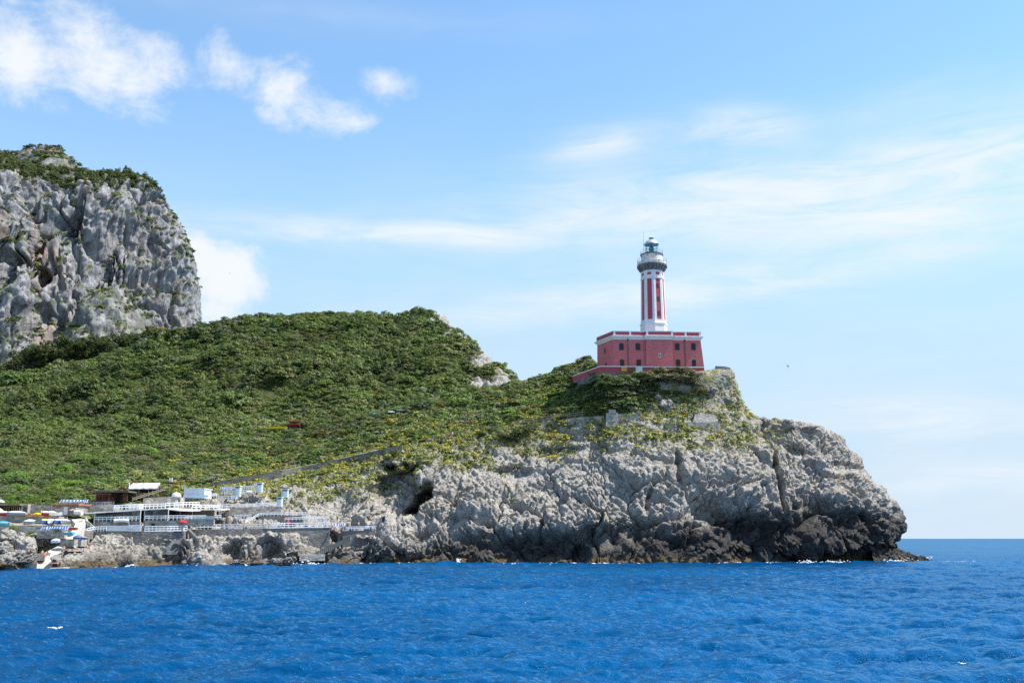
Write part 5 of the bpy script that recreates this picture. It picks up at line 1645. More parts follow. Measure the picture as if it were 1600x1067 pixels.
for k, (px, py, w_, h_, lab) in enumerate(skerry):
    Y = Yw(px, 884); c = P0(px, py, Y); s = mpp(Y)
    o = link('boulder', BL[(k + 3) % 7], None, c); o.scale = (w_ * s * .6, w_ * s * .5, h_ * s * .7); o.rotation_euler = (0, 0, k * 1.7)
    tag(o, lab, 'rock')

# -- thatched shed, stone boathouse
t = thing('boat_shed', 'open timber shed with reed roof left of the plain stone wall', 'shed', P(8, 801, 289))
L0 = t.location
def bx(px0, px1, py0, py1, Y, d, name, m, par):
    return wbox(px0, px1, py0, py1, Y, d).build(name, m, par, par.location)
bx(-40, 31, 786.8, 789.2, 287.4, 6.5, 'roof', M['thatch'], t)
bx(-40, 32, 789.5, 802, 293, .4, 'back_wall', M['wood'], t)
for px in (-30, -12, 6, 18, 24, 30): bx(px - .7, px + .7, 789, 802, 288.4, .2, 'post', M['old_wood'], t)
for px in (10, 14, 21, 27): bx(px - 1.2, px + 1.2, 790.5, 801.5, 290.2, .12, 'reed_screen', M['old_wood'], t)
t = thing('stone_hut', 'dark doorway hut between the thatched shed and the stone wall', 'hut', P(37, 802, 289.5))
bx(31.5, 44, 788.2, 803, 289.6, 4, 'wall', GS, t)
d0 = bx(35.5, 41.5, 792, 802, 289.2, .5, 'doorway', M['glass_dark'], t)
t = thing('boathouse', 'stone boathouse with terracotta eaves, white door and grey shutter', 'boathouse', P(101, 804, 288))
bx(80, 122, 789.3, 806, 288.2, 6, 'wall', GS, t)
mb = wbox(78.5, 123, 786.6, 789.2, 287.4, 7)
for k in range(22):
    q = P(79.5 + k * 2, 788.2, 287.3); mb.tube(q + Vector((0, -.08, 0)), q + Vector((0, .5, .05)), .11, n=8)
mb.build('roof', M['terracotta'], t, t.location)
bx(98.8, 106.2, 791.2, 804, 287.9, .5, 'door', M['white'], t)
sh = bx(107.3, 118, 795.2, 804, 287.95, .45, 'shutter', M['steel'], t)
bx(107.3, 118, 791.6, 794.6, 287.95, .45, 'lintel', M['old_wood'], t)
# -- wooden beach bar, pergola, awning restaurant
t = thing('beach_bar', 'red-brown timber bar with flat grey roof above the table terrace', 'bar', P(174, 783, 310))
bx(147.5, 201, 766.6, 768.8, 309, 6.5, 'roof', M['grey_concrete'], t)
bx(150, 200, 769, 784, 313.5, .4, 'back_wall', M['redwood'], t)
for px in (150, 158, 166, 174, 181, 189, 199): bx(px - .6, px + .6, 769, 784, 310, .18, 'post', M['redwood'], t)
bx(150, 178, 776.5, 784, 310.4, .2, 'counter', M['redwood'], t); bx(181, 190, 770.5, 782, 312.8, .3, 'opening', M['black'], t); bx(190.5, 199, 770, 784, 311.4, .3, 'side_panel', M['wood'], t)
t = thing('pergola', 'low red-brown timber pergola left of the beach bar', 'pergola', P(145, 786, 306))
for px in (131, 140, 150, 160, 170): bx(px - .5, px + .5, 771.5, 787, 306, .15, 'post', M['redwood'], t)
mb = MB()
for k in range(16): mb.bar(P(130 + k * 2.75, 771.6, 305.4), P(130 + k * 2.75, 771.2, 309.5), .12, .14)
mb.bar(P(129, 772.4, 305.8), P(173, 771.6, 306), .14, .2); mb.bar(P(129, 775.2, 306.2), P(173, 774.2, 306.2), .1, .14)
mb.build('beams', M['redwood'], t, t.location)
t = thing('awning_restaurant', 'open restaurant deck under a large white cloth awning', 'restaurant', P(225, 778, 316))
a, b, c, d = P(200.5, 761.6, 315), P(247.5, 761.2, 317), P(250.5, 753.6, 324), P(208.5, 754.4, 322)
def lerp4(u, v): return a.lerp(b, u).lerp(d.lerp(c, u), v)
g1_ = [[lerp4(u / 14, v / 5) + Vector((0, 0, -.13 * math.sin(math.pi * ((u * 2 % 7) / 7)))) for u in range(15)] for v in range(6)]
mb = MB().grid(g1_); mb.grid([[p - Vector((0, 0, .05)) for p in row] for row in g1_]); mb.grid([g1_[0], [p - Vector((0, 0, .28)) for p in g1_[0]]])
mb.build('awning', M['awning'], t, t.location)
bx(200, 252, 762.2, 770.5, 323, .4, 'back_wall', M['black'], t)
for px, Y in ((201.5, 316), (216, 316.3), (232, 316.6), (247, 317), (251, 323)): bx(px - .5, px + .5, 756, 779, Y, .16, 'post', M['old_wood'], t)
bx(200, 234, 770, 778, 315.6, .2, 'balustrade', M['wood'], t)
for k in range(12): bx(201 + k * 2.8, 202 + k * 2.8, 769.6, 778, 315.3, .08, 'baluster', M['old_wood'], t)
bx(250, 270, 752.6, 753.8, 317.5, 5, 'side_roof', M['redwood'], t)
for px in (256, 263, 269): bx(px - .5, px + .5, 753.6, 768, 318.5, .16, 'post', M['redwood'], t)
bx(236, 262, 766.5, 770, 317.8, .3, 'deck', M['wood'], t)
mb = MB(); mb.bar(P(207, 781, 305), P(257, 765, 314), .14, .16); mb.bar(P(207, 778.4, 305), P(257, 762.6, 314), .10, .12)
for k in range(9): 
    u = k / 8; q = P(207 + 50 * u, 781 - 16 * u, 305 + 9 * u); mb.box(q + Vector((0, 0, .2)), (.1, .1, 1.1))
mb.build_world('stair_rail', M['old_wood'], 'sloping timber handrail climbing to the awning restaurant', 'railing')
def flag(px, py_top, py_bot, Y, m, label, w=5):
    t = thing('flag', label, 'flag', P(px, py_bot, Y))
    q0, q1 = P(px, py_bot, Y), P(px, py_top, Y)
    MB().tube(q0, q1, .045, n=6).build('pole', M['old_wood'], t, t.location)
    pts = [[q1 + Vector((k * .75 * w / 5 / 5 + .05, .1 * math.sin(k * 1.3), -.05 - j * .28 - .05 * math.sin(k))) for k in range(6)] for j in range(4)]
    MB().grid(pts).build('cloth', m, t, t.location)
flag(264.5, 746.5, 768, 317, M['white_cloth'], 'small white flag on a pole beside the awning restaurant')
flag(286.5, 758.5, 777, 303, M['turquoise'], 'pale blue pennant at the left corner of the white terrace building', 2)
flag(200.6, 753.5, 770, 315, M['white_cloth'], 'narrow white flag at the left end of the awning', 2)

# -- long bar terrace with the white roof
t = thing('bar_terrace', 'long stone bar terrace with thin white roof and dark windows above the sea wall', 'bar', P(200, 830, 286))
def slope_roof(p, name, par, m=M['white']):
    """thin sheet roof with front edge through the (px, py, depth) points, running 7 m back"""
    F_ = [P(*q) for q in p]; mb = MB()
    Bk = [q + Vector((0, 7.0, .35)) for q in F_]; dn = Vector((0, 0, -.22))
    mb.grid([F_, Bk]); mb.grid([[q + dn for q in Bk], [q + dn for q in F_]]); mb.grid([[q + dn for q in F_], F_])
    mb.poly([F_[0], F_[0] + dn, Bk[0] + dn, Bk[0]]); mb.poly([F_[-1], Bk[-1], Bk[-1] + dn, F_[-1] + dn])
    return mb.build(name, m, par, par.location)
slope_roof([(132.5, 800.8, 284.5), (165, 799, 286), (200, 796.8, 287), (232, 795, 288), (262, 793.6, 289)], 'roof', t)
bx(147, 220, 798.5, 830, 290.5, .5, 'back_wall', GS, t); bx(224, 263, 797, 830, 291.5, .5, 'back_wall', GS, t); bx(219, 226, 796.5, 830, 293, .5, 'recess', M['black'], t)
for a_, b_ in ((151, 162), (164, 177), (179, 192), (194, 206)): bx(a_, b_, 800.5, 807.5, 290.3, .25, 'window', M['glass_dark'], t)
for a_, b_ in ((228, 238), (245, 262)): bx(a_, b_, 798.5, 806, 291.2, .25, 'window', M['glass_dark'], t)
bx(146, 219, 815, 830, 286.6, .8, 'base_wall', GS, t); bx(225, 290, 813.5, 830, 288, .8, 'base_wall', GS, t)
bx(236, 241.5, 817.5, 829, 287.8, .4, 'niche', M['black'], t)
for px, y0, Y in ((134, 801.4, 285), (147, 800.4, 286), (218.6, 796.6, 287.4), (262, 794.6, 289)): bx(px - .75, px + .75, y0, 829 if px > 140 else 816, Y, .2, 'post', M['white_wood'], t)
bx(223.5, 225.5, 797, 829, 288.2, .3, 'pillar', M['white'], t)
rail([(147, 814.6, 286.2), (219, 813.5, 287.2)], 6.6, 11, 'white wooden railing of the left half of the long bar terrace')
rail([(226, 812.6, 288), (290, 811.8, 289.5)], 6.6, 10, 'white wooden railing of the right half of the long bar terrace')
rail([(134, 816, 283), (137, 822, 281), (146, 830, 280.5)], 7, 4, 'curved white stair railing at the left end of the bar terrace')
rail([(136, 832.5, 279), (148, 830, 280.5), (166, 829.2, 281.3)], 7, 7, 'white fence at the top of the slipway')
mb = wbox(166, 219, 820.8, 829.4, 282, .10)
o_ = mb.build_world('board_fence', M['white_wood'], 'solid white boarded fence on the sea wall before the bar', 'fence')
rail([(201, 829.6, 281.8), (220, 829.6, 282.2)], 9, 5, 'short white fence right of the boarded fence', rails=3)
rail([(226, 830, 282.4), (262, 829.6, 285), (292, 829, 287.2)], 7.5, 12, 'white fence on the sea wall under the red parasol', rails=3)
t = thing('small_canopy', 'small white fabric canopy on the terrace before the long bar', 'canopy', P(189, 829, 283.5))
A_ = [[P(177.6 + 24 * u / 8, 813.2 - 1.4 * math.sin(math.pi * u / 8), 283.2 + 2.2 * v) + Vector((0, 0, .25 * math.sin(math.pi * v / 3))) for u in range(9)] for v in range(4)]
mb = MB().grid(A_); mb.grid([A_[0], [p - Vector((0, 0, .42)) for p in A_[0]]]); mb.build('cloth', M['awning'], t, t.location)
for px in (178.2, 201): bx(px - .4, px + .4, 814, 829, 283.4, .1, 'post', M['white_wood'], t)
# right canopy over the dark glazed bar
t = thing('glazed_bar', 'glazed bar under a thin white roof right of the long bar terrace', 'bar', P(305, 820, 292))
slope_roof([(262.5, 794.6, 290), (280, 796.4, 290.6), (300, 797, 291.5), (322, 796.4, 292.4), (346, 795.6, 293.4)], 'roof', t)
bx(264, 345, 797, 812, 297.5, .4, 'back_wall', M['wood'], t)
for k in range(9): bx(269 + k * 8.6, 275 + k * 8.6, 798.5, 811, 297.2, .2, 'window', M['glass_dark'], t)
for px in (281, 300.5, 325.5, 342): bx(px - .55, px + .55, 796.6, 812, 292.6, .16, 'post', M['white_wood'], t)
bx(263, 345, 811.8, 821.5, 293.6, .8, 'base_wall', GS, t)
gl2, gnt2, gb2, _o = new_mat('balustrade_glass'); gb2.inputs['Base Color'].default_value = (.55, .72, .75, 1); gb2.inputs['Roughness'].default_value = .08; gb2.inputs['Alpha'].default_value = .45
gp = wbox(296, 341, 806.2, 811.4, 292.3, .04).build('glass_balustrade', gl2, t, t.location)
rail([(264, 811.8, 291.2), (296, 812, 292), (345, 811.4, 293.2)], 6.4, 14, 'white railing along the glazed bar')
# -- white decks on the right
rail([(300, 827.2, 290.6), (345, 826.8, 292), (420, 825.6, 294.8)], 7.4, 19, 'long white railing on the sea wall below the glazed bar')
rail([(420, 825, 294.8), (470, 824.2, 299), (517, 823.4, 303)], 7.4, 16, 'long white railing on the sea wall by the blue sun loungers', rails=3)
rail([(383, 819, 296), (408, 805.5, 299)], 5, 5, 'white sloping stair rail left of the dark deck wall')
rail([(406, 806.4, 298.6), (440, 805.8, 300.5), (478, 805, 303)], 5.2, 13, 'white railing of the upper sun deck')
rail([(445, 814, 301), (480, 812.6, 303), (514, 811.8, 306)], 5.2, 12, 'white railing on the rocks above the blue sun loungers')
rail([(366, 809.6, 297), (392, 809.2, 298.5)], 4.8, 5, 'short white railing before the rock cave behind the decks')
rail([(540, 828.4, 306), (586, 827.4, 309)], 5.4, 10, 'white railing on the grey concrete sea wall')
rail([(300, 795.4, 296.5), (345, 794.6, 299), (376, 793, 301)], 6.2, 11, 'white railing on the roof of the glazed bar')
rail([(372, 793.6, 301.2), (410, 792.2, 303), (432, 790.6, 305)], 6.0, 11, 'white railing on the grey stone wall behind the middle deck')
rail([(178, 796.6, 290.6), (215, 795.2, 292), (258, 793.8, 294)], 7, 13, 'white railing on the roof of the long bar')
rail([(258, 793, 294.6), (285, 791.8, 296), (311, 791, 297.5)], 7, 9, 'white railing before the buttressed stone wall')
wbox(199, 218, 786.4, 795, 294.5, 2.4).build_world('white_cabinet', M['white'], 'plain white service block behind the roof railing of the long bar', 'cabinet')
rail([(300, 792, 299), (330, 779, 305)], 3.0, 5, 'white sloping stair rail up to the lattice sun decks', rails=1)
for k, (a_, b_, py, Y, n) in enumerate(((344, 372, 766.6, 312, 7), (346, 372, 773.6, 309.5, 6), (343, 370, 781, 307, 6), (374, 400, 765.2, 314, 7), (375, 399, 772, 311.5, 5))):
    rail([(a_, py, Y), (b_, py - .8, Y + .6)], 5.6, n, ('topmost left', 'middle left', 'lowest left', 'topmost right', 'lower right')[k] + ' white railing of the lattice sun decks below the path wall', group='white railings of the stacked lattice decks')
t = thing('terrace_building', 'low white building with dark slit windows on the buttressed stone wall', 'building', P(307, 778, 302))
bx(287, 328.5, 764.4, 778.2, 301.5, 5, 'wall', M['white'], t)
bx(285.6, 328.8, 763.2, 764.6, 301, 6, 'roof', M['pale_blue'], t)
for a_, b_ in ((290, 299), (308.5, 320)): bx(a_, b_, 765.6, 767.6, 301.3, .25, 'window', M['glass_dark'], t)
bx(286, 334, 774, 777.6, 300.7, .1, 'balustrade', M['pale_blue'], t)
rail([(326, 777.2, 301), (338, 777, 302)], 6, 3, 'short white railing right of the white terrace building')
q = P(275.5, 776.4, 299)
MB().lathe([(1.0, 0), (1.0, .2), (.9, .6), (.55, .9), (.1, 1.02)], 16).build_world('dome_tank', M['white'], None, None)
o_ = bpy.data.objects['dome_tank']; o_.location = q; tag(o_, 'small white dome on the stone block before the white terrace building', 'dome')
wbox(266, 284, 776.6, 795, 298.4, 3).build_world('stone_block', GS, 'square stone block carrying the small white dome', 'wall')
bt = thing('door_pair', 'two white changing doors in the stone wall above the bar roof', 'doors', P(270, 790, 297.6))
bx(261.5, 265.5, 782.6, 790.5, 297.8, .2, 'door', M['pale_blue'], bt); bx(273, 278, 780.6, 791, 297.6, .2, 'door', M['white'], bt)
# cabins: tall pale blue changing huts
def cabin(px0, px1, py0, py1, Y, label):
    t = thing('changing_cabin', label, 'cabin', P((px0 + px1) / 2, py1, Y), 0, 'pale blue changing cabins on the rocks')
    bx(px0, px1, py0 + 1, py1, Y, 1.4, 'wall', M['pale_blue'], t)
    mb = wbox(px0 - .5, px1 + .5, py0, py0 + 1.2, Y - .3, 1.8); mb.build('roof', M['white'], t, t.location)
    w = px1 - px0
    bx(px0 + w * .22, px1 - w * .18, py0 + 4.2, py1 - .4, Y - .12, .12, 'door', M['white_wood'], t)
    bx(px0 + w * .15, px1 - w * .12, py0 + 2.0, py0 + 3.4, Y - .12, .12, 'louvre', M['glass_dark'], t)
cabin(366.2, 375, 758.6, 776, 309.8, 'pale blue changing cabin in the middle of the lattice decks')
cabin(400.5, 409, 753.8, 769, 314, 'pale blue changing cabin highest on the rocks beside the lattice decks')
cabin(439.6, 449.4, 763.4, 777.5, 318, 'pale blue changing cabin farthest right on the bare rock')
cabin(432, 440, 776, 791.6, 306.4, 'pale blue changing cabin at the end of the grey stone wall railing')

# -- parasols
def parasol(px, py, Y, m, label, r=1.15, group=None, h=2.1, tilt=0.0):
    t = thing('parasol', label, 'parasol', P(px, py, Y) - Vector((0, 0, h)), 0, group)
    MB().tube((0, 0, 0), (0, 0, h + .25), .03, n=6).build('pole', M['white_wood'], t)
    n = 8; mb = MB()
    ring = [(r * math.cos(2 * math.pi * k / n), r * math.sin(2 * math.pi * k / n), h) for k in range(n)]
    mid = [(r * .55 * math.cos(2 * math.pi * k / n), r * .55 * math.sin(2 * math.pi * k / n), h + .30) for k in range(n)]
    for k in range(n):
        j = (k + 1) % n
        mb.poly([ring[k], ring[j], mid[j], mid[k]]); mb.poly([mid[k], mid[j], (0, 0, h + .48)])
        mb.poly([ring[k], ring[j], (ring[j][0], ring[j][1], h - .16), (ring[k][0], ring[k][1], h - .16)])
    mb.build('canopy', m, t)
    return t
parasol(285.5, 815.5, 287.4, M['red_cloth'], 'red parasol on the terrace at the right end of the long bar', .95)
parasol(450, 817.5, 299.6, M['red_cloth'], 'red parasol among the blue sun loungers on the right deck', .75, h=1.7)
parasol(389, 768.5, 313, M['white_cloth'], 'white parasol between the lattice sun decks', .8)
parasol(-2, 797, 286, M['white_cloth'], 'white parasol in front of the thatched shed', .9)
parasol(1, 783.5, 296, M['white_cloth'], 'white parasol behind the thatched shed roof', .8)

# -- sun loungers
def lounger_proto(label, loc, rotz, cloth, group):
    t = thing('sun_lounger', label, 'sun lounger', loc, rotz, group)
    mb = MB()
    for sx in (-.25, .25):
        mb.bar((sx, -.9, .30), (sx, .35, .30), .05, .05); mb.bar((sx, .35, .30), (sx, .75, .80), .09, .07)
        for y in (-.75, .25): mb.bar((sx, y, 0), (sx, y, .3), .05, .05)
    mb.build('frame', M['white_wood'], t)
    MB().box((0, -.28, .35), (.36, 1.22, .06)).build('seat', cloth, t)
    A_ = MB(); A_.bar((0, .36, .36), (0, .74, .82), .36, .06); A_.build('backrest', cloth, t)
    return t
def lounger_row(pxs, py, Y, cloth, label, group, rot=0.0, dpx=None):
    pr = None
    for k, px in enumerate(pxs):
        loc = P(px, py + (0 if dpx is None else dpx * k), Y); r = rot + random.uniform(-.12, .12)
        if pr is None: pr = lounger_proto(label, loc, r, cloth, group)
        else: copy_thing(pr, loc, r)
lounger_row([64.5, 69, 73.5], 829.2, 266.8, M['blue_cloth'], 'blue and white sun lounger, left three on the low stone wall', 'left three loungers on the low stone wall')
lounger_row([81, 85, 89.5, 94, 98, 102], 829.2, 267, M['blue_cloth'], 'blue and white sun lounger, right six on the low stone wall', 'right six loungers on the low stone wall')
lounger_row([94.5, 100, 105.5, 111, 116.5, 122, 127, 132.5], 786.4, 291.5, M['blue_cloth'], 'blue sun lounger in the row on the boathouse roof', 'blue loungers on the boathouse roof')
lounger_row([437, 441.5], 822, 297.6, M['blue_cloth'], 'blue sun lounger left of the red parasol on the right deck', 'blue loungers beside the right red parasol')
lounger_row([503, 508], 820.5, 303.6, M['blue_cloth'], 'blue sun lounger near the right end of the sun deck railing', 'blue loungers at the right end of the deck railing')
lounger_row([521.5, 526.5, 532, 535], 823.6, 305.5, M['blue_cloth'], 'blue sun lounger on the small deck right of the long railing', 'blue loungers on the small right deck')
lounger_row([572, 576.5, 580.5], 826.8, 309.4, M['blue_cloth'], 'blue sun lounger on the grey concrete wall at the far right deck', 'blue loungers on the grey concrete deck')
lounger_row([459, 463.5, 468], 812, 303.4, M['white_cloth'], 'white sun lounger on the upper right deck', 'white loungers on the upper right deck')
lounger_row([348, 353, 359], 767, 312.5, M['blue_cloth'], 'blue sun lounger behind the top left lattice railing', 'blue loungers on the lattice decks')
lounger_row([362, 366.5], 781.6, 307.4, M['blue_cloth'], 'blue sun lounger low beside the lattice deck cabin', 'blue loungers low by the lattice cabin')
lounger_row([331.5, 335.5], 794.4, 299.4, M['blue_cloth'], 'upright blue sun lounger on the roof terrace of the glazed bar', 'blue loungers on the glazed bar roof')
# -- dark tables and chairs on the bar terrace
def table(loc):
    t = thing('cafe_table', 'dark cafe table with white cloth edge on the terrace below the beach bar', 'table', loc, 0, 'cafe tables on the terrace below the beach bar')
    MB().box((0, 0, .73), (.9, .9, .05)).build('tabletop', M['black'], t)
    MB().box((0, 0, .66), (.8, .8, .08)).build('cloth', M['white_cloth'], t)
    MB().tube((0, 0, 0), (0, 0, .7), .05, n=6).build('leg', M['white_wood'], t)
    return t
def chair(loc, r):
    t = thing('cafe_chair', 'dark blue cafe chair at a table below the beach bar', 'chair', loc, r, 'cafe chairs on the terrace below the beach bar')
    MB().box((0, 0, .45), (.45, .45, .05)).build('seat', M['blue_cloth'], t)
    MB().box((0, .22, .72), (.45, .05, .5)).build('backrest', M['black'], t)
    mb = MB()
    for sx in (-.2, .2):
        for sy in (-.2, .2): mb.bar((sx, sy, 0), (sx, sy, .45), .035, .035)
    mb.build('legs', M['white_wood'], t)
    return t
tp = cp_ = None
for k in range(6):
    loc = P(137 + k * 6.6, 789.2, 297 + (k % 2) * 2)
    tp = table(loc) if tp is None else (copy_thing(tp, loc), tp)[1]
    for sx in (-.75, .75):
        l2 = loc + Vector((sx, .1, 0)); r = -math.pi / 2 if sx > 0 else math.pi / 2
        cp_ = chair(l2, r) if cp_ is None else (copy_thing(cp_, l2, r), cp_)[1]
rail([(132, 789.4, 295.2), (178, 788.2, 296.2)], 4.6, 10, 'thin white railing before the dark cafe tables', m=M['steel'], w=.06, rw=.05)

# -- boats
def boat(label, loc, rotz, Lb, Wb, hull, cover=None, Hb=.62, stripe=None, group=None, name='dinghy'):
    t = thing(name, label, 'boat', loc, rotz, group)
    secs, n = [], 9
    for k in range(13):
        u = k / 12; x = (u - .5) * Lb
        wv = Wb / 2 * (1 - abs(2 * u - .8) ** 3.2 * (.98 if u > .4 else .22)) if u > .4 else Wb / 2 * (1 - .25 * ((.4 - u) / .4) ** 2)
        wv = max(wv, .02); kz = .28 * max(0, (u - .6) / .4) ** 2 * Hb; sh = Hb + .22 * Hb * max(0, (u - .5) / .5) ** 2
        ring = []
        for j in range(n):
            a = math.pi * j / (n - 1)
            ring.append((x, -wv * math.cos(a) * (1 if j in (0, n - 1) else .93), sh - (sh - kz) * math.sin(a) ** .55))
        secs.append(ring)
    mb = MB().grid(secs); mb.poly(secs[0][::-1]); hl = mb.build('hull', hull, t, smooth=True)
    gn = MB()
    for s in (0, n - 1):
        for k in range(12): gn.bar(secs[k][s], secs[k + 1][s], .07, .07)
    gn.build('gunwale', stripe or M['white_hull'], t)
    top = []
    for k in range(13):
        l, r = Vector(secs[k][0]), Vector(secs[k][-1])
        hgt = (.34 if cover else -.28) * math.sin(math.pi * min(1, max(0, (k + .5) / 13)))
        top.append([l.lerp(r, v / 6) + Vector((0, 0, hgt * math.sin(math.pi * v / 6) + .02)) for v in range(7)])
    MB().grid(top).build('cover' if cover else 'deck', cover or M['old_wood'], t, smooth=True)
    if not cover:
        for x in (-.22, .15): MB().box((x * Lb, 0, Hb * .72), (.24, Wb * .86, .05)).build('thwart', M['old_wood'], t)
    return t
def kayak(label, loc, rotz, Lk, m, deck=None, Wk=.62):
    t = thing('kayak', label, 'kayak', loc, rotz)
    secs = []
    for k in range(13):
        u = k / 12; w_ = Wk / 2 * max(.03, math.sin(math.pi * u) ** .7); z_ = .16 * abs(2 * u - 1) ** 3
        secs.append([(((u - .5) * Lk), w_ * math.cos(a), z_ + .2 + .18 * math.sin(a)) for a in [2 * math.pi * j / 10 for j in range(11)]])
    MB().grid(secs).build('hull', m, t, smooth=True)
    MB().lathe([(.30, .33), (.34, .40), (.27, .41), (.24, .36)], 14).build('cockpit_rim', deck or M['black'], t)
    return t
YK = 279.2; zk = lambda px: P(px, 805.8, YK)
boat('long blue-grey boat with white cover on the upper terrace wall', zk(23) + Vector((0, .6, .02)), math.pi, 3.9, 1.2, M['grey_hull'], M['white_cloth'])
boat('red hull peeping in beside the long blue-grey boat', zk(-2) + Vector((0, .9, .02)), 0, 3.2, 1.1, M['red_hull'], M['white_cloth'])
kayak('orange kayak on the upper terrace wall', zk(45) + Vector((0, .4, .02)), 0, 2.9, M['orange_hull'])
boat('yellow pedal boat with upright yellow slide on the upper terrace wall', zk(56) + Vector((0, 1.0, .02)), 0, 1.9, 1.0, M['yellow_cloth'], M['yellow_cloth'], .35, name='pedal_boat')
sl_ = bpy.data.objects['pedal_boat']; MB().box((.55, 0, .62), (.12, .5, .8)).box((.3, 0, .98), (.55, .4, .07)).build('slide', M['yellow_cloth'], sl_)
boat('white dinghy with a red waterline on the upper terrace wall', zk(69) + Vector((0, .5, .02)), math.pi, 1.7, 1.0, M['red_hull'], M['white_cloth'])
boat('larger white dinghy right of the red-lined one on the upper terrace wall', zk(78) + Vector((0, .6, .02)), math.pi, 2.0, 1.1, M['white_hull'], M['white_cloth'])
boat('white dinghy nearest the boathouse on the upper terrace wall', zk(88) + Vector((0, .6, .02)), 0, 1.9, 1.1, M['white_hull'])
boat('white boat on the ramp beside the boathouse shutter', P(120, 804.2, 285), R(165), 2.4, 1.1, M['white_hull'], M['white_cloth'])
ZB = 819.8; YB = 274.5
for px, hull, cov, lab in ((65.5, M['blue_cloth'], M['yellow_cloth'], 'blue boat with yellow cover on the middle terrace'), (75.2, M['white_hull'], M['white_cloth'], 'all-white covered boat right of the yellow-covered one'), (86, M['blue_cloth'], M['white_cloth'], 'blue boat under a white cover on the middle terrace'), (96, M['grey_hull'], M['white_cloth'], 'grey boat with white cover at the right end of the middle terrace')):
    boat(lab, P(px, ZB, YB) + Vector((0, 1.2, .15)), -math.pi / 2 + random.uniform(-.1, .1), 3.2, 1.35, hull, cov, .7)
boat('light grey covered boat lying lengthwise at the left of the middle terrace', P(44, ZB, YB) + Vector((0, .6, .1)), .1, 2.2, 1.1, M['grey_hull'], M['white_cloth'])
boat('turquoise boat on the terrace at the left edge of the cove', P(3, 822, 268.5), .05, 2.7, 1.2, M['turquoise'], M['turquoise'])
boat('red and white boat at the top of the slipway', P(111, 828, 270.5), R(172), 2.4, 1.0, M['red_hull'], None, .5)
boat('turquoise and white boat beside the slipway', P(106.5, 836.2, 263), R(170), 2.2, 1.1, M['turquoise'], None, .55)
boat('pale blue upturned boat above the left sun deck', P(87, 848, 260.5), R(15), 1.6, .95, M['pale_blue'], M['pale_blue'], .45)
boat('dark blue boat on the block wall right of the slipway', P(121, 842.2, 263.2), R(8), 1.5, .8, M['blue_cloth'], M['blue_cloth'], .42)
boat('second blue boat right of the dark blue one on the block wall', P(131, 842.6, 265.6), R(6), 1.3, .7, M['blue_cloth'], None, .38)

# -- people
def skin_mesh(name, joints, bones, rad, mats, levels=1):
    """one continuous body grown over a joint skeleton"""
    me = bpy.data.meshes.new(name); me.from_pydata(joints, bones, []); me.update()
    o = bpy.data.objects.new(name, me); COL.objects.link(o)
    md = o.modifiers.new('skin', 'SKIN'); md.use_smooth_shade = True
    sv = me.skin_vertices[0].data if me.skin_vertices else None
    if sv is None:
        me.attributes.new('skin', 'FLOAT', 'POINT')
    for k, r in enumerate(rad): sv[k].radius = (r, r)
    sv[0].use_root = True
    sb = o.modifiers.new('sub', 'SUBSURF'); sb.levels = levels; sb.render_levels = levels
    dg = bpy.context.evaluated_depsgraph_get()
    m2 = bpy.data.meshes.new_from_object(o.evaluated_get(dg))
    bpy.data.objects.remove(o)
    m2.materials.clear()
    for m in mats: m2.materials.append(m)
    m2.polygons.foreach_set('use_smooth', [True] * len(m2.polygons))
    m2.name = name
    return m2
def body(pose):
    if pose == 'stand':
        J = [(0,0,.95),(0,0,1.15),(0,0,1.38),(0,0,1.50),(0,-.01,1.62),(0,-.02,1.74), (.18,0,1.40),(.23,.0,1.12),(.24,-.08,.88),(.24,-.10,.80), (-.18,0,1.40),(-.23,.02,1.12),(-.24,-.04,.88),(-.24,-.06,.80),
             (.10,0,.88),(.11,-.02,.50),(.11,.02,.09),(.11,-.14,.04), (-.10,0,.88),(-.11,.03,.50),(-.11,.05,.09),(-.11,-.11,.04)]
    elif pose == 'sit':
        J = [(0,.1,.12),(0,.16,.32),(0,.18,.55),(0,.17,.67),(0,.14,.79),(0,.12,.91), (.18,.18,.56),(.24,.1,.32),(.2,-.12,.28),(.17,-.2,.3), (-.18,.18,.56),(-.26,.24,.3),(-.26,.32,.08),(-.26,.3,.03),
             (.10,.02,.12),(.12,-.38,.42),(.12,-.62,.06),(.12,-.75,.04), (-.10,.02,.12),(-.13,-.42,.16),(-.13,-.82,.07),(-.13,-.92,.10)]
    else:
        J = [(0,0,.12),(.2,0,.13),(.43,0,.13),(.55,0,.13),(.67,0,.14),(.79,0,.15), (.45,.18,.11),(.25,.3,.07),(.02,.3,.05),(-.05,.3,.05), (.45,-.18,.11),(.25,-.3,.07),(.45,-.42,.05),(.55,-.4,.05),
             (-.07,.1,.11),(-.45,.12,.14),(-.86,.13,.07),(-.92,.13,.16), (-.07,-.1,.11),(-.45,-.14,.10),(-.86,-.15,.07),(-.92,-.15,.16)]
    B = [(0,1),(1,2),(2,3),(3,4),(4,5),(2,6),(6,7),(7,8),(8,9),(2,10),(10,11),(11,12),(12,13),(0,14),(14,15),(15,16),(16,17),(0,18),(18,19),(19,20),(20,21)]
    Rr = [.13,.12,.14,.055,.095,.075, .055,.045,.035,.04,.055,.045,.035,.04, .085,.062,.04,.035,.085,.062,.04,.035]
    return J, B, Rr
BODY = {}
for pz in ('stand', 'sit', 'lie'):
    J, B_, Rr = body(pz); BODY[pz] = skin_mesh('body', J, B_, Rr, [M['skin']])
def garment(J, idx, r, m):
    jj = [J[i] for i in idx]; bb = [(k, k + 1) for k in range(len(idx) - 1)]
    return skin_mesh('garment', jj, bb, r, [m])
GARM = {}
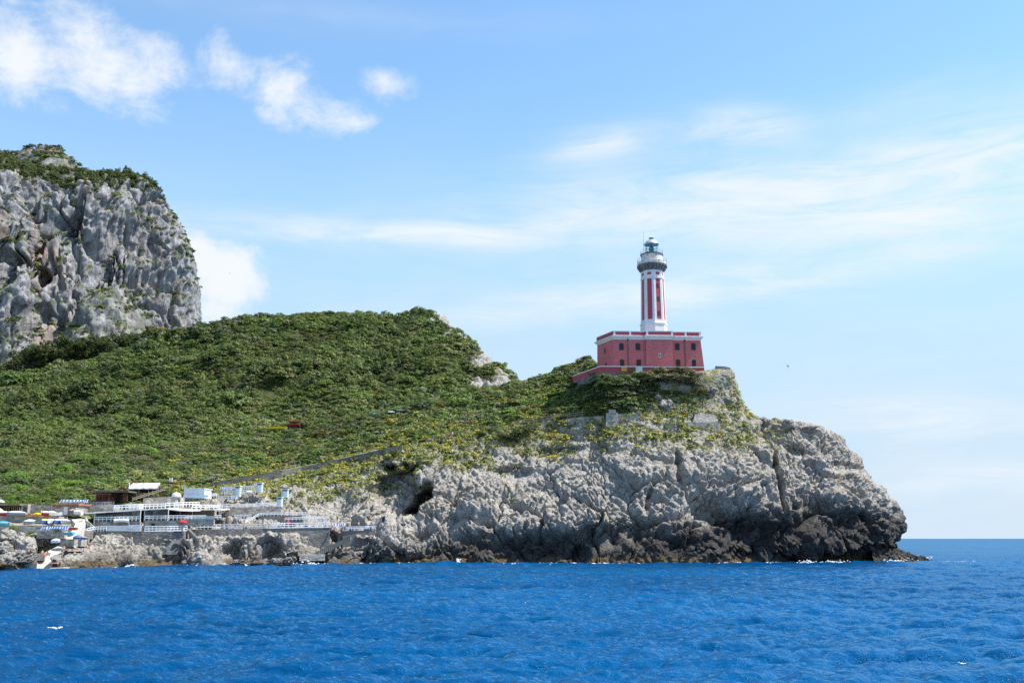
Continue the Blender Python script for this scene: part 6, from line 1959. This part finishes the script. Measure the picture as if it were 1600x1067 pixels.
def person(px, py, Y, pose, rotz, cloth, label, shirt=False, loc=None):
    loc = loc or P(px, py, Y)
    t = thing('person', label, 'person', loc, rotz)
    link('body', BODY[pose], t)
    J, _, _ = body(pose)
    key = (pose, cloth.name, shirt)
    if key not in GARM:
        GARM[key] = garment(J, (14, 0, 18), [.115, .15, .115], cloth) if not shirt else garment(J, (0, 1, 2), [.16, .15, .17], cloth)
    link('shirt' if shirt else 'swimsuit', GARM[key], t)
    h = Vector(J[5]); 
    MB().lathe([(.02, .105), (.06, .095), (.095, .05), (.105, 0), (.09, -.06)], 10, (h.x, h.y + .02, h.z - .02)).build('hair', M['hair'], t, smooth=True)
    return t
person(222, 829.4, 284.5, 'stand', 0, M['white_cloth'], 'person in white shirt standing before the dark recess of the bar', True)
person(707, 684, 352, 'stand', .5, M['white_cloth'], 'walker in white shirt on the path beside the timber fence', True, loc=None)
person(704, 684.5, 352.5, 'stand', -.6, M['red_cloth'], 'walker in red shirt on the path beside the timber fence', True)
person(66, 866, 256, 'sit', .6, M['black'], 'bather sitting at the left end of the left sun deck')
person(73, 867, 256.5, 'sit', -.4, M['blue_cloth'], 'bather in blue sitting beside the dark rock on the left sun deck')
person(70, 868.5, 255.5, 'lie', .2, M['red_cloth'], 'bather in pink lying on the left sun deck')
person(99, 859, 259.5, 'sit', .3, M['black'], 'bather sitting where the right sun deck meets the slipway')
person(103, 860, 259.8, 'lie', -.5, M['red_cloth'], 'bather in red lying beside the slipway')
person(120, 858.6, 263, 'lie', .1, M['black'], 'bather lying in the middle of the right sun deck')
person(137, 857, 266, 'sit', 1.0, M['white_cloth'], 'bather sitting at the right end of the right sun deck')
person(86, 880.5, 252.5, 'lie', .3, M['red_cloth'], 'bather in red lying on the rock beside the slipway foot')
person(51, 877.6, 252.4, 'lie', .1, M['red_cloth'], 'bather in red lying on the narrow bathing ledge')
person(517.5, 822.5, 303.5, 'stand', .3, M['white_cloth'], 'bather in white standing at the right end of the deck railing', False)
person(519, 828.5, 302.5, 'sit', .2, M['red_cloth'], 'bather in red sitting on the rocks below the deck railing end')
person(452, 810, 302, 'stand', .4, M['yellow_cloth'], 'bather in yellow standing on the deck behind the right red parasol')
person(560, 826, 308.6, 'stand', 0, M['white_cloth'], 'person in white shirt at the railing of the grey concrete deck', True)
person(382, 824.5, 293.6, 'sit', .4, M['red_cloth'], 'bather in red sitting behind the long white railing')

P = P0
# ------------------------------------------------------------------ path, walls, poles, cars, bunkers, birds
def ground_wall(pxpy, h, thick, name, m, label, cat, off=0.0):
    """wall following the ground under a line of pixels; h metres high"""
    A = [hit(px, py) for px, py in pxpy]; A = [a for a in A if a is not None]
    mb = MB()
    for a, b in zip(A[:-1], A[1:]):
        n = 4
        for k in range(n):
            p, q = a.lerp(b, k / n), a.lerp(b, (k + 1) / n)
            z = Vector((0, 0, 1))
            f0, f1 = p - z * 1.2, q - z * 1.2; t0, t1 = p + z * h, q + z * h
            y = Vector((0, thick, 0))
            mb.poly([f0, f1, t1, t0]); mb.poly([t0, t1, t1 + y, t0 + y]); mb.poly([t0 + y, t1 + y, f1 + y, f0 + y])
            if k == 0: mb.poly([f0, t0, t0 + y, f0 + y])
            if k == n - 1: mb.poly([f1, f1 + y, t1 + y, t1])
    return mb.build_world(name, m, label, cat)
def line_on(px0, py0, px1, py1, n): return [(px0 + (px1 - px0) * k / n, py0 + (py1 - py0) * k / n) for k in range(n + 1)]
ground_wall([(328,763.5),(345,760.5),(380,754),(410,749),(440,744),(470,738.5),(500,732),(530,726),(560,719),(585,713.5),(604,709),(628,704)], 1.5, .6, 'path_wall', DS, 'long dark stone wall along the path above the rocks', 'wall')
ground_wall([(835,667),(855,663),(880,659.5),(905,656.5),(930,655),(944,655)], .75, .6, 'path_wall', GS, 'pale stone path wall below the timber fence near the bunker', 'wall')
# timber fence beside the path
def post_fence(pts, h, label, rails=2, gap=9.0, m=None):
    mb = MB(); prev = None
    for (x0, y0), (x1, y1) in zip(pts[:-1], pts[1:]):
        n = max(1, int(abs(x1 - x0) / gap))
        for k in range(n):
            q = hit(x0 + (x1 - x0) * k / n, y0 + (y1 - y0) * k / n)
            if q is None: continue
            mb.box(q + Vector((0, 0, h / 2 - .15)), (.19, .19, h + .3))
            if prev is not None and (q - prev).length < 4:
                for r in range(rails): mb.bar(prev + Vector((0, -.08, h * (.92 - .42 * r))), q + Vector((0, -.08, h * (.92 - .42 * r))), .1, .15)
            prev = q
    return mb.build_world('timber_fence', m or M['old_wood'], label, 'fence')
post_fence([(666,692),(690,688),(715,684)], 1.3, 'brown timber fence left of the walkers', 2, 7)
post_fence([(720,681),(760,674),(790,669.5)], 1.1, 'brown timber fence between the walkers and the large dark bush', 2, 8)
post_fence([(800,667),(840,661),(880,655.5),(910,652),(944,650)], 1.5, 'brown timber fence climbing to the square bunker', 2, 8)
post_fence([(400,738),(440,731),(480,723.5),(520,716),(560,708),(600,700),(640,694)], 1.1, 'thin brown post and rail fence above the dark path wall', 1, 16)
# bunkers and low ruin walls
def frustum(px, py, Y, w0, w1, d0, d1, h, name, m, par, base=0.0):
    c = P(px, py, Y); h = h - base
    a = [(c.x - w0 / 2, c.y), (c.x + w0 / 2, c.y), (c.x + w0 / 2, c.y + d0), (c.x - w0 / 2, c.y + d0)]
    e = (d0 - d1) / 2
    b = [(c.x - w1 / 2, c.y + e), (c.x + w1 / 2, c.y + e), (c.x + w1 / 2, c.y + d0 - e), (c.x - w1 / 2, c.y + d0 - e)]
    return MB().prism(a, c.z + base, c.z + base + h, top_poly=b).build(name, m, par, par.location)
def yat(px, py):
    q = hit(px, py); return q.y / KY if q else 345
Yb = yat(957, 659) - .6; s = mpp(Yb)
t = thing('bunker', 'square grey stone bunker with low ruined wall beside the upper end of the timber fence', 'bunker', P(957, 659, Yb))
frustum(957, 659, Yb, 21 * s, 17 * s, 4.5, 3.6, 14.5 * s, 'body', M['grey_stone'], t, -1.2)
frustum(957, 645, Yb + .3, 12 * s, 10 * s, 2.4, 2.0, 5.5 * s, 'top_block', M['grey_concrete'], t, -.2)
frustum(982, 656, Yb + .8, 34 * s, 33 * s, .8, .7, 9.5 * s, 'ruined_wall', M['grey_stone'], t, -1.0)
frustum(1000, 652, Yb + 3, 9 * s, 5 * s, 1.6, 1.2, 9 * s, 'broken_pier', M['concrete'], t, -.8)
Yb = yat(1100, 667) - .8; s = mpp(Yb)
t = thing('bunker', 'broad pale concrete bunker on a dark stone footing below the cliff top', 'bunker', P(1100, 667, Yb))
frustum(1099, 668, Yb, 50 * s, 47 * s, 6.0, 5.4, 9 * s, 'footing', M['grey_stone'], t, -1.2)
frustum(1102, 659, Yb + .5, 39 * s, 29 * s, 4.6, 2.8, 13 * s, 'body', M['grey_stone'], t, -.1)
Yb = yat(1047, 668) - .4; s = mpp(Yb)
t = thing('bunker', 'small dark stone block on the rocks between the two bunkers', 'bunker', P(1047, 669, Yb))
frustum(1047, 669, Yb, 17 * s, 13 * s, 1.6, 1.2, 8 * s, 'body', M['grey_concrete'], t, -.6)
ground_wall([(1101,577),(1118,576.5),(1132,577),(1141,579)], .8, .5, 'stone_wall', GS, 'low dry stone wall on the cliff top right of the lighthouse', 'wall')
q = hit(1085, 580)
if q:
    Yr = 358.5
    rail([(1062, 577, Yr), (1099, 575, Yr + .8)], 4.5, 4, 'white pipe railing before the right end of the terrace wall', rails=1, w=.07, rw=.09)
# bare rocks breaking through the bushes below the lighthouse
for k, (px, py, w_, h_, lab) in enumerate(((1041,634,20,17,'large pale rock between the bushes and the bright green cushions'), (1028,623,16,10,'pale rock under the green bushes'), (1010,634,16,9,'pale broken rock left of the large rock'), (988,640,18,8,'pale rock above the ruined bunker wall'), (1110,610,20,9,'pale rock ledge right of the bushes'), (1192,657,14,8,'block at the notch of the skyline'), (1232,664,26,13,'large split skyline block above the point'), (1262,672,26,10,'long skyline block with red scrawl'), (1200,660,12,9,'upright skyline rock left of the split block'))):
    Yq = yat(px, py + h_ * .3) + (1.0 if px < 1180 else .5)
    c = P(px, py, Yq); s = mpp(Yq)
    o = link('boulder', BL[k % 7], None, c); o.scale = (w_ * s * .56, w_ * s * .45, h_ * s * .62); o.rotation_euler = (random.uniform(-.2, .2), random.uniform(-.2, .2), k * 1.3)
    tag(o, lab, 'rock')
# road on the hillside: poles, kiosk, cars
def pole(px, py_top, py_foot, label, Y=None, m=None, lamp=True):
    q = hit(px, py_foot); Y = (q.y / KY if q else 430)
    a = P(px, py_foot, Y); b = P(px, py_top, Y)
    t = thing('lamp_post', label, 'lamp post', a)
    MB().tube((0, 0, -1.5), (0, 0, b.z - a.z), .11, .07, 8).build('pole', m or M['concrete'], t)
    MB().bar((0, 0, b.z - a.z), (.7, -.1, b.z - a.z + .12), .07, .07).box((.95, -.12, b.z - a.z + .12), (.6, .24, .14)).build('lamp', M['steel'], t)
    return t
pole(413.5, 651.5, 672, 'slim lamp post left of the yellow roadside structure')
pole(470.5, 644, 667, 'white lamp post behind the red kiosk')
pole(598.5, 631.5, 648, 'lamp post beside the parked cars')
pole(677.5, 613.5, 632, 'lamp post at the upper bend of the road')
pole(451.5, 642, 655, 'short lamp post above the red kiosk roof')
Yk = yat(433, 672) - 6
t = thing('bus_shelter', 'long yellow roadside structure left of the red kiosk', 'shelter', P(433, 672, Yk))
bx(419, 448, 666.4, 669.4, Yk, 2.2, 'roof', M['yellow_cloth'], t); bx(420, 447, 669.5, 674, Yk + 1.5, .2, 'back_panel', M['yellow_cloth'], t)
for px in (420.5, 433, 446.5): bx(px - .5, px + .5, 669, 675, Yk + .2, .2, 'post', M['old_wood'], t)
Yk = yat(457, 670) - 5
t = thing('kiosk', 'small kiosk with red canopy beside the road', 'kiosk', P(457, 670, Yk))
bx(448.5, 467, 661.6, 663.8, Yk, 2.2, 'canopy', M['red_cloth'], t); bx(450, 465, 663.8, 671, Yk + 1, 1.5, 'wall', M['shutter'], t)
bx(450, 478, 656.6, 658.4, Yk + 4, 3, 'upper_roof', M['terracotta'], t)
mb = MB(); mb.bar(P(467, 658.6, Yk + 2), P(477, 665.6, Yk + 2), .9, .25); mb.build('ramp_sheet', M['glass_dark'], t, t.location)
def car(px, py, m, label, rot=0.0, L_=3.7):
    q = hit(px, py)
    if q is None: return
    t = thing('parked_car', label, 'car', q + Vector((0, -.6, .25)), rot, 'cars parked along the hillside road')
    t.scale = (.55, .55, .55)
    secs = []
    prof = [(-.5, .30, .62), (-.44, .28, .86), (-.2, .27, .95), (.1, .27, .95), (.32, .27, .90), (.46, .28, .78), (.5, .32, .60)]
    for u, lo, hi in prof:
        secs.append([(u * L_, -.78, lo), (u * L_, -.80, (lo + hi) / 2), (u * L_, -.72, hi), (u * L_, .72, hi), (u * L_, .80, (lo + hi) / 2), (u * L_, .78, lo)])
    mb = MB().grid(secs); mb.poly(secs[0]); mb.poly(secs[-1][::-1]); mb.build('body', m, t, smooth=True)
    cb = [[(u * L_, -y, z0), (u * L_, -y * .82, z1), (u * L_, y * .82, z1), (u * L_, y, z0)] for u, y, z0, z1 in ((-.46, .70, .86, .90), (-.36, .70, .92, 1.36), (.05, .70, .94, 1.42), (.28, .68, .90, .93))]
    MB().grid(cb).build('window', M['glass_dark'], t)
    MB().box((-.14 * L_, 0, 1.42), (.36 * L_, 1.1, .05)).build('roof', m, t)
    for sx in (-.31, .31):
        for sy in (-.74, .74): MB().tube((sx * L_, sy - .1, .31), (sx * L_, sy + .1, .31), .31, n=14).build('wheel', M['rubber'], t)
    return t
car(587, 649.5, M['car_blue'], 'blue-grey car parked left of the lamp post', .2)
car(611.5, 647, M['car_white'], 'white car parked right of the lamp post', .15)
car(625.5, 644, M['car_blue'], 'blue-grey car parked beyond the white car', .1)
# footpath scars and steps on the hill
def strip(pts, w, name, m):
    A = [hit(*p) for p in pts]; A = [a for a in A if a is not None]
    rows_ = []
    for k, a in enumerate(A):
        d = (A[min(k + 1, len(A) - 1)] - A[max(k - 1, 0)]); d.z = 0; d.normalize(); n = Vector((-d.y, d.x, 0))
        rows_.append([a - n * w / 2 + Vector((0, 0, .25)), a + Vector((0, 0, .55)), a + n * w / 2 + Vector((0, 0, .6))])
    mb = MB().grid(rows_)
    return mb.build_world(name, m, None, None, None, 'structure')
strip(line_on(600, 620.5, 617, 609, 4) + line_on(622, 606, 640, 599, 3), 2.2, 'dirt_path', M['dirt'])
strip([(356,741),(364,734),(371,727),(378,719),(384,712)], 1.0, 'stone_path', M['grey_concrete'])
strip([(345,755),(400,746),(450,736),(500,726),(550,715),(598,703)], 1.5, 'footpath', M['dirt'])
strip(line_on(884, 602, 803, 641, 8), 1.0, 'footpath', M['dirt'])
strip(line_on(830, 608, 716, 667, 10), .9, 'footpath', M['dirt'])
# gulls
def gull(px, py, Y, r, roll, label):
    t = thing('gull', label, 'bird', P(px, py, Y), r); t.rotation_euler = (0, roll, r)
    J = [(0,0,0),(0,-.16,.01),(0,-.26,.04),(0,-.34,.03),(0,.16,.0),(0,.28,.0),(.22,-.02,.06),(.48,.05,.05),(.66,.12,.0),(-.22,-.02,.06),(-.48,.05,.05),(-.66,.12,.0)]
    B_ = [(0,1),(1,2),(2,3),(0,4),(4,5),(0,6),(6,7),(7,8),(0,9),(9,10),(10,11)]
    link('body', skin_mesh('gull_body', J, B_, [.075,.06,.045,.012,.05,.03,.035,.025,.01,.035,.025,.01], [M['steel']]), t)
gull(1231, 572, 260, .8, .9, 'grey gull gliding in the open sky right of the lighthouse')
gull(359, 427, 420, -.5, .4, 'tiny gull before the white cloud beside the mountain wall')

# ------------------------------------------------------------------ foam
zc = HV[..., 2]
pts_ = []
for i in range(0, HV.shape[0]):
    col_ = zc[i]; k = np.argmax(col_ > .08)
    if k > 0: pts_.append(HV[i, k])
pts_ = np.array(pts_)
rg = np.random.default_rng(9)
mb = MB()
def flake(x, y, z, s, sx=1.8, lump=.2):
    n = 9
    rim = [(x + sx * s * (.6 + .7 * rg.random()) * math.cos(2 * math.pi * k / n), y + s * (.6 + .7 * rg.random()) * math.sin(2 * math.pi * k / n), z - .02) for k in range(n)]
    top = (x + rg.normal() * s * .3, y + rg.normal() * s * .3, z + s * lump * (1 + rg.random()))
    for k in range(n): mb.poly([rim[k], rim[(k + 1) % n], top])
fo = fbm(pts_ / 5.0, 3, 300)
for q, f in zip(pts_, fo):
    if q[1] > 275 or q[0] < -95: continue
    east_ = 1.0 if 32 < q[0] < 98 else .55
    for r in range(2):
        if rg.random() < np.clip((f + .10) * 1.4, .05, .7) * east_:
            flake(q[0] + rg.normal() * .35, q[1] - abs(rg.normal()) * .55 - .1, .06 + rg.random() * .1, rg.uniform(.05, .20), 2.6, .4)
# breakers at the ledge and where the swell meets the rocks
for px, py, n, wd_, hh in ((1418,876.5,110,14,.9), (1444,876,60,9,1.1), (1392,877,60,14,.6), (1300,878.5,46,22,.5), (1260,879,46,14,.6), (1500,877.5,70,26,.15), (716,880,26,5,1.0), (800,881.5,20,40,.3), (376,883.5,44,18,.6), (484,882.5,50,22,.7), (500,880,40,10,.7), (205,886,14,8,.7), (1180,880,26,20,.3)):
    for k in range(n):
        q = W(px + rg.normal() * wd_ * .55, py + abs(rg.normal()) * .35)
        h_ = abs(rg.normal()) * hh * .45
        flake(q.x, q.y - .3 - rg.random() * .6, .03 + h_, rg.uniform(.05, .19), 1.8, .7)
mb.build_world('sea_foam', M['foam'], 'white foam and small breakers along the foot of the rocks', None, None, 'stuff', True)
mb = MB()
for px, py, n, wd_ in ((88,988.5,26,9), (112,907.5,14,5), (663,898,20,9), (700,897.5,14,8), (532,953,5,2), (912,927,5,3), (1348,908,8,4), (1370,904,6,3), (1560,920,10,10), (820,944,6,5), (1040,955,5,3), (1500,1034,6,6), (1385,935,5,4)):
    for k in range(n):
        q = W(px + rg.normal() * wd_ * .6, py + rg.normal() * .5)
        s_f = q.y / 200
        z_ = float(sample(T1, np.array([q.x]), np.array([q.y]))[0] * (1 - sstep(200, 420, q.y)) + sample(T2, np.array([q.x]), np.array([q.y]))[0] * (1 - sstep(60, 200, q.y)) + sample(T3, np.array([q.x]), np.array([q.y]))[0])
        flake(q.x, q.y, z_ + .03, rg.uniform(.02, .07) * (.4 + s_f), 2.4, .25)
mb.build_world('whitecaps', M['foam'], 'small white wave crests scattered on the blue sea', None, None, 'stuff', True)
# ------------------------------------------------------------------ light and sky
SUN_EL = R(58); SUN_H = Vector((.97, .03)).normalized()
sd = Vector((SUN_H.x * math.cos(SUN_EL), SUN_H.y * math.cos(SUN_EL), math.sin(SUN_EL)))
sl = bpy.data.lights.new('sun', 'SUN'); sl.energy = 4.4; sl.angle = R(.53); sl.color = (1.0, .955, .89)
so_ = bpy.data.objects.new('sun', sl); COL.objects.link(so_)
so_.rotation_euler = (-sd).to_track_quat('-Z', 'Y').to_euler(); so_.location = sd * 400

w = bpy.data.worlds.new('World'); SC.world = w; w.use_nodes = True
wt = NT(w.node_tree); wt.n.clear()
wo = wt.n.new('ShaderNodeOutputWorld')
sky = wt.n.new('ShaderNodeTexSky'); sky.sky_type = 'NISHITA'; sky.sun_disc = False
sky.sun_elevation = SUN_EL; sky.sun_rotation = math.atan2(sd.x, sd.y)
sky.air_density = 1.0; sky.dust_density = .15; sky.ozone_density = 2.5; sky.altitude = 5
dirv = wt.n.new('ShaderNodeTexCoord').outputs['Generated']
nrm_ = wt.vmath('NORMALIZE', dirv)
sx_, sy_, sz_ = wt.sep(nrm_)
az = wt.math('ARCTAN2', sx_, sy_); el = wt.math('ARCSINE', sz_)
cmb = wt.n.new('ShaderNodeCombineXYZ'); wt.set(cmb.inputs[0], az); wt.set(cmb.inputs[1], el)
ae = cmb.outputs[0]
def azel(px, py):
    d = ray(px, py).normalized(); return math.atan2(d.x, d.y), math.asin(d.z)
def puff(px, py, rx, ry, tilt, amp):
    a, e = azel(px, py)
    k = 1 / F
    t = R(tilt); ct, st = math.cos(t), math.sin(t)
    u = wt.math('SUBTRACT', az, a); v = wt.math('SUBTRACT', el, e)
    p = wt.math('ADD', wt.math('MULTIPLY', u, ct / (rx * k)), wt.math('MULTIPLY', v, st / (rx * k)))
    q = wt.math('SUBTRACT', wt.math('MULTIPLY', v, ct / (ry * k)), wt.math('MULTIPLY', u, st / (ry * k)))
    r2 = wt.math('ADD', wt.math('MULTIPLY', p, p), wt.math('MULTIPLY', q, q))
    g = wt.math('EXPONENT', wt.math('MULTIPLY', r2, -1.0))
    return wt.math('MULTIPLY', g, amp)
def allmax(xs):
    o = xs[0]
    for x in xs[1:]: o = wt.math('MAXIMUM', o, x)
    return o
def allsum(xs):
    o = xs[0]
    for x in xs[1:]: o = wt.math('ADD', o, x)
    return o
cum = allmax([puff(30, 88, 125, 62, 0, 1.15), puff(150, 95, 130, 66, -8, 1.2), puff(215, 78, 68, 36, 0, .8), puff(90, 45, 90, 18, 0, .55), puff(40, 5, 100, 14, 0, .6),
              puff(372, 108, 66, 44, -20, .92), puff(455, 145, 88, 50, -20, 1.08), puff(535, 185, 70, 34, -16, .85), puff(606, 133, 48, 30, -12, .85),
              puff(350, 432, 66, 56, 10, 1.7), puff(310, 400, 70, 36, 0, 1.3), puff(330, 482, 60, 30, 0, 1.2), puff(590, 495, 60, 10, 0, .62), puff(1560, 760, 90, 26, 0, .40)])
cn = wt.noise(wt.scalevec(ae, (1, 1.25, 1)), 17.0, 12, .66, .25)
cn2 = wt.noise(wt.scalevec(ae, (1, 1.1, 1)), 9.0, 3, .5, .2)
cumd = wt.ramp(wt.math('ADD', cum, wt.math('MULTIPLY', wt.math('SUBTRACT', cn, .5), 2.4)), .16, 1.34)
cumd = wt.math('MULTIPLY', cumd, wt.ramp(cum, .06, .45))
cir = allsum([puff(1150, 315, 340, 62, 2, .98), puff(1450, 275, 280, 60, 12, .95), puff(1155, 198, 80, 28, -4, 1.25), puff(940, 225, 90, 24, 6, 1.0),
              puff(1200, 440, 330, 28, 5, .7), puff(850, 475, 260, 28, 4, .5), puff(540, 362, 260, 20, 0, .85), puff(690, 370, 130, 12, -3, .5),
              puff(1380, 165, 140, 26, 6, .28), puff(400, 10, 500, 26, 0, .22), puff(1420, 655, 160, 28, -4, .8), puff(1540, 750, 120, 22, 0, .75), puff(900, 330, 250, 45, 4, .35), puff(1550, 330, 200, 50, 0, .45)])
tilt = wt.n.new('ShaderNodeMapping'); tilt.inputs['Rotation'].default_value = (0, 0, R(-6)); tilt.inputs['Scale'].default_value = (.28, 1.6, 1)
wt.set(tilt.inputs['Vector'], ae)
sn = wt.noise(tilt.outputs[0], 24.0, 8, .62, .9)
sn2 = wt.noise(wt.scalevec(ae, (.55, 1, 1)), 16.0, 6, .6, .5)
streak_ = wt.math('ADD', wt.math('MULTIPLY', sn, .6), wt.math('MULTIPLY', sn2, .4))
# a thin veil lies everywhere in the lower sky; the named streaks thicken it
veil = wt.math('MULTIPLY', wt.ramp(el, .0, .55, .30, .0), wt.ramp(streak_, .30, .75, .35, 1.0))
cird = wt.math('MULTIPLY', wt.math('MINIMUM', cir, 1.0), wt.ramp(streak_, .26, .66, .12, 1.0))
cird = wt.math('ADD', wt.math('MULTIPLY', cird, .78), veil, clamp=True)
dens = wt.math('MAXIMUM', wt.math('MULTIPLY', cumd, .97), cird, clamp=True)
CLOUD = (4.1, 4.25, 4.4)
cl = wt.mix(wt.math('MULTIPLY', cumd, wt.ramp(cn2, .35, .65, .0, .12)), CLOUD, (3.3, 3.7, 4.2))
low = wt.ramp(el, -.02, .34, .40, 1.0)
skyc = wt.mix(1.0, sky.outputs[0], (.96, 1.14, 1.14), 'MULTIPLY')
lowc = wt.n.new('ShaderNodeCombineXYZ')
for i_ in range(3): wt.set(lowc.inputs[i_], low)
skyc = wt.mix(1.0, skyc, lowc.outputs[0], 'MULTIPLY')
skyc = wt.mix(wt.ramp(el, .0, .44, .92, .04), skyc, (2.62, 3.42, 4.28))
fin = wt.mix(dens, skyc, cl)
bg = wt.n.new('ShaderNodeBackground'); wt.set(bg.inputs['Color'], fin); bg.inputs['Strength'].default_value = .124
wt.l.new(bg.outputs[0], wo.inputs['Surface'])

vs = SC.view_settings
vs.view_transform = 'Standard'; vs.look = 'None'; vs.gamma = 1; vs.use_curve_mapping = False
vs.exposure = 0.88
SC.display_settings.display_device = 'sRGB'
SC.cycles.max_bounces = 6; SC.cycles.diffuse_bounces = 3; SC.cycles.glossy_bounces = 3; SC.cycles.transmission_bounces = 3; SC.cycles.transparent_max_bounces = 4
SC.cycles.use_denoising = False
SC.cycles.sample_clamp_indirect = 4.0; SC.cycles.sample_clamp_direct = 2.5
